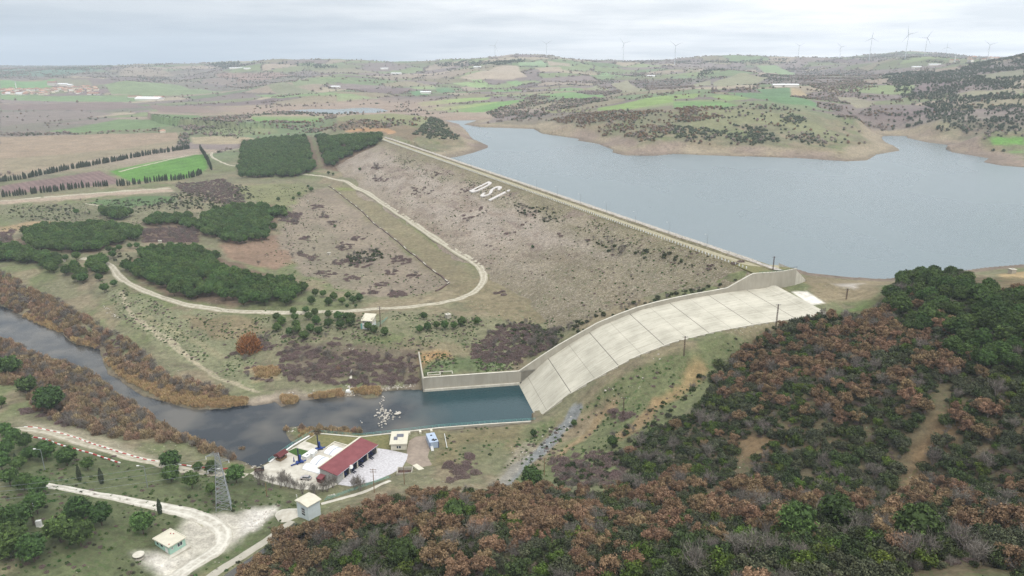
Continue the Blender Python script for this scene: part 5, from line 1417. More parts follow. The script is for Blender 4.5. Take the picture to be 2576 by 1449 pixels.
# understorey that fills the gaps
U = np.concatenate([scat(near_poly, 2.3), scat(right_poly, 2.5)]); 
for W in clear: U = U[~pip(U[:, 0], U[:, 1], W)]
sx_ = (U[:, 0] - SA[0]) * SD[0] + (U[:, 1] - SA[1]) * SD[1]; sy_ = (U[:, 0] - SA[0]) * SN[0] + (U[:, 1] - SA[1]) * SN[1]
U = U[~((sx_ > -5) & (sx_ < SLEN + 12) & (sy_ < 48) & (sy_ > -3))]
gn_stuff("undergrowth", U, rng.uniform(.35, .62, len(U)), ['green', 'olive', 'grey', 'mauve'], rng.choice(4, len(U), p=[.45, .2, .2, .15]), "low undergrowth between the trees of the wooded hill")
for (x, y, s, l) in [(1337, 1205, 1.15, "tall dark green pine at the foot of the wooded slope beside the gully"), (2005, 1320, 1.25, "large dark pine on the near slope, leftmost of the three big ones"), (2105, 1290, 1.2, "large dark pine on the near slope, middle of the three big ones"),
                     (2310, 1335, 1.3, "large dark pine on the near slope, rightmost of the three big ones"), (1010, 1395, 1.1, "dark round pine among brown oaks low on the near slope"), (1145, 1290, 1.0, "dark green pine at the upper edge of the near slope"),
                     (1541, 1112, .62, "open grey green olive tree alone on the grassy bank"), (1342, 1090, .45, "small dark bush at the grassy foot of the spillway bank"), (1444, 1065, .42, "small round dark bush beside the head of the stony gully")]:
    h_ = hit(x, y, HT['dpine'] * s * .8); plant('dpine', h_[0], h_[1], l, None, s)

# ------------------------------------------------------------------ stone pines
def crown_at(kd, x, y, s, label, group, parts=True, sz=None):
    h_ = hit(x, y, HT[kd] * s * (sz or 1)); return plant(kd, h_[0], h_[1], label, group, s, parts, sz=sz)
GROVES = [
    ("dense pine grove above the bend of the gravel road", [zb0 for zb0 in [(312, 680), (350, 655), (362, 632), (470, 626), (540, 645), (562, 672), (609, 698), (674, 708), (768, 722), (776, 738), (757, 756), (724, 772), (658, 776), (609, 774), (572, 766), (559, 748), (493, 756), (428, 745), (362, 715)]], 6.3),
    ("large pine grove near the left end of the gravel road", [(43, 618), (66, 585), (141, 574), (263, 570), (329, 575), (360, 592), (350, 608), (296, 620), (230, 638), (164, 640), (92, 630)], 6.2),
    ("belt of pines on the bank at the far left", [(-40, 630), (33, 628), (99, 645), (158, 668), (170, 690), (165, 708), (140, 695), (112, 678), (49, 662), (-40, 658)], 4.6),
    ("small pine stand below the end of the gravel road", [(180, 672), (200, 690), (230, 704), (226, 718), (197, 720), (178, 702)], 4.4),
    ("small pine stand at the bend of the gravel road", [(215, 662), (262, 662), (280, 682), (272, 696), (235, 698)], 4.6),
    ("broad pine grove in the hollow behind the big one", [(497, 580), (513, 545), (560, 532), (618, 520), (658, 525), (697, 532), (725, 538), (727, 547), (680, 555), (697, 578), (676, 605), (618, 616), (559, 610), (503, 598)], 6.2),
    ("strip of young pines joining two groves", [(359, 566), (388, 545), (437, 545), (498, 550), (497, 578), (430, 568)], 5.2),
    ("short pine row beside the footpath", [(250, 535), (290, 535), (330, 540), (320, 556), (275, 556)], 5.2),
    ("left block of the pine plantation at the far end of the dam", [(609, 365), (678, 354), (764, 347), (774, 356), (792, 425), (762, 445), (609, 448), (596, 430), (608, 412)], 5.9),
    ("right block of the pine plantation at the far end of the dam", [(794, 347), (958, 343), (962, 362), (946, 380), (932, 412), (914, 430), (878, 433), (850, 425), (818, 418)], 5.9)]
allp = []; gi_ = []
for gidx, (nm, P, sp_) in enumerate(GROVES):
    q = scat(P, sp_, jit=.26); q = q[rng.random(len(q)) < np.where(sdist(q[:, 0], q[:, 1], hitpoly(P)) < 3.5, .62, .96)]; allp.append(q); gi_.append(np.full(len(q), gidx))
allp = np.concatenate(allp); gi_ = np.concatenate(gi_)
do_ = (allp[:, 0] - DA[0]) * DN[0] + (allp[:, 1] - DA[1]) * DN[1]
k = (do_ > 96) | (gi_ < 8); k |= gz(allp[:, 0], allp[:, 1]) <= sample(Z, allp[:, 0], allp[:, 1]) + .05
allp = allp[k]; gi_ = gi_[k]
ps = rng.uniform(.84, 1.16, len(allp)) * np.where(gi_ == 6, .8, 1)
sel, rest = split_near(allp, 215)
for j in sel:
    nm = GROVES[gi_[j]][0]
    plant('pine', allp[j][0], allp[j][1], f"round crowned stone pine in the {nm}", f"pines of the {nm}", ps[j], parts=False)
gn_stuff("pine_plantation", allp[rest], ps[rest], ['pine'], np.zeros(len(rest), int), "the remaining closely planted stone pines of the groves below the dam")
ROADP = [(783, 754), (793, 734), (812, 737), (826, 757), (839, 744), (860, 755), (875, 742), (888, 752), (903, 747)]
for x, y in ROADP: crown_at('pine', x, y, .68, "dark green stone pine in the group just above the gravel road", "pines just above the road")
for x, y, s in [(873, 768, .32), (895, 768, .32)]: crown_at('pine', x, y, s, "very small young pine at the edge of the gravel road", "young pines at the road edge")
LOWP = [(696, 796), (708, 806), (696, 822), (728, 832), (738, 781), (742, 796), (744, 814), (746, 827), (769, 778), (776, 793), (791, 784), (795, 804), (780, 824), (801, 830), (764, 842), (825, 789), (826, 811), (851, 793), (856, 814), (871, 794), (884, 796), (881, 807)]
for x, y in LOWP: crown_at('pine', x, y, .62 + .12 * rnd.random(), "round stone pine in the loose group just below the gravel road", "pines just below the road")
for x, y in [(925, 819), (940, 827), (967, 832)]: crown_at('pine', x, y, .68, "round stone pine in front of the small roofed valve house", "pines in front of the valve house")
for x, y, s in [(1066, 793, .56), (1055, 826, .55), (1075.5, 820, .58), (1098, 816, .55), (1119, 816, .7), (1142, 817, .55), (1162, 807, .72), (1200.5, 806, .56)]:
    crown_at('pine', x, y, s, "round stone pine in the row beside the small concrete box", "pines beside the concrete box", sz=1.1)
for x, y, s in [(248, 696, .75), (286, 711, .62), (262, 722, .9), (191, 642, .9), (164, 647, .7), (283, 638, .8), (287, 628, .6), (273, 625, .7), (299, 622, .7), (326, 617, .6), (344, 616, .65), (211, 600, .8), (191, 531, .75), (225, 533, .3), (775, 468, .5), (783, 475, .75), (752, 487, .6), (738, 498, .5), (770, 480, .3), (826, 434, .6), (838, 437, .5),
                (905, 425, .6), (700, 500, .6), (842, 568, .38), (1340, 620, .3)]:
    crown_at('pine', x, y, s, "lone round pine standing apart from the groves on the rough grass", "scattered single pines", parts=False)
for X_, Y_, r in [(60, 60, 75), (170, 190, 68), (320, 280, 95), (0, 300, 40), (25, 480, 45), (75, 520, 50), (155, 555, 50), (30, 600, 55), (290, 620, 65), (185, 640, 45), (430, 655, 65), (570, 705, 45), (0, 690, 60), (120, 700, 45), (55, 790, 60), (150, 825, 55), (250, 850, 60), (230, 960, 75), (110, 1050, 95), (20, 1070, 60),
                  (380, 1130, 95), (510, 1010, 85), (515, 1155, 95), (655, 1035, 80), (930, 1090, 85), (205, 1255, 95), (80, 1180, 95), (20, 1250, 80), (1115, 680, 68), (1120, 770, 60), (1255, 810, 65), (1300, 725, 35), (1390, 730, 48), (1385, 870, 42), (-60, 1180, 90), (-80, 1050, 80)]:
    x, y = zl(X_, Y_); s = 1.0
    for _ in range(3):
        h_ = hit(x, y, HT['pine'] * s); dist = math.sqrt(h_[0] ** 2 + h_[1] ** 2 + (h_[2] - CAM_H) ** 2); s = r * .3827 * dist / FPX / 4.3
    w = "by the bushes along the river bank" if Y_ < 320 else "between the bank road and the lower road" if Y_ < 900 and X_ < 700 else "on the grassy slope around the steel pylon" if X_ > 1000 else "on the grassy slope below the lower road"
    plant('pine', h_[0], h_[1], f"large dark green round pine {w}", f"pines {w}", s)
h_ = hit(592, 1190, 4.0); plant('pine', h_[0], h_[1], "large dark round pine alone at the corner of the yard by the river", None, .98)
for X_, Y_, s, l in [(515, 770, 1.05, "slim dark cypress beside the lower road, left of the pair"), (660, 790, 1.1, "slim dark cypress beside the lower road, right of the pair"), (1045, 990, 1.0, "dark conical conifer at the edge of the lower gravel road"), (100, 680, .9, "thin dark conifer among the pines at the left edge")]:
    crown_at('cyp', *zl(X_, Y_), s, l, None, sz=1.15)

# ------------------------------------------------------------------ conifer windbreaks on the plain
def row_line(P, step, conv=None):
    W = smooth_line([hit(*(conv(*p) if conv else p)) for p in P], step); return W
for nm, P in (("upper windbreak between the brown field and the farm track", [(0, 458), (60, 450), (150, 432), (250, 413), (330, 398), (400, 386), (478, 374)]),
              ("lower windbreak between the ploughed strip and the dirt track", [(6, 496), (80, 488), (150, 480), (200, 473), (272, 468)]),
              ("windbreak along the lower edge of the bright green field", [(297, 468), (340, 464), (400, 456), (470, 449), (508, 438)]),
              ("windbreak closing the end of the bright green field", [(504, 376), (516, 394), (526, 412), (532, 428)])):
    W = row_line(P, 2.1)
    keep = [i for i in range(len(W)) if rnd.random() < .9]
    for i in keep:
        x, y = W[i] + rng.normal(size=2) * .4
        s = 1.45 * rnd.uniform(.75, 1.2)
        plant('cyp', x, y, f"dark conifer in the {nm}", f"conifers of the {nm}", s, parts=False)
n_cyp = sum(1 for o in COL.objects if o.name.startswith('cypress'))

# ------------------------------------------------------------------ riverside willows, reeds, brambles
FARB = [(-420, 590), (0, 680), (60, 720), (130, 752), (200, 790), (260, 830), (320, 862), (390, 915), (440, 955), (520, 975), (600, 1000), (560, 1010), (470, 1000), (400, 985), (330, 945), (290, 925), (262, 890), (187, 860), (158, 832), (59, 792), (0, 765), (-420, 672)]
NEARB = [(-420, 750), (0, 856), (43, 872), (82, 892), (138, 914), (200, 926), (262, 972), (318, 1014), (370, 1048), (415, 1070), (440, 1100), (500, 1115), (560, 1140), (600, 1165), (540, 1150), (470, 1120), (400, 1112), (300, 1104), (220, 1090), (150, 1065), (100, 1040), (60, 990), (0, 965), (-420, 850)]
wq = []; wn = []
for nm, P, spc in (("far bank of the river", FARB, 3.4), ("near bank of the river", NEARB, 3.4)):
    q = scat(P, spc); q = q[rng.random(len(q)) < .96]
    q = q[sdist(q[:, 0], q[:, 1], RIVER_W) < -.5]
    wq.append(q); wn += [nm] * len(q)
wq = np.concatenate(wq); ks_, kr_ = split_near(wq, 330)
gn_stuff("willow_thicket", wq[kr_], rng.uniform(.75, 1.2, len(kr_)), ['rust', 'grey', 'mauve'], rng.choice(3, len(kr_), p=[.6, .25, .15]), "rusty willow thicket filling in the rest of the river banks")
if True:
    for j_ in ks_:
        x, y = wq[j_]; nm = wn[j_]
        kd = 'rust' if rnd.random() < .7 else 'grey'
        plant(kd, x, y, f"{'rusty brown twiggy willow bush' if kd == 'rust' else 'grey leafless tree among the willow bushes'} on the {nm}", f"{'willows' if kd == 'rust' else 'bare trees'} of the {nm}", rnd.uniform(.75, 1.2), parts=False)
for x, y, s, l in [(205, 955, 1.0, ""), (265, 1065, .95, ""), (283, 1090, .6, "")]:
    crown_at('pale', x, y, s, "pale dead leafless tree leaning out of the near riverside bushes", "pale dead riverside trees", parts=False)
for x, y, s in [(440, 590, .9), (425, 572, .8), (470, 592, .7)]: crown_at('pale', x, y, s, "pale leafless tree in the hollow between two pine groves", "pale bare trees in the hollow")
for x, y, s in [(735, 640, .7), (790, 625, .6), (650, 660, .6), (480, 655, .4)]: crown_at('pale', x, y, s, "thin grey leafless tree on the rough ground left of the berm", "thin bare trees on the rough ground")
crown_at('orange', 626, 858, 1.9, "big bright orange willow bush alone on the slope below the road", None, sz=1.0)
for x, y, s, l in [(850, 925, .55, "dark reddish bare shrub on the bank above the pool outlet"), (720, 1075, .6, "dark red twiggy bush at the tip of the bank below the yard"), (610, 1130, .8, "reddish bare bush at the bend below the island bank"), (585, 1145, .7, "brown bare bush on the near bank beside the pylon"),
                   (415, 1140, .5, "low rusty bush above the striped kerb"), (1395, 0, 0, "")]:
    if s: crown_at('rust', x, y, s, l, None)
q = scat([(735, 1085), (780, 1078), (880, 1080), (905, 1090), (860, 1092), (780, 1098), (745, 1100)], 2.2)
for x, y in q: plant('rust' if rnd.random() < .5 else 'reed', x, y, "golden brown reed and willow clump on the bank outside the yard railing", "clumps outside the yard railing", rnd.uniform(.45, .8), parts=False)
# winter saplings in the lower yard
for X_, Y_ in [(60, 900), (130, 930), (270, 960), (400, 960), (440, 880), (480, 950), (540, 980), (620, 1010), (740, 1060), (900, 1075), (930, 1080), (1060, 1040), (1130, 1010), (1220, 960), (1600, 960), (1560, 1000), (1650, 1000)]:
    x, y = zy(X_, Y_); crown_at('grey', x, y, .8 + .3 * rnd.random(), "pinkish leafless sapling growing along the lower edge of the yard", "bare saplings along the yard", parts=False, sz=1.25)
reeds = []
for P in ([(70, 790), (140, 815), (160, 833), (145, 845), (90, 812), (60, 798)], [(262, 905), (290, 905), (340, 935), (400, 965), (470, 990), (560, 1000), (625, 1003), (620, 1018), (560, 1024), (500, 1024), (420, 1010), (340, 968), (300, 945)], [(708, 1000), (745, 1000), (750, 1012), (735, 1018), (712, 1018)],
          [(870, 985), (955, 975), (955, 996), (900, 990)], [(640, 930), (700, 925), (700, 945), (650, 950)], [(176, 850), (240, 868), (250, 878), (190, 862)], [(760, 998), (860, 985), (865, 996), (790, 1003)], [(445, 1085), (500, 1095), (520, 1110), (470, 1105)]):
    reeds.append(scat(P, 1.25))
reeds = np.concatenate(reeds); reeds = reeds[sdist(reeds[:, 0], reeds[:, 1], RIVER_W) < 1.0]
gn_stuff("reed_bed", reeds, rng.uniform(.6, 1.1, len(reeds)), ['reed'], np.zeros(len(reeds), int), "pale dry reeds lining the river bank")
# brambles and scrub patches
BR = []
for P, sp_, den in ([[(700, 880), (790, 870), (830, 895), (900, 880), (1050, 890), (1055, 960), (900, 975), (820, 965), (740, 960), (700, 930)], 2.3, .68], [[(1190, 870), (1260, 820), (1330, 815), (1400, 840), (1390, 880), (1330, 905), (1240, 915), (1180, 900)], 2.2, .9],
                    [[(350, 575), (495, 570), (498, 610), (360, 610)], 2.6, .8], [[(700, 530), (760, 535), (750, 560), (700, 556)], 2.4, .8], [[(440, 465), (560, 450), (600, 475), (620, 520), (540, 510), (470, 490)], 2.8, .75],
                    [[(0, 585), (40, 578), (30, 610), (0, 612)], 2.6, .7], [[(640, 850), (690, 855), (690, 885), (640, 880)], 2.2, .9], [[(1120, 1170), (1180, 1140), (1200, 1200), (1130, 1215)], 2.2, .35], [[(560, 880), (640, 900), (700, 960), (640, 960), (580, 920)], 3, .3],
                    [[(1540, 1020), (1590, 1040), (1570, 1060), (1545, 1050)], 2, .8], [[(1380, 1160), (1500, 1130), (1580, 1150), (1560, 1225), (1400, 1215)], 2.3, .5], [[(700, 840), (880, 850), (900, 870), (720, 880)], 3, .3], [[(60, 1020), (160, 1040), (250, 1075), (150, 1070), (30, 1030)], 2.2, .7]):
    q = scat(P, sp_); BR.append(q[rng.random(len(q)) < den])
for x, y, r in [(905, 660, 26), (880, 700, 18), (930, 735, 16), (820, 690, 20), (870, 620, 20), (900, 600, 12), (1000, 740, 18), (960, 715, 10), (1040, 695, 12), (1010, 655, 20), (985, 685, 12), (815, 545, 12), (800, 520, 12), (835, 560, 10), (770, 600, 12), (850, 660, 14), (790, 650, 14), (760, 640, 12), (740, 560, 10),
                (1160, 480, 14), (1210, 530, 20), (1060, 480, 22), (1100, 440, 16), (1180, 545, 20), (1290, 590, 14), (1310, 560, 14), (950, 420, 12), (960, 450, 14), (1230, 620, 10), (1380, 640, 10), (1350, 530, 14), (1420, 590, 14), (1480, 610, 20), (1560, 640, 16), (1640, 720, 18), (1690, 690, 16), (1560, 760, 12), (1260, 740, 14), (1350, 770, 10), (1700, 655, 12), (1790, 670, 16), (1850, 660, 14)]:
    q = scat([(x - r * 1.5, y - r * .25), (x, y - r * .55), (x + r * 1.5, y), (x + r * .6, y + r * .5), (x - r, y + r * .5)], 2.3); BR.append(q[rng.random(len(q)) < (.4 if x < 1050 else .12)])
BR = np.concatenate(BR); BR = BR[(sdist(BR[:, 0], BR[:, 1], RIVER_W) < -1)]; WHITEP = hitpoly([(340, 1385), (460, 1300), (560, 1290), (690, 1268), (700, 1290), (620, 1370), (450, 1460), (370, 1440)]); BR = BR[~pip(BR[:, 0], BR[:, 1], WHITEP)]
k_, rest = split_near(BR, 130)
for j in k_: plant('mauve', BR[j][0], BR[j][1], "mauve leafless bramble thicket on the bank around the pool", "brambles around the pool", rnd.uniform(.6, 1.05), parts=False)
gn_stuff("bramble_scrub", BR[rest], rng.uniform(.5, 1.0, len(rest)), ['mauve', 'grey'], rng.choice(2, len(rest), p=[.9, .1]), "mauve leafless brambles spread over the slopes")
# evergreen scrub between fields and groves, on the right of the dam toe, along the crest
EV = []
for P, sp_, den in ([[(400, 500), (470, 480), (560, 500), (620, 520), (560, 530), (450, 530), (380, 520)], 3.4, .5], [[(1340, 810), (1480, 800), (1560, 778), (1640, 750), (1760, 728), (1850, 705), (1868, 712), (1700, 748), (1560, 795), (1460, 850), (1380, 890), (1330, 905), (1330, 860)], 2.2, .55], [[(870, 640), (960, 625), (965, 650), (880, 672)], 2.2, .7], [[(1400, 1190), (1480, 1150), (1600, 1130), (1580, 1235), (1400, 1232)], 2.6, .5], [[(1520, 1100), (1600, 1060), (1790, 930), (1800, 960), (1620, 1110), (1560, 1150)], 3.0, .3],
                    [[(1240, 815), (1330, 810), (1390, 835), (1420, 850), (1370, 890), (1290, 850)], 2.4, .5], [[(30, 520), (180, 515), (240, 545), (120, 560), (20, 545)], 4.0, .3], [[(380, 300), (500, 300), (640, 320), (600, 350), (520, 340), (470, 330)], 4, .3], [[(1290, 510), (1400, 530), (1420, 560), (1350, 560), (1300, 535)], 2.4, .45],
                    [[(1480, 590), (1560, 600), (1600, 640), (1520, 640)], 2.6, .35], [[(1560, 620), (1700, 640), (1780, 690), (1660, 670)], 2.8, .3], [[(200, 505), (440, 500), (460, 520), (300, 540)], 4, .3], [[(560, 470), (620, 465), (640, 500), (590, 510)], 3, .4], [[(240, 640), (340, 640), (330, 660), (260, 655)], 3, .3]):
    q = scat(P, sp_); EV.append(q[rng.random(len(q)) < den])
EV = np.concatenate(EV)
sx_ = (EV[:, 0] - SA[0]) * SD[0] + (EV[:, 1] - SA[1]) * SD[1]; sy_ = (EV[:, 0] - SA[0]) * SN[0] + (EV[:, 1] - SA[1]) * SN[1]
EV = EV[~((sx_ > -5) & (sx_ < SLEN + 20) & (sy_ < 48) & (sy_ > -2.5))]
gn_stuff("evergreen_scrub", EV, rng.uniform(.3, .75, len(EV)), ['green', 'olive', 'grey'], rng.choice(3, len(EV), p=[.45, .3, .25]), "low evergreen scrub on the slopes around the dam")
# green tufts over open slopes
TF = []
for P, sp_, den in ([[(905, 440), (1000, 380), (1880, 690), (1500, 790), (1230, 690)], 2.2, .10], [[(960, 380), (1890, 680), (1780, 700), (1300, 520), (1000, 420)], 1.6, .16], [[(560, 960), (440, 800), (640, 800), (1400, 790), (1300, 930), (1050, 940)], 1.7, .22], [[(1300, 1100), (1480, 1010), (1800, 870), (1900, 850), (1780, 970), (1580, 1120), (1440, 1200), (1250, 1210)], 1.5, .28],
                    [[(0, 1230), (200, 1130), (640, 1210), (760, 1280), (560, 1449), (0, 1500)], 1.6, .22], [[(420, 500), (760, 460), (1130, 712), (1000, 770), (740, 700), (600, 600)], 2.2, .12], [[(250, 700), (420, 775), (560, 940), (420, 880), (300, 800)], 1.6, .3], [[(430, 780), (1400, 790), (1420, 850), (1040, 870), (640, 870)], 1.6, .2], [[(0, 515), (430, 500), (480, 560), (0, 600)], 2.4, .2], [[(1060, 895), (1290, 890), (1290, 930), (1080, 942)], 1.3, .4],
                    [[(1110, 1080), (1300, 1070), (1200, 1180), (1110, 1180)], 1.8, .15], [[(1960, 835), (2230, 745), (2150, 800), (2000, 860)], 1.3, .3]):
    q = scat(P, sp_); q = q[rng.random(len(q)) < den * 2 * np.clip((fbm(q[:, 0] / 12, q[:, 1] / 12, 301, 3) - .35) * 4, 0, 1)] if len(q) else q; TF.append(q)
TF = np.concatenate(TF)
sx_ = (TF[:, 0] - SA[0]) * SD[0] + (TF[:, 1] - SA[1]) * SD[1]; sy_ = (TF[:, 0] - SA[0]) * SN[0] + (TF[:, 1] - SA[1]) * SN[1]
TF = TF[~pip(TF[:, 0], TF[:, 1], WHITEP)]; sx_ = (TF[:, 0] - SA[0]) * SD[0] + (TF[:, 1] - SA[1]) * SD[1]; sy_ = (TF[:, 0] - SA[0]) * SN[0] + (TF[:, 1] - SA[1]) * SN[1]; TF = TF[~((sx_ > -5) & (sx_ < SLEN + 20) & (sy_ < 47) & (sy_ > -2.5))]
kt_ = rng.choice(3, len(TF), p=[.66, .22, .12])
gn_stuff("weed_tufts", TF, rng.uniform(.5, 1.4, len(TF)) * np.array([1, .32, .24])[kt_], ['tuft', 'mauve', 'olive'], kt_, "green weed tufts dotted over the open slopes")

# ------------------------------------------------------------------ trees of the far country
TD = np.where(farm > .5, .006 + 1.9 * np.clip(hedge, 0, 1) + .75 * wild, 0).astype(np.float32)
TD *= (dl < -30)
TG = np.where(fbm(X / 260, Y / 260, 401, 3) > .56, .55, .16).astype(np.float32)       # evergreen share
TB = np.full(X.shape, .12, np.float32)                                               # rusty share
def trees(conv, P, den, gshare=None, bshare=None):
    W = hitpoly([conv(*p) for p in P]); m = pip(X, Y, W)
    TD[m] = den
    if gshare is not None: TG[m] = gshare
    if bshare is not None: TB[m] = bshare
idc = lambda x, y: (x, y)
for conv, P, den, g_, b_ in [
    (z3, [(0, 650), (120, 600), (400, 560), (900, 640), (1200, 700), (1500, 860), (1400, 900), (1100, 940), (800, 905), (0, 890)], .3, .45, .4),
    (z3, [(380, 500), (760, 470), (1640, 520), (1750, 700), (1560, 800), (1300, 760), (1000, 640), (700, 590)], 1.1, .35, .35),
    (z3, [(0, 760), (280, 780), (500, 750), (700, 790), (800, 880), (600, 905), (250, 890), (0, 885)], 3.0, .9, .4),
    (z3, [(780, 680), (960, 700), (1090, 780), (960, 805), (780, 770)], 2.2, .85, .3), (z3, [(800, 830), (1000, 820), (1170, 920), (1000, 930)], 1.2, .8, .3),
    (z2, [(1590, 650), (1900, 575), (2300, 560), (2576, 570), (2576, 720), (2400, 830), (2200, 800), (2000, 740), (1800, 690)], 2.6, .25, .8),
    (z3, [(0, 640), (250, 600), (380, 620), (340, 700), (100, 740), (0, 740)], 2.4, .15, .8),
    (z2, [(1130, 580), (1300, 520), (1500, 440), (1900, 470), (2100, 480), (1700, 560), (1560, 640), (1250, 625)], 1.8, .5, .3),
    (z3, [(1650, 745), (1700, 680), (1900, 640), (1640, 520), (1520, 410), (1600, 380), (2100, 360), (2300, 290), (2700, 200), (2700, 800), (2200, 835), (1900, 815)], 2.2, .85, .2),
    (z3, [(1180, 700), (1500, 600), (1700, 640), (1660, 740), (1560, 830), (1420, 790)], 1.8, .35, .3),
    (z3, [(900, 410), (1100, 390), (1400, 430), (1640, 520), (1700, 640), (1450, 640), (1200, 550), (1000, 470)], 1.0, .3, .3),
    (z2, [(570, 750), (650, 690), (780, 620), (1000, 745), (930, 785), (760, 785)], 3.0, .95, .1), (z2, [(0, 640), (300, 640), (480, 600), (640, 600), (700, 640), (600, 680), (300, 700), (0, 720)], 1.2, .3, .5),
    (z1, [(1560, 228), (1620, 200), (1800, 180), (1960, 205), (2200, 190), (2576, 212), (2576, 232), (2200, 215), (1900, 218)], 1.6, .95, 0),
    (z2, [(690, 200), (900, 190), (1200, 185), (1450, 170), (1450, 185), (1380, 195), (1220, 215), (900, 215)], 1.6, .95, 0), (z3, [(0, 285), (500, 280), (900, 265), (1100, 275), (900, 300), (300, 310), (0, 300)], 1.2, .8, 0),
    (z3, [(1280, 262), (1500, 225), (1740, 205), (1900, 220), (2140, 245), (2000, 300), (1700, 290), (1400, 285)], .8, .7, .1), (z3, [(160, 410), (300, 350), (380, 350), (250, 400)], 1.5, .9, 0), (z3, [(420, 460), (860, 385), (900, 395), (560, 470)], 1.4, .8, .1),
    (z1, [(1320, 700), (1480, 620), (1660, 590), (1900, 580), (1940, 600), (1850, 660), (1600, 690), (1450, 730)], 2.4, .35, .2), (z1, [(1940, 655), (2100, 640), (2460, 600), (2576, 600), (2576, 730), (2300, 720), (2150, 700)], 1.8, .3, .4),
    (z1, [(1540, 740), (1900, 725), (2100, 740), (2050, 770), (1650, 770)], 1.6, .3, .2), (z1, [(1360, 740), (1440, 730), (1450, 860), (1370, 850)], 2.0, .5, .2), (z1, [(0, 735), (180, 715), (430, 725), (400, 752), (0, 752)], 1.2, .4, .2), (z1, [(430, 735), (1100, 700), (1400, 690), (1400, 722), (1100, 722), (700, 745)], .5, .3, .3),
    (z1, [(1100, 340), (1350, 350), (1700, 430), (1720, 460), (1500, 410)], 1.4, .2, .1), (z1, [(1700, 445), (1900, 430), (2576, 440), (2576, 460), (2000, 470)], 1.0, .2, .1), (z1, [(0, 600), (100, 560), (60, 600)], .1, .3, .1), (z1, [(380, 460), (560, 455), (700, 470), (520, 495)], .7, .3, .1),
    (z1, [(1450, 590), (1900, 575), (2576, 570), (2576, 592), (2000, 596)], 1.2, .6, .1), (z3, [(2120, 850), (2300, 840), (2420, 910), (2500, 940), (2400, 960), (2150, 920)], 2.2, .15, .1), (z3, [(2280, 820), (2576, 800), (2576, 838), (2330, 842)], 2.0, .7, .1),
    (z3, [(1390, 880), (1480, 850), (1530, 870), (1500, 900), (1400, 900)], 1.2, .4, .1), (z2, [(2000, 480), (2300, 460), (2576, 420), (2576, 440), (2250, 480)], 1.2, .3, .3),
    (z1, [(0, 180), (800, 200), (1300, 215), (1000, 235), (600, 260), (0, 225)], .6, .8, 0)]:
    trees(conv, P, den, g_, b_)
# fields painted after stay open
OPEN = [(z3, P) for P in ([(395, 515), (720, 520), (1055, 600), (1050, 622), (820, 600), (560, 555)], [(600, 490), (860, 478), (1000, 545), (865, 545), (760, 545)], [(0, 585), (350, 585), (490, 610), (400, 620), (0, 632)], [(240, 540), (440, 535), (570, 560), (400, 575)], [(1180, 545), (1330, 550), (1490, 580), (1440, 622), (1340, 632)],
        [(290, 440), (500, 370), (700, 405), (420, 470), (300, 468)], [(600, 318), (750, 312), (890, 370), (880, 388), (780, 388), (650, 350)], [(520, 350), (600, 345), (780, 388), (640, 392)], [(110, 460), (270, 425), (310, 465), (150, 472)], [(2240, 385), (2576, 345), (2576, 400), (2300, 425)], [(2040, 530), (2200, 500), (2576, 490), (2576, 515), (2100, 545)],
        [(2320, 850), (2480, 842), (2576, 845), (2576, 900), (2350, 905)])] + [(z2, P) for P in ([(1220, 225), (1380, 215), (1400, 260), (1455, 300), (1330, 320), (1000, 320), (930, 310), (1100, 260)], [(1500, 230), (1700, 225), (1790, 265), (1560, 262)], [(1605, 180), (1780, 200), (1790, 225), (1620, 215)], [(1380, 192), (1560, 175), (1600, 215), (1400, 215)],
        [(610, 500), (1050, 460), (1180, 455), (1160, 475), (650, 530)], [(730, 540), (1200, 495), (1250, 490), (1180, 520), (770, 560)], [(790, 570), (1440, 468), (1430, 485), (1120, 572)], [(870, 350), (1000, 340), (1200, 375), (1080, 385)], [(1290, 335), (1380, 330), (1450, 360), (1370, 370)], [(540, 420), (650, 405), (720, 435), (600, 445)],
        [(750, 395), (850, 385), (920, 415), (800, 425)], [(1560, 450), (1800, 418), (2030, 440), (2060, 460), (1750, 470)], [(1990, 540), (2300, 480), (2576, 445), (2576, 492), (2300, 540), (2000, 560)], [(2100, 355), (2220, 325), (2380, 400), (2250, 420)], [(0, 430), (100, 430), (320, 465), (0, 492)], [(0, 600), (450, 580), (700, 620), (500, 640), (0, 640)])] + \
       [(idc, P) for P in ([(0, 343), (250, 337), (445, 333), (440, 370), (300, 390), (0, 440)], [(275, 430), (400, 404), (520, 385), (522, 425), (480, 447), (330, 458)], [(0, 468), (250, 429), (300, 452), (290, 463), (0, 490)], [(0, 262), (300, 256), (370, 268), (280, 276), (0, 276)], [(375, 262), (500, 268), (560, 285), (400, 283)], [(110, 331), (180, 322), (300, 300), (500, 290), (508, 297), (430, 318), (200, 334)],
        [(505, 335), (560, 322), (620, 315), (690, 322), (600, 335)], [(480, 345), (560, 342), (640, 348), (615, 362), (485, 362)], [(630, 293), (840, 292), (800, 303), (640, 305)], [(0, 238), (230, 240), (420, 248), (330, 256), (0, 250)], [(250, 212), (450, 214), (560, 232), (430, 240), (280, 236)], [(0, 202), (140, 197), (220, 200), (240, 238), (0, 240)], [(0, 450), (300, 395), (480, 375), (520, 385), (520, 470), (0, 500)])]
for conv, P in OPEN:
    W = hitpoly([conv(*p) for p in P]); m = pip(X, Y, W); TD[m] *= .0
for P, k_ in (([(0, 256), (420, 256), (700, 285), (500, 298), (300, 330), (0, 338)], .06), ([(0, 196), (240, 196), (560, 215), (700, 250), (400, 256), (0, 252)], .15), ([(240, 160), (560, 172), (900, 190), (940, 262), (640, 255), (500, 225), (240, 205)], .45)):
    W = hitpoly(P); m = pip(X, Y, W); TD[m] *= k_
TD[(band > .25) | (dl > -12)] = 0
TD[(GR < 560)] = 0
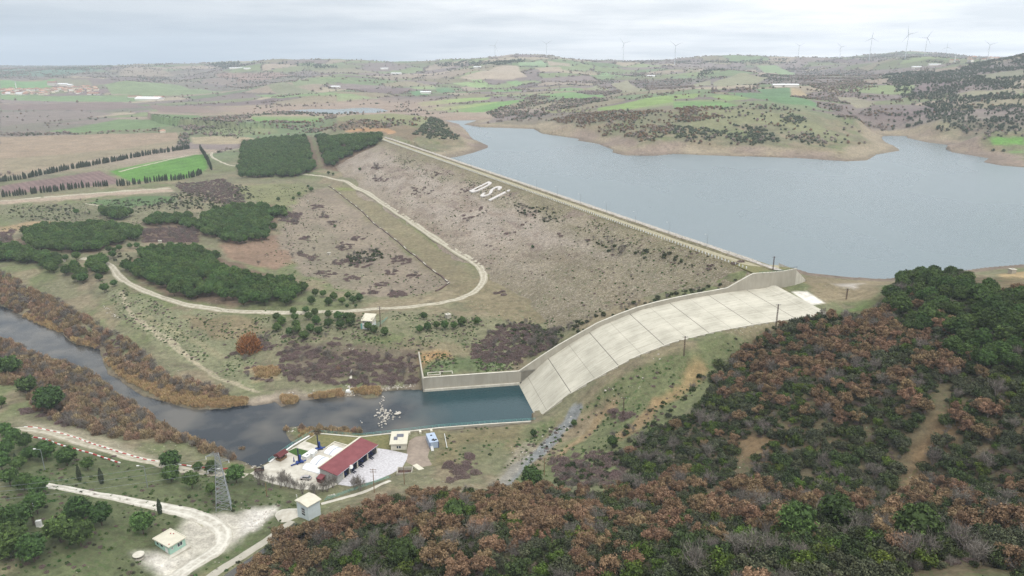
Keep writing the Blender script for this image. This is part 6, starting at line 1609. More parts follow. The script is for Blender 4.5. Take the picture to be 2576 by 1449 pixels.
TD = np.where(TD < 1.6, TD * np.clip((fbm(X / 70, Y / 70, 511, 3) - .40) * 9, .06, 2.2), TD * np.clip((fbm(X / 45, Y / 45, 513, 3) - .34) * 8, .15, 1.5))
TD[(dam_t > -15) & (dam_t < DLEN + 60) & (dam_o > -60) & (dam_o < 120)] = 0
TD[smx > -40][:] if False else None
zone = (smx > SLEN) & (smx < SLEN + 250) & (GR < 620); TD[zone] = 0
if True:
    dr_ = np.gradient(np.exp(lr)); da_ = np.gradient(az)
    area = (dr_[:, None] * da_[None] * GR)
    # beyond two kilometres crowns merge, fewer and broader clumps stand for them
    lod = np.interp(GR, [1500, 3000, 6000], [1.0, .6, .2])
    lam = TD / 100.0 * area * lod * ((GA > math.radians(-42)) & (GA < math.radians(42)))
    lam = np.where(GR > 8500, 0, lam)
    n_ = rng.poisson(np.clip(lam, 0, 6)); r_i, a_i = np.nonzero(n_)
    rep = n_[r_i, a_i]; r_i = np.repeat(r_i, rep); a_i = np.repeat(a_i, rep)
    l_ = lr[r_i] + (rng.random(len(r_i)) - .5) * (lr[1] - lr[0]); a_ = az[a_i] + (rng.random(len(r_i)) - .5) * da_[a_i]
    FT = np.stack([np.exp(l_) * np.sin(a_), np.exp(l_) * np.cos(a_)], 1)
    q = rng.random(len(FT)); g_ = TG[r_i, a_i]; b_ = TB[r_i, a_i]; fr_ = rng.random(len(FT))
    pinez = (g_ > .8) & ((np.arctan2(FT[:, 0], FT[:, 1]) > math.radians(24)) | (np.exp(l_) > 2600))
    kk = np.where(q < g_, np.where(pinez & (fr_ < .6), 3, 2), np.where(fr_ < b_, 1, 0))
    sc_ = rng.uniform(.6, 1.15, len(FT)) / np.sqrt(np.interp(np.exp(l_), [1500, 3000, 6000], [1.0, .62, .3])) * .74
    print("far trees", len(FT))
    gn_stuff("distant_woodland", FT, sc_, ['fbare', 'fbrown', 'fgreen', 'fpine'], kk, "hedgerows, scrub and woods scattered over the far hills beyond the reservoir")

# ------------------------------------------------------------------ buildings, posts and small things
def ZF(x0, y0, s): return lambda X_, Y_: ((x0 + X_ / s) * .9415, (y0 + Y_ / s) * .9415)
ZA = ZF(760, 1170, 9.058); ZB = ZF(740, 1290, 9.908); ZC = ZF(1030, 1140, 11.145); ZD = ZF(330, 1370, 8.574); ZE = ZF(50, 1180, 6.0375); ZG = ZF(540, 1180, 6.586)
ZT = ZF(2280, 60, 5.649); ZV = ZF(0, 190, 8.587); ZH = ZF(940, 800, 6.44)
def row_of(x, y, z):
    f = y * math.cos(PITCH) - (z - CAM_H) * math.sin(PITCH); u = y * math.sin(PITCH) + (z - CAM_H) * math.cos(PITCH)
    return 724.5 - FPX * u / f
def z_at(xy, row):
    lo_, hi_ = -20.0, 200.0
    for _ in range(50):
        m = (lo_ + hi_) / 2
        if row_of(xy[0], xy[1], m) > row: lo_ = m
        else: hi_ = m
    return lo_
class Fr:
    """local frame on a base rectangle: origin p0, x along p0->p1, y towards p2"""
    def __init__(s, p0, p1, p2, z0):
        s.o = np.array(p0[:2]); d = np.array(p1[:2]) - s.o; s.L = float(np.hypot(*d)); d /= s.L; s.ang = math.atan2(d[1], d[0])
        n = np.array([-d[1], d[0]]); s.W = float(np.dot(np.array(p2[:2]) - s.o, n)); s.z = z0; s.d = d; s.n = n
    def root(s, name, label, cat, group=None):
        o = empty(name, (s.o[0], s.o[1], s.z), s.ang); tag(o, label, cat, group); return o
    def loc(s, xy): v = np.array(xy[:2]) - s.o; return float(np.dot(v, s.d)), float(np.dot(v, s.n))
M_redroof = mat("red_sheet_roof", alb(118, 62, 65), .8, .1, scale=.4, rgb2=alb(134, 75, 77))
M_maroon = mat("maroon_boards", alb(96, 44, 44), .7, .2, scale=2)
M_plaster = mat("grey_plaster", alb(172, 172, 166), .9, .08, scale=.8)
M_cream = mat("cream_render", alb(212, 206, 188), .9, .06, scale=.8)
M_flat = mat("pale_flat_roof", alb(206, 200, 180), .9, .07, scale=.6)
M_mint = mat("mint_render", alb(168, 204, 186), .9, .05, scale=1)
M_glass = mat("dark_window_glass", (0.03, 0.04, 0.05), .15, .2, spec=.6)
M_blue = mat("blue_machine_paint", alb(34, 62, 130), .5, .15)
M_navy = mat("navy_steel", alb(36, 42, 66), .6, .2)
M_tank = mat("white_cover_sheet", alb(234, 235, 235), .5, .03, scale=.5)
M_seam = mat("grey_seam", alb(172, 176, 184), .6, .05)
M_lawn = mat("mown_lawn", alb(58, 88, 30), .95, .2, scale=1.5)
M_grassy = mat("rough_grass", alb(98, 98, 58), .95, .25, scale=.8, rgb2=alb(124, 118, 78))
M_pave = mat("pale_concrete_paving", alb(178, 171, 156), .92, .06, scale=.35, rgb2=alb(206, 200, 186))
M_gravelw = mat("white_gravel", alb(176, 172, 172), .95, .1, scale=1.2, rgb2=alb(206, 203, 204))
M_dirt = mat("bare_yard_soil", alb(146, 132, 118), .95, .15, scale=.6)
M_wood = mat("weathered_wood", alb(132, 106, 78), .9, .2, scale=2)
M_solar = mat("solar_panel", alb(92, 94, 104), .35, .1, spec=.6)
M_bluegrey = mat("blue_grey_container", alb(170, 184, 202), .6, .06)
M_black = mat("black_rubber", (.02, .02, .02), .8)
M_red = mat("red_paint", alb(168, 50, 48), .7, .1)
M_orange_tile = mat("orange_roof_tiles", alb(160, 116, 96), .9, .2, scale=.6)
M_brownroof = mat("brown_roof_tiles", alb(142, 106, 92), .9, .2, scale=.6)
M_silver = mat("silver_car_paint", alb(178, 172, 170), .35, .05, metal=.3)
M_stone = mat("pale_boulder", alb(160, 152, 140), .95, .2, scale=2, rgb2=alb(206, 200, 188))
M_turb = mat("pale_turbine_paint", alb(214, 220, 226), .7, .04)
YZ = 4.0
def yu(p, z=YZ): return un(p[0], p[1], z)
def sheet(name, pts, z, m, th=.25):
    mb = MB(); mb.prism([tuple(yu(p, z)[:2]) for p in pts][::-1], z - th, z); o = mb.build(name, m); return o
# paving, lawn, gravel (flat ground of the yard)
for nm, P, z, m in [("yard_paving", [zy(-110, 870), zy(110, 745), zy(215, 690), zy(950, 232), zy(965, 240), zy(790, 345), zy(1000, 415), zy(1090, 455), zy(1250, 345), zy(1500, 410), zy(1700, 300), zy(1320, 620), zy(1060, 870), zy(1300, 1018), zy(1120, 1100), zy(700, 1100), zy(280, 1010)], 4.05, M_pave),
                    ("yard_lawn", [zy(520, 505), zy(645, 447), zy(860, 500), zy(720, 598)], 4.12, M_lawn),
                    ("yard_grass", [zy(968, 238), zy(1690, 245), zy(2090, 225), zy(2140, 480), zy(1930, 455), zy(1700, 290), zy(1500, 408), zy(1250, 343), zy(1090, 452), zy(795, 345)], 4.06, M_grassy),
                    ("gravel_yard", [zy(1300, 1020), zy(1400, 930), zy(1930, 455), zy(2130, 482), zy(2400, 545), zy(2385, 620), zy(2310, 760), zy(2150, 850), zy(1900, 960), zy(1500, 1050)], 4.07, M_gravelw),
                    ("soil_yard", [ZC(640, 690), ZC(700, 420), ZC(900, 300), ZC(1180, 270), ZC(1300, 400), ZC(1320, 680), ZC(1250, 900), ZC(1400, 1150), ZC(1180, 1280), ZC(1000, 1150), ZC(800, 1150), ZC(620, 1050)], 4.045, M_dirt)]:
    tag(sheet(nm, P, z, m), kind='structure')

# --- retaining wall between the yard and the water, with its railing
wl = [yu(p, 4.2)[:2] for p in [(676, 1162), (735, 1120), (790, 1088)]]; wl2 = [yu(p, 4.2)[:2] for p in [(790, 1088), (905, 1098), (976, 1090), (1104, 1075), (1220, 1066), (1346, 1058)]]
def strip_wall(name, line, th, top, bot, m, parent, o0):
    P = [np.array(p) for p in line]; out_ = []
    for i, p in enumerate(P):
        d = (P[min(i + 1, len(P) - 1)] - P[max(i - 1, 0)]); d /= np.hypot(*d); out_.append(p + np.array([d[1], -d[0]]) * th)
    tp = top if isinstance(top, list) else [top] * len(P); bt = bot if isinstance(bot, list) else [bot] * len(P)
    mb = wall_run([np.append(p, 0) - o0 for p in P], [np.append(p, 0) - o0 for p in out_], [t - o0[2] for t in tp], [b - o0[2] for b in bt]); return mb.build(name, m, parent)
def railing(name, line, z, label, hgt=1.1, step=2.4, m=M_tealrail, r=.045, group=None, rails=(.55, 1.1), cat="railing", r2=None):
    P = smooth_line(line, step) if len(line[0]) == 2 else None
    pts = []
    for i in range(len(line) - 1):
        a = np.array(line[i][:2]); b = np.array(line[i + 1][:2]); n = max(1, int(round(np.hypot(*(b - a)) / step)))
        pts += [a + (b - a) * k / n for k in range(n)]
    pts.append(np.array(line[-1][:2]))
    zs = [z if isinstance(z, (int, float)) else float(z(p)) for p in pts]
    o = empty(name, (pts[0][0], pts[0][1], zs[0])); tag(o, label, cat, group); o0 = np.array([pts[0][0], pts[0][1], zs[0]])
    V = [np.array([p[0], p[1], zz_]) - o0 for p, zz_ in zip(pts, zs)]
    for v in V[:90]: MB().cyl(v, v + [0, 0, hgt], r, n=5).build('post', m, o)
    for h in rails:
        mb = MB()
        for a, b in zip(V[:-1], V[1:]): mb.cyl(a + [0, 0, h], b + [0, 0, h], (r2 or r) * .9, n=5)
        mb.build('rail', m, o)
    return o
o0 = np.array([*wl2[2], 0.0]); rw0 = empty("yard_wall", tuple(o0)); tag(rw0, "pale topped concrete retaining wall between the yard and the dark pool", "retaining wall")
strip_wall("wall_body", wl2, .7, 4.15, -3, M_wall, rw0, o0); strip_wall("coping", wl2, .72, 4.3, 4.155, M_conc, rw0, o0)
o0 = np.array([*wl[0], 0.0]); rw1 = empty("yard_wall", tuple(o0)); tag(rw1, "pale concrete retaining wall along the river side of the gazebo", "retaining wall")
strip_wall("wall_body", wl, .7, 4.15, -3, M_wall, rw1, o0); strip_wall("coping", wl, .75, 4.36, 4.155, M_white, rw1, o0)
railing("railing", wl2, 4.36, "long teal metal railing on the wall beside the dark pool", r=.06, step=2.6)
railing("railing", wl, 4.36, "teal metal railing on the river wall behind the gazebo", r=.06, step=2.6)
for i, X_ in enumerate((700, 1030, 1360)):
    p = yu(ZC(X_, [190, 160, 130][i])); q = yu(ZC(X_ + 12, [235, 215, 180][i]))
    mb = MB(); a = p[:2]; b = q[:2]; d = (b - a) / np.hypot(*(b - a)); n = np.array([-d[1], d[0]]) * .45
    mb.prism([tuple(a - n), tuple(b - n), tuple(b + n), tuple(a + n)], 4.0, 4.9)
    tag(mb.build("buttress", M_cream), "short pale concrete buttress against the yard wall, " + ["next to the house with solar panels", "middle of the three", "beside the blue grey container"][i], "buttress")

# --- the red roofed shed
f = Fr(yu(zy(1300, 1012)), yu(zy(1920, 532)), yu(ZA(905, 965)), YZ)
hf = z_at(f.o, ZA(0, 905)[1]) - YZ
pb = f.o + f.n * f.W; hb = z_at(pb, ZA(0, 722)[1]) - YZ; hb = max(hb, hf + .8)
sh = f.root("pump_shed", "long shed with a sloping dark red roof and open bays of blue machinery", "shed")
L_, W_ = f.L, f.W
cols = sorted(f.loc(yu(zy(*q)))[0] for q in [(1390, 932), (1500, 862), (1605, 762), (1765, 640), (1915, 534)])
mb = MB(); mb.add([(0, 0, 0), (0, W_, 0), (0, W_, hb), (0, 0, hf), (.25, 0, 0), (.25, W_, 0), (.25, W_, hb), (.25, 0, hf)], [(0, 1, 2, 3), (7, 6, 5, 4), (0, 3, 7, 4), (3, 2, 6, 7), (2, 1, 5, 6)])
mb.box(.25, cols[0] - .2, 0, .25, 0, hf - .02); mb.box(.25, L_, W_ - .25, W_, 0, hb - .05)
mb.add([(L_ - .25, 0, 0), (L_ - .25, W_, 0), (L_ - .25, W_, hb), (L_ - .25, 0, hf), (L_, 0, 0), (L_, W_, 0), (L_, W_, hb), (L_, 0, hf)], [(3, 2, 1, 0), (4, 5, 6, 7), (0, 4, 7, 3)])
mb.build('wall', M_plaster, sh)
mb = MB(); a = -.35; sl = (hb - hf) / W_
mb.add([(a, -.5, hf + .02 - .5 * sl), (L_ + .35, -.5, hf + .02 - .5 * sl), (L_ + .35, W_ + .02, hb + .02), (a, W_ + .02, hb + .02), (a, -.5, hf + .2 - .5 * sl), (L_ + .35, -.5, hf + .2 - .5 * sl), (L_ + .35, W_ + .02, hb + .2), (a, W_ + .02, hb + .2)],
       [(3, 2, 1, 0), (4, 5, 6, 7), (0, 1, 5, 4), (1, 2, 6, 5), (2, 3, 7, 6), (3, 0, 4, 7)]); rf = mb.build('roof', M_redroof, sh)
for k in range(1, 3): MB().box(L_ * k / 3 - .05, L_ * k / 3 + .05, 0, .1, 0, .1)
MB().box(a, L_ + .8, W_ + .05, W_ + .75, hb - .6, hb + .42).build('parapet', M_cream, sh)
MB().bar((a, -.52, hf + .1 - .5 * sl), (L_ + .35, -.52, hf + .1 - .5 * sl), .16).build('gutter', M_seam, sh)
for cx_ in cols: MB().box(cx_ - .22, cx_ + .22, -.05, .4, 0, hf - .03).build('column', M_cream, sh)
MB().box(cols[0], L_ - .3, .3, W_ - .3, .02, .1).build('floor', M_dark, sh)
for i in range(len(cols) - 1):
    x0, x1 = cols[i] + .25, cols[i + 1] - .25
    mb = MB(); n = int((x1 - x0) / .55)
    for k in range(n + 1): mb.box(x0 + (x1 - x0) * k / n - .03, x0 + (x1 - x0) * k / n + .03, .1, .16, .1, hf * .62)
    mb.box(x0, x1, .1, .16, hf * .6, hf * .64); mb.build('grille', M_navy, sh)
    for k in range(2):
        xx = x0 + (x1 - x0) * (.3 + .4 * k)
        m2 = MB().box(xx - .35, xx + .35, 1.0, 3.4, .1, .9).cyl((xx, 1.6, .9), (xx, 1.6, 1.9), .28).cyl((xx, 2.6, 1.0), (xx, 4.4, 1.2), .3); m2.build('pump', M_blue, sh)
    if i >= 1:
        for k in (0, 1): MB().bar((x0 + .8 + k * .9, -1.4, .25), (x0 + 1.6 + k * .9, 2.0, .35), .28).build('beam', M_navy, sh)
dish = empty("satellite_dish", tuple(np.append(f.o + f.d * cols[1] - f.n * .8, YZ))); tag(dish, "round white satellite dish at the open side of the red roofed shed", "satellite dish")
MB().cyl((0, 0, 0), (0, 0, 3.0), .06).build('pole', M_steel, dish); MB().cyl((0, -.1, 3.4), (0, -.25, 3.5), .75, .8, n=20).build('reflector', M_white, dish)
# dark red hut at the shed's corner
g_ = Fr(yu(ZA(940, 1020)), yu(ZA(1000, 1035)), yu(ZA(905, 955)), YZ)
kz = empty("small_hut", tuple(np.append(f.o + f.n * (W_ - 2.6) - f.d * .9, YZ)), f.ang); tag(kz, "small dark red shed leaning on the end wall of the long shed", "hut")
MB().box(-1.6, .7, 0, 2.2, 0, 1.9).build('wall', M_maroon, kz); mb = MB(); mb.add([(-1.8, -.2, 1.75), (.75, -.2, 2.3), (.75, 2.4, 2.3), (-1.8, 2.4, 1.75), (-1.8, -.2, 1.87), (.75, -.2, 2.42), (.75, 2.4, 2.42), (-1.8, 2.4, 1.87)], [(3, 2, 1, 0), (4, 5, 6, 7), (0, 1, 5, 4), (1, 2, 6, 5), (2, 3, 7, 6), (3, 0, 4, 7)]); mb.build('roof', M_redroof, kz)
bn = yu(ZA(820, 1000)); bo = empty("skip_bin", tuple(bn), .5); tag(bo, "small rusty bin with a green lid beside the dark red hut", "bin"); MB().box(-.7, .7, -.5, .5, 0, .9).build('body', M_rust, bo); MB().box(-.75, .75, -.55, .55, .91, 1.02).build('lid', M_tealrail, bo)

# --- vaulted white covers on the basins
def vault(corners, label, seam=True, z=4.0, rise=.9):
    P = [np.array(yu(p, z + .3)) for p in corners]      # a, b along one straight edge; c, d the other
    o = empty("basin_cover", (P[0][0], P[0][1], z)); tag(o, label, "basin cover"); o0 = np.array([P[0][0], P[0][1], z])
    n = 14; V = []
    for i in range(n + 1):
        t = i / n; a = P[0] + (P[3] - P[0]) * t; b = P[1] + (P[2] - P[1]) * t; hh = .3 + rise * math.sin(math.pi * t) ** .8
        for q in (a, b): V += [(q[0] - o0[0], q[1] - o0[1], 0), (q[0] - o0[0], q[1] - o0[1], hh)]
    fs = []
    for i in range(n):
        k = i * 4; fs += [(k + 1, k + 5, k + 7, k + 3), (k, k + 1, k + 5, k + 4)[::-1], (k + 2, k + 6, k + 7, k + 3)[::-1]]
    fs += [(0, 2, 3, 1), (n * 4, n * 4 + 1, n * 4 + 3, n * 4 + 2)]
    MB().add(V, fs).build('shell', M_tank, o)
    if seam:
        V = []; 
        for i in range(n + 1):
            t = i / n; a = P[0] + (P[3] - P[0]) * t; b = P[1] + (P[2] - P[1]) * t; hh = .3 + rise * math.sin(math.pi * t) ** .8 + .03
            for w in (.46, .58): q = a + (b - a) * w; V.append((q[0] - o0[0], q[1] - o0[1], hh))
        MB().add(V, [(i * 2, i * 2 + 2, i * 2 + 3, i * 2 + 1) for i in range(n)]).build('seam', M_seam, o)
    return o
vault([ZA(950, 360), ZA(1215, 450), ZA(1470, 272), ZA(1205, 185)], "arched white cover with a grey seam on the upper of the two basins")
vault([ZA(615, 600), ZA(900, 705), ZA(1150, 508), ZA(870, 420)], "arched white cover with a grey seam, touching the plain one")
vault([ZA(430, 745), ZA(900, 885), ZA(905, 712), ZA(600, 612)], "plain white arched cover nearest the parked car", seam=False)
lo0 = [yu(p, 4.5)[:2] for p in (ZA(1000, 245), ZA(1215, 84), ZA(1590, 192))]; o0 = np.array([*lo0[0], 4.0]); lw = empty("basin_parapet", tuple(o0)); tag(lw, "low cream concrete parapet around the upper covered basin", "parapet"); strip_wall('wall_face', lo0, .35, 4.6, 4.0, M_cream, lw, o0)
def box_at(name, p0, p1, p2, h, m, label, cat, z=YZ, roof=None, over=.0, rm=None, th=.15):
    fr_ = Fr(yu(p0, z), yu(p1, z), yu(p2, z), z); o = fr_.root(name, label, cat); y0, y1 = sorted((0, fr_.W))
    MB().box(0, fr_.L, y0, y1, 0, h).build('body', m, o)
    MB().box(-over, fr_.L + over, y0 - over, y1 + over, h + .002, h + th).build('roof', rm or m, o); return o, fr_
b1, fb1 = box_at("switch_cabin", ZA(540, 545), ZA(805, 370), ZA(430, 505), 1.3, M_white, "long low white cabin between the lawn and the basins", "cabin", over=.1)
MB().box(1.0, 2.0, .7, 1.3, 1.46, 1.52).build('hatch', M_solar, b1)
box_at("switch_cabinet", ZA(690, 500), ZA(745, 465), ZA(640, 470), 1.9, M_white, "taller white cabinet standing against the long white cabin", "cabinet", over=.05)
# --- blue hoists
def hoist(p, rz, label):
    c_ = yu(p); o = empty("blue_hoist", tuple(c_), rz); tag(o, label, "hoist")
    MB().box(-1.3, 1.3, -.9, .9, .55, .85).box(-1.3, -1.0, -1.0, 1.0, .3, .6).box(1.0, 1.3, -1.0, 1.0, .3, .6).build('base_frame', M_blue, o)
    for x, y in ((-1.1, -.85), (1.1, -.85), (-1.1, .85), (1.1, .85)): MB().cyl((x, y - .12, .3), (x, y + .12, .3), .3, n=12).build('wheel', M_navy, o)
    MB().box(-.5, -.1, -.2, .2, .85, 6.6).build('tall_mast', M_navy, o); MB().box(-.05, .6, -.35, .35, .85, 3.5).build('short_mast', M_blue, o)
    MB().bar((-3.6, -.7, .35), (2.4, -.7, .9), .3).bar((-3.6, -.3, .35), (2.4, -.3, .9), .12).build('arm', M_blue, o)
    return o
hoist(ZA(370, 610), .55, "blue wheeled hoist with a tall mast beside the closed blue parasol"); hoist(ZA(838, 285), .55, "blue wheeled hoist with a tall mast at the edge of the rough grass")
c_ = yu(ZA(238, 622)); po = empty("parasol", tuple(c_)); tag(po, "closed blue and white parasol standing on the paving", "parasol"); MB().cyl((0, 0, 0), (0, 0, 3.2), .04).build('pole', M_white, po); MB().cyl((0, 0, .9), (0, 0, 3.1), .32, .06, n=9).build('canopy', M_blue, po); MB().cyl((0, 0, 0), (0, 0, .3), .45, .4, n=12).build('base', M_white, po)
# --- gazebo
f = Fr(yu(zy(335, 640)), yu(zy(405, 668)), yu(zy(440, 590)), YZ); f = Fr(yu(zy(408, 668)), yu(zy(508, 602)), yu(zy(338, 640)), YZ)
gz_ = f.root("gazebo", "small open wooden gazebo under a dark maroon pitched roof by the river", "gazebo"); W2 = f.W; L2 = f.L
for x, y in ((.1, .1), (L2 - .1, .1), (L2 - .1, W2 - .1), (.1, W2 - .1)): MB().box(x - .09, x + .09, y - .09, y + .09, 0, 2.4).build('post', M_wood, gz_)
mb = MB().box(.2, L2 - .2, .05, .12, .1, 1.0).box(.05, .12, .2, W2 - .2, .1, 1.0).box(L2 - .12, L2 - .05, .2, W2 - .2, .1, 1.0).box(.2, L2 - .2, W2 - .12, W2 - .05, .1, 1.0); mb.build('side_boards', M_wood, gz_)
MB().box(0, L2, 0, W2, 0, .08).build('floor', M_dark, gz_); MB().box(L2 * .3, L2 * .7, W2 * .3, W2 * .7, .7, .8).build('table', M_wood, gz_)
mb = MB(); e = .6; mb.add([(-e, -e, 2.35), (L2 + e, -e, 2.35), (L2 + e, W2 + e, 2.35), (-e, W2 + e, 2.35), (-e, W2 / 2, 3.5), (L2 + e, W2 / 2, 3.5), (-e, -e, 2.2), (L2 + e, -e, 2.2), (L2 + e, W2 + e, 2.2), (-e, W2 + e, 2.2)], [(0, 1, 5, 4), (2, 3, 4, 5), (0, 4, 3), (1, 2, 5), (6, 7, 1, 0), (7, 8, 2, 1), (8, 9, 3, 2), (9, 6, 0, 3), (9, 8, 7, 6)]); mb.build('roof', M_maroon, gz_)

# --- car and trailer
def car(x, y, z, rz, label):
    o = empty("parked_car", (x, y, z), rz); tag(o, label, "car")
    pr = [(-2.05, .35), (-2.0, .8), (-1.25, .95), (-.75, 1.45), (.9, 1.5), (1.75, 1.15), (2.0, .95), (2.05, .35)]
    def ext(pf, w, nm, m, sh_=0):
        n = len(pf); V = [(a, -w, b) for a, b in pf] + [(a, w, b) for a, b in pf]; me_ = MB().add(V, [tuple(range(n - 1, -1, -1))[::-1], tuple(range(2 * n - 1, n - 1, -1))] + [(i, i + n, (i + 1) % n + n, (i + 1) % n) for i in range(n)]); return me_.build(nm, m, o)
    ext([(-2.05, .35), (-2.02, .78), (-1.3, .92), (1.8, .98), (2.05, .9), (2.08, .35)], .85, 'body', M_silver)
    ext([(-1.25, .925), (-.7, 1.42), (1.15, 1.42), (1.8, .985)], .74, 'window', M_glass); ext([(-.75, 1.423), (-.6, 1.5), (1.1, 1.5), (1.2, 1.423)], .7, 'roof', M_silver)
    for a in (-1.3, 1.3):
        for b in (-.8, .8): MB().cyl((a, b - .1, .33), (a, b + .1, .33), .33, n=14).build('wheel', M_black, o)
    for b in (-.55, .55): MB().box(-2.08, -2.0, b - .2, b + .2, .6, .75).build('headlight', M_white, o)
    return o
c_ = yu(ZA(520, 1005)); car(c_[0], c_[1], 4.06, math.radians(-8), "silver brown hatchback parked on the yard among the bare saplings")
c_ = yu(ZG(1020, 530)); tr = empty("cargo_trailer", (c_[0], c_[1], 4.05), .35); tag(tr, "open rusty flatbed trailer at the entrance corner of the yard", "trailer")
MB().box(-2, 1.6, -.9, .9, .6, .75).box(-2, 1.6, -.9, -.82, .75, 1.2).box(-2, 1.6, .82, .9, .75, 1.2).box(-2, -1.92, -.82, .82, .75, 1.2).build('bed', M_rust, tr); MB().box(.6, 1.6, -.8, .8, .76, 1.7).build('load', M_dark, tr)
for a in (-1, .6):
    for b in (-.95, .95): MB().cyl((a, b - .1, .35), (a, b + .1, .35), .35, n=12).build('wheel', M_black, tr)

# --- house with solar panels, container, slab, frame
def z_top(p, row, z=YZ): return z_at(yu(p, z)[:2], row) - z
h1 = z_top(ZC(165, 700), ZC(0, 530)[1]); bk = un(*ZC(105, 165), YZ + h1)
f = Fr(yu(ZC(165, 700)), yu(ZC(620, 683)), bk, YZ); W_ = min(f.W, 12); L_ = f.L
hs = f.root("gauge_house", "small cream house with a flat roof and two grey solar panels", "house")
MB().box(0, L_, 0, W_ - .5, 0, h1 - .02).build('wall', M_cream, hs); MB().box(-.5, L_ + .5, -.5, W_, h1, h1 + .38).build('roof', M_flat, hs)
fx = L_ * (335 - 165) / 455; wn_ = MB().box(fx, fx + L_ * .27, -.03, .02, h1 * .28, h1 * .68).build('window', M_glass, hs); MB().box(fx + L_ * .12, fx + L_ * .15, -.06, -.031, h1 * .28, h1 * .68).build('frame', M_white, wn_)
for x0, x1, y0, y1 in ((.33, .78, .5, .66), (.16, .4, .27, .45)):
    mb = MB(); a, b, c1_, d1_ = x0 * L_, x1 * L_, y0 * W_, y1 * W_; mb.add([(a, c1_, h1 + .45), (b, c1_, h1 + .45), (b, d1_, h1 + .95), (a, d1_, h1 + .95), (a, c1_, h1 + .38), (b, c1_, h1 + .38), (b, d1_, h1 + .38), (a, d1_, h1 + .38)], [(0, 1, 2, 3), (4, 5, 1, 0), (5, 6, 2, 1), (6, 7, 3, 2), (7, 4, 0, 3)]); mb.build('solar_panel', M_solar, hs)
h2 = z_top(ZC(1330, 668), ZC(0, 478)[1]); bk = un(*ZC(1272, 200), YZ + h2)
f = Fr(yu(ZC(1330, 668)), yu(ZC(1578, 628)), bk, YZ); cn = f.root("site_container", "blue grey container cabin with black discs on its roof and white steps", "container"); L_, W_ = f.L, min(f.W, 12)
MB().box(0, L_, 0, W_, .15, h2 - .1).build('body', M_bluegrey, cn); MB().box(-.08, L_ + .08, -.08, W_ + .08, h2 - .098, h2 + .05).build('roof', M_bluegrey, cn)
for x in (0, L_): MB().box(x - .1, x + .1, -.12, .0, .1, h2).build('corner_post', M_blue, cn)
for x, y in ((.5, .72), (.55, .27), (.42, .2), (.6, .14), (.82, .2)): MB().cyl((x * L_, y * W_, h2 + .052), (x * L_, y * W_, h2 + .25), .42, n=14).build('roof_disc', M_black, cn)
st = MB()
for k in range(6): st.box(.1, 1.2, -.4 - .32 * k, -.12 - .32 * k, .15, 1.3 - .2 * k)
st.build('steps', M_white, cn)
a = yu(ZC(1755, 232)); b = yu(ZC(1836, 655)); tag(MB().cyl(a + [0, 0, .35], b + [0, 0, .35], .14, n=8).build("white_pipe", M_white), "long thin pale pipe lying on the grass beyond the container", "pipe")
o_, f_ = box_at("concrete_slab", ZC(805, 1210), ZC(1130, 1442), ZC(910, 1135), .7, M_flat, "big pale concrete slab lying askew at the edge of the bare soil", "slab", th=.1)
f = Fr(yu(ZC(330, 1500)), yu(ZC(790, 1490)), yu(ZC(350, 1310)), YZ); ct = f.root("concrete_pit", "roofless concrete box with a dark inside at the lower edge of the gravel", "pit")
L_, W_ = f.L, f.W; MB().box(0, L_, 0, .3, -.5, 1.6).box(0, L_, W_ - .3, W_, -.5, 1.6).box(0, .3, .3, W_ - .3, -.5, 1.6).box(L_ - .3, L_, .3, W_ - .3, -.5, 1.6).build('wall', M_wall, ct); MB().box(.3, L_ - .3, .3, W_ - .3, -.5, .35).build('floor', M_rust, ct)
MB().box(L_ * .55, L_ * .95, .31, W_ * .6, .36, .4).build('opening', M_dark, ct)

# --- white hut at the canal head, mint house, stone table
def ghit(p): return hit(*p)
p0 = ghit(ZB(845, 1010)); z0 = float(p0[2]) - .2
f = Fr(p0, un(*ZB(1165, 835), z0), un(*ZB(545, 860), z0), z0); hh = z_at(f.o, ZB(0, 635)[1]) - z0; L_, W_ = f.L, f.W
ht = f.root("intake_hut", "small white hut with a pale shallow roof at the head of the canal", "hut")
MB().box(0, L_, 0, W_, -1, hh).build('wall', mat("bluish_white_render", alb(206, 216, 216), .9, .05), ht)
mb = MB(); e = .45; mb.add([(-e, -e, hh + .02), (L_ + e, -e, hh + .02), (L_ + e, W_ + e, hh + .02), (-e, W_ + e, hh + .02), (-e, -e, hh + .22), (L_ + e, -e, hh + .22), (L_ + e, W_ + e, hh + .22), (-e, W_ + e, hh + .22), (-e, W_ * .55, hh + .75), (L_ + e, W_ * .55, hh + .75)],
                           [(3, 2, 1, 0), (0, 1, 5, 4), (1, 2, 6, 9, 5), (2, 3, 7, 6), (3, 0, 4, 8, 7), (4, 5, 9, 8), (8, 9, 6, 7)]); mb.build('roof', M_flat, ht)
dw = MB().box(-.04, .02, W_ * .3, W_ * .58, hh * .25, hh * .72).build('window', M_glass, ht)
for k in range(1, 3): MB().box(-.09, -.045, W_ * .3, W_ * .58, hh * (.25 + .157 * k) - .04, hh * (.25 + .157 * k) + .04).build('frame', M_white, dw)
MB().cyl((.6, W_ + .3, hh + .25), (.6, W_ + .3, hh + 1.9), .05).box(.5, .56, W_ + .1, W_ + .6, hh + 1.2, hh + 1.8).build('aerial', M_white, ht)
p0 = ghit(ZD(1072, 966)); z0 = float(p0[2]) - .05
f = Fr(p0, un(*ZD(1432, 752), z0), un(*ZD(800, 690), z0), z0); hh = max(2.8, z_at(f.o, ZD(0, 792)[1]) - z0); L_, W_ = f.L, min(f.W, 7.5)
mh = f.root("guard_cabin", "small mint green cabin with a flat cream roof beside the lower road", "cabin")
MB().box(0, L_, 0, W_, -.6, hh).build('wall', M_mint, mh); e = .4
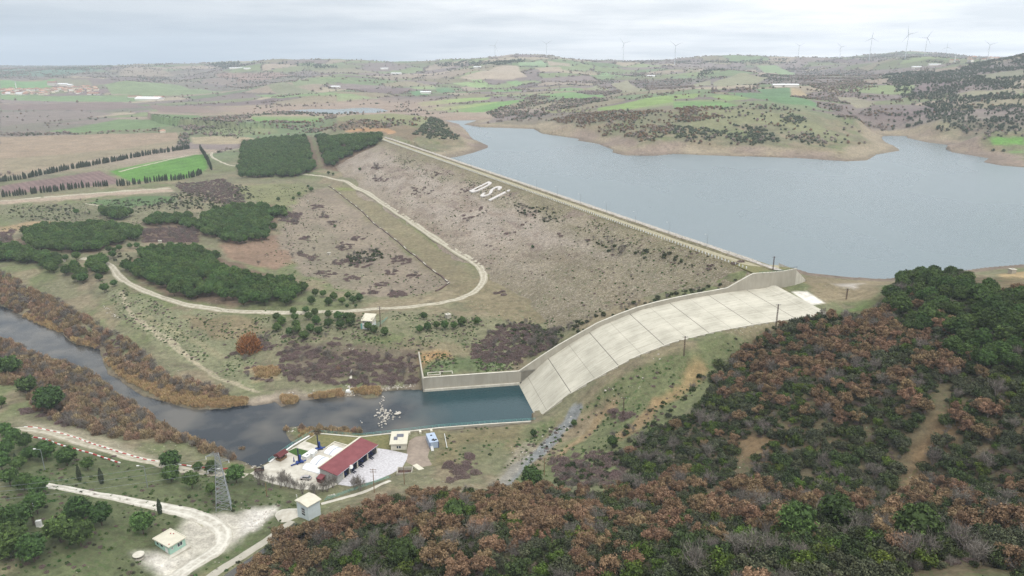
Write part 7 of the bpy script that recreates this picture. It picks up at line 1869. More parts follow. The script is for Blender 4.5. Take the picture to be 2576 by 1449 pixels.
rf = MB().box(-e, L_ + e, -e, W_ + e, hh + .002, hh + .22).build('roof', M_flat, mh); pr_ = MB().box(-e, L_ + e, -e, -e + .2, hh + .222, hh + .4).box(-e, L_ + e, W_ + e - .2, W_ + e, hh + .222, hh + .4).box(-e, -e + .2, -e + .2, W_ + e - .2, hh + .222, hh + .4).box(L_ + e - .2, L_ + e, -e + .2, W_ + e - .2, hh + .222, hh + .4).build('roof_edge', M_cream, rf)
for (x0, x1, z0_, z1_) in ((.5, .8, .42, .82), (.12, .22, .55, .75)):
    w = MB().box(L_ * x0, L_ * x1, -.04, .02, hh * z0_, hh * z1_).build('window', M_glass, mh); MB().box(L_ * x0 - .08, L_ * x1 + .08, -.09, -.041, hh * z0_ - .1, hh * z0_).box(L_ * x0 - .08, L_ * x0 + .02, -.09, -.041, hh * z0_, hh * z1_).box(L_ * x1 - .02, L_ * x1 + .08, -.09, -.041, hh * z0_, hh * z1_).box(L_ * (x0 + x1) / 2 - .05, L_ * (x0 + x1) / 2 + .05, -.09, -.041, hh * z0_, hh * z1_).build('frame', M_white, w)
for y0, y1, z0_, z1_ in ((.45, .6, .5, .8), (.75, .86, .5, .78)): MB().box(-.04, .02, W_ * y0, W_ * y1, hh * z0_, hh * z1_).build('window', M_glass, mh)
MB().box(-.05, .02, W_ * .12, W_ * .3, 0, hh * .66).build('door', M_white, mh)
mb = MB(); mb.box(-1.6, L_ + .6, -1.6, -.01, -.7, .06).box(-1.6, -.01, -.01, W_ * .5, -.7, .06); mb.build('plinth', M_pave, mh)
for i, (x, y) in enumerate(((.78, .72), (.12, .12), (.86, .6))): MB().cyl((x * L_, y * W_, hh + .225), (x * L_, y * W_, hh + .45), .16, n=8).build('flower_pot', M_red, mh)
p = ghit(ZD(355, 1030)); tb = empty("stone_table", tuple(p)); tag(tb, "round stone table on a thick foot at the edge of the white gravel", "table")
MB().cyl((0, 0, -.1), (0, 0, .18), 1.55, 1.5, n=24).build('base', M_wall, tb); MB().cyl((0, 0, .18), (0, 0, 1.0), .75, .6, n=16).build('foot', M_rust, tb); MB().cyl((0, 0, 1.0), (0, 0, 1.25), 1.6, 1.65, n=28).build('table_top', M_conc, tb)
# --- mound of pale concrete at the hut
p = ghit(ZB(380, 860)); me_ = MB(); n = 16
V = [(0, 0, 2.0)]; fs = []
for r_i in range(1, 5):
    for i in range(n):
        t_ = 2 * math.pi * i / n; R_m = r_i * 1.15 * (1 + .12 * math.sin(3 * t_)); V.append((R_m * math.cos(t_) * 1.2, R_m * math.sin(t_), 2.0 * math.cos(r_i / 4.4 * 1.5) - .2))
fs += [(0, 1 + i, 1 + (i + 1) % n) for i in range(n)]
for r_i in range(3): fs += [(1 + r_i * n + i, 1 + (r_i + 1) * n + i, 1 + (r_i + 1) * n + (i + 1) % n, 1 + r_i * n + (i + 1) % n) for i in range(n)]
o = MB().add(V, fs).build("concrete_mound", M_pave, None, tuple(p + [0, 0, -.3]), smooth=True); tag(o, "rounded pale concrete mound beside the white hut", "mound")

# --- canal and path to the hut
road("canal_bank", [(480, 1490), (545, 1440), (620, 1392), (690, 1345), (735, 1312)], 3.4, M_wall, .25)
road("canal_water", [(520, 1500), (575, 1450), (645, 1402), (712, 1352), (748, 1318)], 3.6, M_river, .12)
pth = [zq(850, 815), zq(1000, 775), zq(1150, 735), zq(1300, 680), zq(1460, 610)]
road("hut_path", pth, 1.8, M_pave, .2)
ph = [hit(*p)[:2] for p in [zq(885, 790), zq(1100, 715), zq(1300, 645), zq(1450, 590)]]; ph2 = [np.array(p) + [.3, 1.3] for p in ph]
railing("railing", ph, lambda p: gz(p[0], p[1]) - .05, "pale teal handrail along the near side of the path to the white hut", step=2.5)
railing("railing", ph2, lambda p: gz(p[0], p[1]) - .05, "pale teal handrail along the far side of the path to the white hut", step=2.5)

# --- red and white kerbs
def striped(line, label):
    W = smooth_line([hit(*zl(*p)) for p in line], 1.6); o0 = np.array([W[0][0], W[0][1], float(gz(*W[0]))]); o = empty("striped_kerb", tuple(o0)); tag(o, label, "kerb")
    for par, m in ((0, M_white), (1, M_red)):
        mb = MB()
        for i in range(par, len(W) - 1, 2):
            a = W[i]; b = W[i + 1]; d = (b - a) / np.hypot(*(b - a)); n = np.array([-d[1], d[0]]) * .2; za_ = float(gz(*a)) - o0[2]; zb_ = float(gz(*b)) - o0[2]; a2 = a - o0[:2]; b2 = b - o0[:2]
            mb.add([(*(a2 - n), za_ - .2), (*(b2 - n), zb_ - .2), (*(b2 + n), zb_ - .2), (*(a2 + n), za_ - .2), (*(a2 - n), za_ + .42), (*(b2 - n), zb_ + .42), (*(b2 + n), zb_ + .42), (*(a2 + n), za_ + .42)], [(4, 5, 6, 7), (0, 1, 5, 4), (1, 2, 6, 5), (2, 3, 7, 6), (3, 0, 4, 7)])
        mb.build('white_stripe' if par == 0 else 'red_stripe', m, o)
striped([(160, 472), (250, 480), (330, 497), (420, 520), (520, 550), (600, 580), (700, 612), (780, 636), (860, 660), (940, 683), (1040, 700)], "red and white striped kerb on the river side of the bank road")
striped([(200, 535), (280, 548), (340, 568), (400, 590), (480, 612), (560, 635), (640, 660), (730, 690), (790, 708)], "red and white striped kerb on the uphill side of the bank road")
striped([(1170, 720), (1260, 730), (1330, 738), (1420, 748), (1500, 745)], "short stretch of red and white striped kerb behind the steel pylon")

# --- lamps, poles, pylon
def lamp(x, y, z, h, az, label, group=None, proto=[None], scale=1.0, root_m=M_steel):
    if proto[0] is None:
        o = empty("street_lamp", (x, y, z), az); MB().cyl((0, 0, -.3), (0, 0, 8), .13, .07, n=8).build('pole', root_m, o); MB().bar((0, 0, 7.95), (1.7, 0, 8.25), .1).build('arm', root_m, o); MB().box(1.6, 2.4, -.2, .2, 8.18, 8.36).build('lamp_head', M_white, o); proto[0] = o
    else: o = copy_tree(proto[0]); o.location = (x, y, z); o.rotation_euler = (0, 0, az)
    o.scale = (h / 8,) * 3; tag(o, label, "street lamp", group); 
    if not group and 'group' in o: del o['group']
    return o
crest_az = math.atan2(DN[1], DN[0])
for i in range(19):
    t = 12 + i * 36.5
    if t > DLEN - 16: break
    p = dampt(t, -6.4, 0); lamp(p[0], p[1], CREST + .35, 7.5, crest_az, "tall steel street lamp on the reservoir side of the dam crest track", "street lamps along the dam crest")
for (bx, by), (tx, ty), az_, lb in [(ZE(425, 470), ZE(340, 130), math.pi, "bent arm street lamp between the bank road and the lower road, left one"), (ZE(2080, 745), ZE(2030, 400), math.pi, "bent arm street lamp on the green slope near the pair of round pines"), (zy(1690, 150), zy(1686, 60), 2.6, "short lamp standing in the reeds outside the yard railing")]:
    p = hit(bx, by); h = z_at(p[:2], ty) - p[2]; lamp(p[0], p[1], p[2], max(3.5, min(h, 9.5)), az_, lb)
def pole(x, y, z, h, label, group=None, arms=1, m=M_rust, lattice=True):
    o = empty("utility_pole", (x, y, z)); tag(o, label, "utility pole", group)
    w = .26
    if lattice:
        mb = MB()
        for a, b in ((-w, -w), (w, -w), (w, w), (-w, w)): mb.bar((a, b, -.3), (a * .6, b * .6, h), .08)
        n = int(h / .8)
        for k in range(n):
            z0_, z1_ = h * k / n, h * (k + 1) / n
            for s0, s1 in (((-w, -w), (w, -w)), ((w, -w), (w, w)), ((w, w), (-w, w)), ((-w, w), (-w, -w))): mb.bar((s0[0] * (1 - .4 * k / n), s0[1] * (1 - .4 * k / n), z0_), (s1[0] * (1 - .4 * k / n), s1[1] * (1 - .4 * k / n), z1_), .06)
        mb.build('mast', m, o)
    else: MB().cyl((0, 0, -.3), (0, 0, h), .16, .11, n=8).build('mast', m, o)
    for k in range(arms):
        zz_ = h - .4 - .9 * k; MB().bar((-1.1, 0, zz_), (1.1, 0, zz_), .12).build('crossarm', m, o)
        for x_ in (-1.0, 0, 1.0): MB().cyl((x_, 0, zz_ + .06), (x_, 0, zz_ + .4), .08, n=6).build('insulator', M_seam, o)
    return o
for (b_, t_, lb, lat, ar) in [((1944, 681), (1952, 645), "rusty lattice pole standing at the end of the dam crest track", True, 1), (zr(1216, 430), zr(1220, 345), "rusty lattice pole on the waste ground beyond the spillway sill", True, 2), ((1952, 822), zr(690, 465), "thin lattice pole on the bank behind the oak beside the chute", True, 1),
                              (z6(650, 1290), z6(657, 1140), "thin lattice pole on the grassy edge halfway down the chute", True, 1), ((1567, 1054), (1569, 1000), "lattice pole on the slope between the two orange earth scars", True, 1), ((1369, 1195), (1369, 1152), "wooden pole at the lower end of the stony gully", False, 1),
                              (zy(1875, 1150), zy(1850, 775), "wooden pole with insulators beside the path to the white hut", False, 2), (zy(2345, 1020), zy(2360, 745), "slim pole with a white lamp beside the roofless concrete box", False, 0), (ZH(495, 470), ZH(485, 100), "rusty lattice pole beside the roofed valve house", True, 2),
                              (ZG(1140, 960), ZG(1125, 725), "grey concrete pole on the grass between the pylon and the yard", False, 0), (ZE(250, 1350), ZE(200, 990), "dark pole carrying a white transformer among the lower pines", True, 2)]:
    p = hit(*b_); h = max(4, min(12, z_at(p[:2], t_[1]) - float(p[2]))); pole(p[0], p[1], p[2], h, lb, None, ar, M_rust if lat else M_wood, lat)
p = hit(*ZE(250, 1350)); o = empty("transformer", (p[0] - 1.2, p[1], float(p[2]) + 6.2)); tag(o, "white transformer hung on the dark pole among the lower pines", "transformer"); MB().box(-.6, .6, -.4, .4, 0, 1.1).build('tank', M_white, o); [MB().cyl((x, 0, 1.1), (x, 0, 1.5), .08).build('bushing', M_seam, o) for x in (-.35, 0, .35)]
p = hit(*ZE(335, 1370)); o = empty("electric_cabinet", tuple(p), .2); tag(o, "white steel electric cabinet beside the lower pines", "cabinet"); MB().box(-.75, .75, -.45, .45, 0, 2.2).build('body', M_white, o); MB().box(-1.0, 1.2, -.7, .7, -.3, .05).build('plinth', M_conc, o); MB().box(.3, .36, -.48, -.452, 1.0, 1.3).build('handle', M_dark, o)
p = hit(*ZG(385, 1165)); PYH = min(26, z_at(p[:2], ZG(0, 215)[1]) - float(p[2])); py_ = empty("power_pylon", tuple(p), .35); tag(py_, "tall grey lattice power pylon on the grassy slope above the lower road", "pylon")
hw = lambda z: 1.9 * (1 - z / PYH) + .55
for a, b in ((-1, -1), (1, -1), (1, 1), (-1, 1)): MB().bar((a * hw(0), b * hw(0), -.4), (a * hw(PYH), b * hw(PYH), PYH), .17).build('leg', M_steel, py_)
mb = MB(); n = 13; zz_ = [PYH * (1 - (1 - k / n) ** 1.25) for k in range(n + 1)]
for k in range(n):
    a, b = hw(zz_[k]), hw(zz_[k + 1])
    for s0, s1 in (((-1, -1), (1, -1)), ((1, -1), (1, 1)), ((1, 1), (-1, 1)), ((-1, 1), (-1, -1))):
        mb.bar((s0[0] * a, s0[1] * a, zz_[k]), (s1[0] * b, s1[1] * b, zz_[k + 1]), .08); mb.bar((s1[0] * a, s1[1] * a, zz_[k]), (s0[0] * b, s0[1] * b, zz_[k + 1]), .08); mb.bar((s0[0] * b, s0[1] * b, zz_[k + 1]), (s1[0] * b, s1[1] * b, zz_[k + 1]), .08)
mb.build('bracing', M_steel, py_)
tips = []
for zz2, s_ in ((PYH - .3, -1), (PYH - 3.0, 1), (PYH - 5.6, -1)):
    mb = MB(); w = hw(zz2)
    for b in (-w, w): mb.bar((s_ * w, b, zz2), (s_ * 3.4, 0, zz2), .1); mb.bar((s_ * w, b, zz2 + 1.0), (s_ * 3.4, 0, zz2), .08)
    mb.build('arm', M_steel, py_); MB().cyl((s_ * 3.4, 0, zz2), (s_ * 3.4, 0, zz2 - 1.1), .12, n=8).build('insulator', M_white, py_); tips.append((s_ * 3.4, 0, zz2 - 1.1))
Rz = Matrix.Rotation(.35, 3, 'Z')
for i, tp_ in enumerate(tips):
    a = Vector(p) + Rz @ Vector(tp_); b = Vector((a.x - 190, a.y - 14, a.z - 3 + i)); mb = MB(); prev = a
    for k in range(1, 17):
        t_ = k / 16; q = a.lerp(b, t_) - Vector((0, 0, 7 * math.sin(math.pi * t_))); mb.cyl(prev, q, .035, n=4, cap=False); prev = q
    tag(mb.build("power_cable", M_steel), ["highest", "middle", "lowest"][i] + " of the three thin cables running from the steel pylon", "cable")

# --- valve house on the terrace, concrete boxes
p0 = hit(*ZH(185, 512)); z0 = float(p0[2]) - .2; hh = 4.2
f = Fr(p0, un(*ZH(355, 530), z0), un(*ZH(180, 300), z0), z0); vh = f.root("valve_house", "white valve house under a tilted pale slab roof beside the gravel road", "valve house"); L_ = f.L; W_ = 5.5
MB().box(0, L_, 0, W_, -.5, hh - .5).build('wall', M_white, vh); e = .5
zb_ = z_at(p0[:2], ZH(0, 362)[1]) - z0; zt_ = zb_ + 2.0
mb = MB(); mb.add([(-e, -e - .2, zb_), (L_ + e, -e - .2, zb_), (L_ + e, W_ + e, zt_), (-e, W_ + e, zt_), (-e, -e - .2, zb_ + .25), (L_ + e, -e - .2, zb_ + .25), (L_ + e, W_ + e, zt_ + .25), (-e, W_ + e, zt_ + .25)], [(3, 2, 1, 0), (4, 5, 6, 7), (0, 1, 5, 4), (1, 2, 6, 5), (2, 3, 7, 6), (3, 0, 4, 7)]); mb.build('roof', M_flat, vh)
MB().box(0, .3, 0, W_, hh - .5, zt_ - .3).box(L_ - .3, L_, 0, W_, hh - .5, zt_ - .3).build('upper_wall', M_cream, vh); MB().box(-1.1, -.1, .2, 1.4, -.3, 3.0).build('stairs', M_tealrail, vh)
a = f.o + f.d * L_ + f.n * 2.5; b = hit(*ZH(615, 342))[:2]; c2_ = f.o + f.d * (L_ + 2) - f.n * 1.2
railing("railing", [tuple(a), tuple(b)], lambda q: gz(q[0], q[1]) + .4, "teal railing of the far side of the valve house walkway", step=2); railing("railing", [tuple(c2_), tuple(b)], lambda q: gz(q[0], q[1]) + .4, "teal railing of the near side of the valve house walkway", step=2)
for (cx_, cy_), s, lb in [((1127, 800), 2.6, "pale concrete box with an opening on top beside the row of pines"), ((828, 641), 2.0, "small concrete box among brambles below the long stone line"), ((403, 611), 2.2, "concrete box in the hollow between two pine groves"), ((775, 508), 1.7, "small concrete box high on the slope left of the berm"), ((163, 658), 1.6, "small white concrete box among the pines at the end of the gravel road"), ((958, 468), 1.4, "small pale block at the roadside below the dam"), ((2545, 688), 2.6, "low tarpaulin covered heap on the field by the reservoir")]:
    p = hit(cx_, cy_); o = empty("concrete_box" if "heap" not in lb else "covered_heap", tuple(p), rnd.random()); tag(o, lb, "concrete box" if "heap" not in lb else "heap")
    MB().box(-s / 2, s / 2, -s / 2, s / 2, -.5, s * .85).build('wall', M_wall, o); MB().box(-s * .56, s * .56, -s * .56, s * .56, s * .852, s * .95).build('lid', M_conc, o); MB().box(-s * .2, s * .2, -s * .2, s * .2, s * .952, s * .97).build('opening', M_dark, o)

# --- guard posts on the crest
gp0 = None
for i in range(260):
    t = 4 + i * 2.75
    if t > DLEN + 2: break
    p = dampt(t, 4.1, 0)
    if gp0 is None:
        gp0 = MB().box(-.22, .22, -.22, .22, -.3, 1.05).box(-.3, .3, -.3, .3, -.3, .1).build("guard_post", M_white, None, (p[0], p[1], CREST))
        o = gp0
    else: o = gp0.copy(); COL.objects.link(o); o.location = (p[0], p[1], CREST)
    o.rotation_euler = (rnd.gauss(0, .04), rnd.gauss(0, .04), crest_az); tag(o, "short white guard post on the downstream edge of the dam crest", "guard post", "white guard posts along the dam crest")
# railing on the end pier
pr_ = [wplan(s, .1)[:2] for s in (126, 132, 138, 144)]; railing("railing", [tuple(q) for q in pr_], CREST, "green railing along the top of the high spillway wall", m=mat("green_rail_paint", alb(60, 110, 84), .7), step=2.2, r=.06)
pr_ = [wplan(s, .1)[:2] for s in (145, 147.5, 150)]; railing("railing", [tuple(q) for q in pr_], CREST, "dark steel railing at the water end of the high spillway wall", m=M_navy, step=2.0, hgt=1.4, rails=(.5, 1.0, 1.4))
o0 = np.array([*wplan(150, .05)[:2], 40.0]); P_ = [np.append(wplan(s_, w_)[:2], 0) - o0 * [1, 1, 0] for s_, w_ in ((150.05, .05), (150.05, -17), (163, -19), (161, -1))]
ap = empty('abutment_slope', tuple(o0)); tag(ap, 'sloping concrete face ending the high spillway wall towards the water', 'abutment')
mb = MB(); mb.add([tuple(P_[0] + [0, 0, -6]), tuple(P_[1] + [0, 0, -6]), tuple(P_[2] + [0, 0, -6]), tuple(P_[3] + [0, 0, -6]), tuple(P_[0] + [0, 0, 9.2]), tuple(P_[1] + [0, 0, 8.5]), tuple(P_[2] + [0, 0, .6]), tuple(P_[3] + [0, 0, 1.2])], [(0, 1, 2, 3), (7, 6, 5, 4), (4, 5, 1, 0), (5, 6, 2, 1), (6, 7, 3, 2), (7, 4, 0, 3)]); mb.build('concrete_face', M_conc, ap)
# pad of ground behind the high wall, at crest level
pts = [wplan(s, -.7)[:2] for s in (124, 128, 132, 136, 140, 145, 150)]; back = [dampt(DLEN + 3, -12, 0)[:2], dampt(DLEN - 12, -12, 0)[:2], dampt(DLEN - 14, 4, 0)[:2], dampt(DLEN + 2, 6, 0)[:2]]
mb = MB(); mb.prism([tuple(q) for q in pts] + [tuple(q) for q in back], 30, CREST + .05); o = mb.build("crest_pad", M_grassy); tag(o, kind='structure')
road("crest_turning", [dampt(DLEN - 16, -1, 0), dampt(DLEN - 4, -3, 0), wplan(143, -8)], [5, 6, 7], M_crestrd, 0, world=True, zfix=CREST + .12)

# --- the long stone line along the berm
W = smooth_line([hit(*q) for q in [(828, 468), (870, 500), (920, 540), (980, 590), (1040, 640), (1090, 680), (1132, 712)]], 6); W2_ = smooth_line([hit(*q) for q in [(1132, 712), (1118, 722), (1098, 733)]], 4)
for k, (WW, lb) in enumerate(((W, "long dark stone kerb running straight along the edge of the berm"), (W2_, "short dark stone kerb turning back at the end of the long one"))):
    zt = [float(gz(*q)) for q in WW]; o0 = np.array([WW[0][0], WW[0][1], zt[0]]); o = empty("stone_kerb", tuple(o0)); tag(o, lb, "stone kerb")
    strip_wall('stones', [tuple(q) for q in WW], 1.0, [z + .55 for z in zt], [z - .5 for z in zt], mat("dark_kerb_stone", alb(92, 74, 68), .95, .3, scale=.8), o, o0)
    for i in range(0, len(WW) - 2, 4): strip_wall('pale_cap', [tuple(q) for q in WW[i:i + 2]], .9, [z + .72 for z in zt[i:i + 2]], [z + .56 for z in zt[i:i + 2]], M_wall, o, o0)

# --- stones
def rock_mesh(seed, s=1.0):
    bm = bmesh.new(); bmesh.ops.create_icosphere(bm, subdivisions=2, radius=s); g = np.random.default_rng(seed); ax = g.normal(size=(6, 3)); am = g.uniform(.1, .3, 6)
    for v in bm.verts:
        n = np.array(v.co) / s; k = 1 - sum(am[i] * max(0, float(np.dot(n, ax[i])) - .3) for i in range(6)) ; v.co = v.co * k; v.co.z *= .7
    me = bpy.data.meshes.new("boulder"); bm.to_mesh(me); bm.free(); me.materials.append(M_stone); return me
RM = [rock_mesh(i) for i in range(5)]
def rock(x, y, z, s, label, group):
    o = bpy.data.objects.new("boulder", RM[rnd.randrange(5)]); COL.objects.link(o); o.location = (x, y, z); o.scale = (s * rnd.uniform(.8, 1.3), s * rnd.uniform(.8, 1.2), s); o.rotation_euler = (0, 0, rnd.random() * 6); tag(o, label, "boulder", group)
for i in range(26):
    t = i / 25; p = un(*zb(1200 + 8 * math.sin(i), 745 + 235 * t), 0); rock(p[0] + rnd.gauss(0, .5), p[1], .1, rnd.uniform(.3, .65), "pale boulder in the line of stones across the river below the pool", "boulders across the river")
for i in range(52):
    p = un(*zb(rnd.gauss(1235, 42), rnd.choice([rnd.gauss(860, 16), rnd.gauss(905, 12), rnd.gauss(880, 30)])), 0); rock(p[0], p[1], .1, rnd.uniform(.3, .75), "pale boulder in the cluster of stones in the river below the pool", "clustered boulders in the river")
for X_, Y_, s, lb in [(1320, 872, 1.7, "largest pale boulder standing apart at the pool end of the river stones"), (1050, 945, .5, "small white stone alone in the river near the reeds")]:
    p = un(*zb(X_, Y_), 0); rock(p[0], p[1], .2, s, lb, None)
SP['stone'] = [(m_, None, None) for m_ in RM]
ST = []
for P, sp_, den in ([[zb(1120, 690), zb(1200, 655), zb(1470, 640), zb(1450, 665), zb(1150, 700)], .9, .8], [[zb(450, 715), zb(700, 690), zb(900, 690), zb(900, 715), zb(600, 725)], 1.6, .4], [[zb(500, 980), zb(650, 985), zb(650, 1010), zb(460, 1020)], 1.2, .5], [[zb(160, 1250), zb(280, 1260), zb(280, 1285), zb(170, 1275)], 1.3, .5],
                    [[(615, 1322), (690, 1272), (694, 1290), (640, 1340)], 1.0, .6], [[(1395, 1060), (1460, 1020), (1450, 1050), (1340, 1150), (1290, 1190), (1300, 1150)], 1.8, .3], [[zb(920, 370), zb(990, 370), zb(990, 385), zb(920, 385)], 1.2, .6], [[zq(1100, 690), zq(1040, 700), zq(920, 740), zq(870, 745), zq(1000, 705)], .9, .6], [[(1610, 760), (1480, 1040), (1700, 960)], 4, .15],
                    [[zb(930, 660), zb(1000, 660), zb(990, 740), zb(940, 740)], .8, .7], [[z4(790, 900), z4(930, 1000), z4(900, 1010), z4(800, 960)], 1.6, .4]):
    q = scat(P, sp_); ST.append(q[rng.random(len(q)) < den])
ST = np.concatenate(ST); gn_stuff("loose_rubble", ST, rng.uniform(.25, .7, len(ST)), ['stone'], np.zeros(len(ST), int), "pale loose rubble lying along the banks and tracks")
tq = np.arange(0, DLEN - 8, .75); RR = []
for o_ in np.arange(-11.2, -7.6, .8): RR.append(np.stack([DA[0] + DD[0] * tq + DN[0] * o_, DA[1] + DD[1] * tq + DN[1] * o_], 1) + rng.normal(size=(len(tq), 2)) * .3)
RR = np.concatenate(RR); zz_ = dam_z(RR[:, 0], RR[:, 1]) + .45
gn_stuff("riprap", RR, rng.uniform(.4, .75, len(RR)), ['stone'], np.zeros(len(RR), int), "white broken stone lining the reservoir edge of the dam crest", zs=zz_)

# --- slabs and a concrete outlet below the terrace
p = hit(*zb(962, 700)); o = empty("outlet_chute", tuple(p)); tag(o, "small broken concrete outlet with a drain ending in the river", "outlet"); q = hit(*zb(968, 540)); 
mb = MB(); d = (q - p); mb.add([(-.9, 0, .2), (.9, 0, .2), (d[0] + .4, d[1], d[2] + .3), (d[0] - .4, d[1], d[2] + .3), (-.9, 0, -.5), (.9, 0, -.5), (d[0] + .4, d[1], d[2] - .5), (d[0] - .4, d[1], d[2] - .5)], [(0, 1, 2, 3), (0, 4, 5, 1), (1, 5, 6, 2), (3, 2, 6, 7), (0, 3, 7, 4)]); mb.build('drain', M_conc, o); MB().box(-2, 2, -1.5, 1.2, -.6, .5).build('apron', M_white, o)

# ------------------------------------------------------------------ far villages, barns, turbines
def house_mesh(L_, W_, h, rh, seed):
    parts = {}
    parts['wall'] = MB().box(-L_ / 2, L_ / 2, -W_ / 2, W_ / 2, -2, h)
    e = .5; r = MB(); rl = max(0, (L_ - W_) / 2); r.add([(-L_ / 2 - e, -W_ / 2 - e, h), (L_ / 2 + e, -W_ / 2 - e, h), (L_ / 2 + e, W_ / 2 + e, h), (-L_ / 2 - e, W_ / 2 + e, h), (-rl, 0, h + rh), (rl, 0, h + rh)], [(3, 2, 1, 0), (0, 1, 5, 4), (2, 3, 4, 5), (0, 4, 3), (1, 2, 5)]); parts['roof'] = r
    return parts
M_hw = [mat("village_white_wall", alb(238, 232, 222), .9, .05), mat("village_grey_wall", alb(206, 198, 190), .9, .1), mat("village_cream_wall", alb(226, 214, 194), .9, .08)]
M_hr = [M_orange_tile, M_brownroof, mat("faded_orange_tiles", alb(186, 146, 126), .9, .15)]
HP = []
for i, (a, b, h, rh) in enumerate([(14, 10, 5.5, 2.5), (11, 9, 3.5, 2.2), (17, 9, 3.5, 2.4), (12, 11, 6.5, 2.6), (9, 7, 3, 1.8)]):
    ps = house_mesh(a, b, h, rh, i); d_ = {}
    for k, mbb in ps.items():
        me = bpy.data.meshes.new("house_" + k); me.from_pydata(mbb.v, [], mbb.f); d_[k] = me
    w = MB(); n = int(a / 3)
    for s_ in (-1, 1):
        for k in range(n):
            x = -a / 2 + a * (k + .5) / n
            for fl in range(1 if h < 5 else 2): w.box(x - .6, x + .6, s_ * b / 2 - .05, s_ * b / 2 + .05, 1.0 + 2.8 * fl, 2.3 + 2.8 * fl)
    me = bpy.data.meshes.new("house_window"); me.from_pydata(w.v, [], w.f); me.materials.append(M_glass); d_['window'] = me; HP.append((d_, (a, b, h)))
hm = {}
def house(x, y, label, group, s=1.0, k=None, rz=None):
    k = rnd.randrange(5) if k is None else k; mw, mr_ = rnd.randrange(3), rnd.randrange(3); key = (k, mw, mr_)
    if key not in hm:
        d_ = HP[k][0]; w = d_['wall'].copy(); w.materials.clear(); w.materials.append(M_hw[mw]); r = d_['roof'].copy(); r.materials.clear(); r.materials.append(M_hr[mr_]); hm[key] = (w, r, d_['window'])
    w, r, wi = hm[key]; o = empty("village_house", (x, y, float(gz(x, y))), rnd.random() * 3 if rz is None else rz); o.scale = (s,) * 3
    link('wall', w, None, o); link('roof', r, None, o); link('window_row', wi, None, o); tag(o, label, "house", group); return o
VPOL = [ZV(0, 470), ZV(100, 410), ZV(400, 400), ZV(700, 390), ZV(1100, 350), ZV(1700, 370), ZV(2200, 400), ZV(2250, 500), ZV(1800, 520), ZV(1200, 520), ZV(900, 570), ZV(650, 560), ZV(300, 550), ZV(0, 580)]
q = scat(VPOL, 27); q = q[rng.random(len(q)) < .8]
q = q[np.argsort(np.hypot(q[:, 0], q[:, 1]))][:85]
for x, y in q: house(x, y, "tiled village house clustered around the minaret on the plain", "houses of the village with the minaret", 1.15)
p = hit(*ZV(380, 425)); o = empty("minaret", tuple(p)); tag(o, "slender white pointed minaret rising above the village roofs", "minaret"); MB().cyl((0, 0, -2), (0, 0, 21), 1.5, 1.25, n=12).build('shaft', M_white, o); MB().cyl((0, 0, 17), (0, 0, 18), 2.1, n=12).build('balcony', M_white, o); MB().cyl((0, 0, 21), (0, 0, 30), 1.4, .1, n=12).build('spire', M_seam, o)
def barn(x, y, L_, W_, h, rz, label, roofm=M_tank, name="barn", col=None):
    xy = hit(x, y); o = empty(name, tuple(xy), rz); tag(o, label, "barn"); MB().box(-L_ / 2, L_ / 2, -W_ / 2, W_ / 2, -2, h).build('wall', col or M_hw[0], o)
    r = MB(); r.add([(-L_ / 2 - 1, -W_ / 2 - 1, h), (L_ / 2 + 1, -W_ / 2 - 1, h), (L_ / 2 + 1, W_ / 2 + 1, h), (-L_ / 2 - 1, W_ / 2 + 1, h), (-L_ / 2 - 1, 0, h + W_ * .2), (L_ / 2 + 1, 0, h + W_ * .2)], [(3, 2, 1, 0), (0, 1, 5, 4), (2, 3, 4, 5), (0, 4, 3), (1, 2, 5)]); r.build('roof', roofm, o); return o
barn(376, 252, 75, 26, 5, -.15, "long white roofed barn standing alone beyond the ploughed fields"); barn(400, 249, 26, 20, 5, -.1, "orange tiled building at the end of the long white barn", M_orange_tile); barn(340, 246, 40, 10, 4, 0, "low orange roofed row behind the long white barn", M_orange_tile)
barn(*ZV(1210, 330), 28, 22, 11, .2, "large grey building on the rise behind the village", M_brownroof, col=M_hw[1]); barn(*ZV(1430, 330), 42, 16, 5, -.1, "white roofed barn behind the village, left of the longer one"); barn(*ZV(1560, 345), 36, 14, 5, -.15, "pale roofed barn behind the village beside the field path"); barn(*ZV(2150, 540), 34, 14, 4, 0, "orange roofed barn at the near edge of the village", M_orange_tile)
barn(*ZV(330, 540), 50, 12, 4, .05, "long white roofed barn at the near edge of the village")
for x, y, L_, lb in [(594, 173, 60, "white barn under the wooded hill on the skyline"), (622, 174, 30, "small white barn beside the larger one below the wooded hill"), (967, 174, 34, "white farm building far off above the brown hills"), (997, 187, 40, "low white building on the bare far hillside"), (1201, 171, 30, "white farm building below the skyline pines"),
                     (1637, 194, 26, "small white building on the ridge road among olive fields"), (1968, 218, 46, "long white farm building at the edge of the green field across the water"), (1993, 218, 24, "short white farm building next to the long one across the water"), (845, 221, 28, "small white barn near the far end of the second water arm"), (2350, 165, 40, "white roofed building on the far slope left of the hill village"), (2305, 171, 30, "pale building below the rounded skyline hill"),
                     (1071, 235, 30, "white shed beside the pale track on the green hill")]:
    barn(x, y, L_, 12, 4, rnd.uniform(-.3, .3), lb)
q = scat([ZT(1300, 580), ZT(1500, 570), ZT(1800, 560), ZT(2200, 530), ZT(2200, 560), ZT(1900, 600), ZT(1600, 650), ZT(1300, 620), ZT(1050, 640)], 55); q = q[rng.random(len(q)) < .8][:60]
for x, y in q: house(x, y, "small pale house of the hill village far beyond the reservoir", "houses of the far hill village", 1.3)
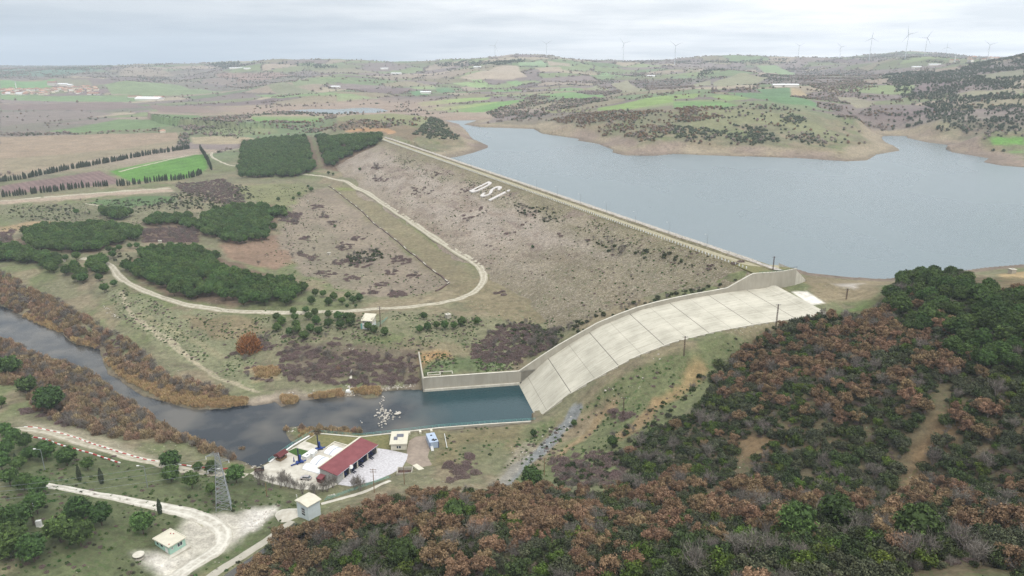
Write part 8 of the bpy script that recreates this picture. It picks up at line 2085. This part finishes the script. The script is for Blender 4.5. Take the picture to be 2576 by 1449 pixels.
p = hit(*ZT(1525, 615)); o = empty("minaret", tuple(p)); tag(o, "tiny white minaret of the far hill village", "minaret"); MB().cyl((0, 0, -2), (0, 0, 26), 2, 1.6, n=10).build('shaft', M_white, o); MB().cyl((0, 0, 26), (0, 0, 36), 1.7, .1, n=10).build('spire', M_seam, o)
p = hit(718, 309 + 3); 
o = house(*hit(409, 345 + 2)[:2] if False else hit(410, 333)[:2], "small farmhouse among trees at the top corner of the brown field", None, 1.0, 1)
def turbine(hx, hy, by, angs, label, yaw=0.0, R=None):
    R = R or FPX * 82 / max(26, by - hy); hub = unr(hx, hy, R); xy = hub[:2]; gr = float(gz(*xy)); base = min(gr, hub[2] - 60)
    o = empty("wind_turbine", (xy[0], xy[1], base)); tag(o, label, "wind turbine"); H_ = hub[2] - base
    yw = math.atan2(xy[0], xy[1]); o.rotation_euler = (0, 0, -yw + yaw)
    MB().cyl((0, 0, -3), (0, 0, H_ - 1), 1.4, .8, n=12).build('tower', M_turb, o); MB().box(-2, 2, -4, 6, H_ - 2, H_ + 2).build('nacelle', M_turb, o); MB().cyl((0, -4, H_), (0, -6, H_), 1.8, .9, n=10).build('hub', M_turb, o)
    for a in angs:
        a = math.radians(a); dx, dz = math.cos(a), math.sin(a); px_, pz_ = -dz, dx; Lb = 35
        mb = MB(); mb.add([(px_ * .8, -5.3, H_ + pz_ * .8), (px_ * 1.9 + dx * 8, -5.3, H_ + pz_ * 1.9 + dz * 8), (dx * Lb + px_ * .3, -5.2, H_ + dz * Lb + pz_ * .3), (dx * Lb - px_ * .2, -5.2, H_ + dz * Lb - pz_ * .2), (-px_ * .8, -5.3, H_ - pz_ * .8),
                           (px_ * .8, -4.7, H_ + pz_ * .8), (px_ * 1.9 + dx * 8, -4.7, H_ + pz_ * 1.9 + dz * 8), (dx * Lb + px_ * .3, -4.9, H_ + dz * Lb + pz_ * .3), (dx * Lb - px_ * .2, -4.9, H_ + dz * Lb - pz_ * .2), (-px_ * .8, -4.7, H_ - pz_ * .8)],
                          [(4, 3, 2, 1, 0), (5, 6, 7, 8, 9), (0, 1, 6, 5), (1, 2, 7, 6), (2, 3, 8, 7), (3, 4, 9, 8), (4, 0, 5, 9)]); mb.build('blade', M_turb, o)
for hx, hy, by, an, lb in [(1245, 115, 152, (62, 180, 298), "wind turbine with one blade pointing flat to the side, above the skyline pines"), (1375, 110.6, 148, (33, 147, 270), "wind turbine with two raised blades above the green skyline field"), (1569.5, 109, 148, (15, 130, 255), "faint wind turbine third along the skyline from the village side"), (1700, 115, 156, (25, 140, 265), "faint wind turbine above the flat middle of the skyline"),
                           (2011, 115, 142, (25, 145, 265), "small faint wind turbine before the ridge starts to rise"), (2116, 118, 146, (10, 135, 250), "small faint wind turbine at the foot of the rising ridge"), (2194, 96, 133, (-28, 85, 208), "tall wind turbine with one upright blade on the rising ridge"), (2286, 87, 131, (15, 235, 100), "highest wind turbine, just beside the rounded summit"),
                           (2333, 95, 133, (178, 300, 60), "wind turbine in the saddle between the two summits"), (2383, 119, 142, (-22, 90, 205), "small wind turbine behind the second summit"), (2491, 113, 146, (20, 140, 260), "wind turbine above the far hill village")]:
    turbine(hx, hy, by, an, lb)

# ------------------------------------------------------------------ damp winter air
hz = MB().box(-9300, 9300, -100, 9300, -6.0, 400)
M_haze = bpy.data.materials.new("haze"); M_haze.use_nodes = True
t = M_haze.node_tree; t.nodes.clear()
ho = t.nodes.new('ShaderNodeOutputMaterial'); hv = t.nodes.new('ShaderNodeVolumePrincipled')
hv.inputs['Color'].default_value = (0.84, 0.92, 1.0, 1); hv.inputs['Density'].default_value = 1.0e-4; hv.inputs['Anisotropy'].default_value = 0.0
t.links.new(hv.outputs[0], ho.inputs['Volume'])
haze = hz.build("haze", M_haze); tag(haze, kind='stuff')
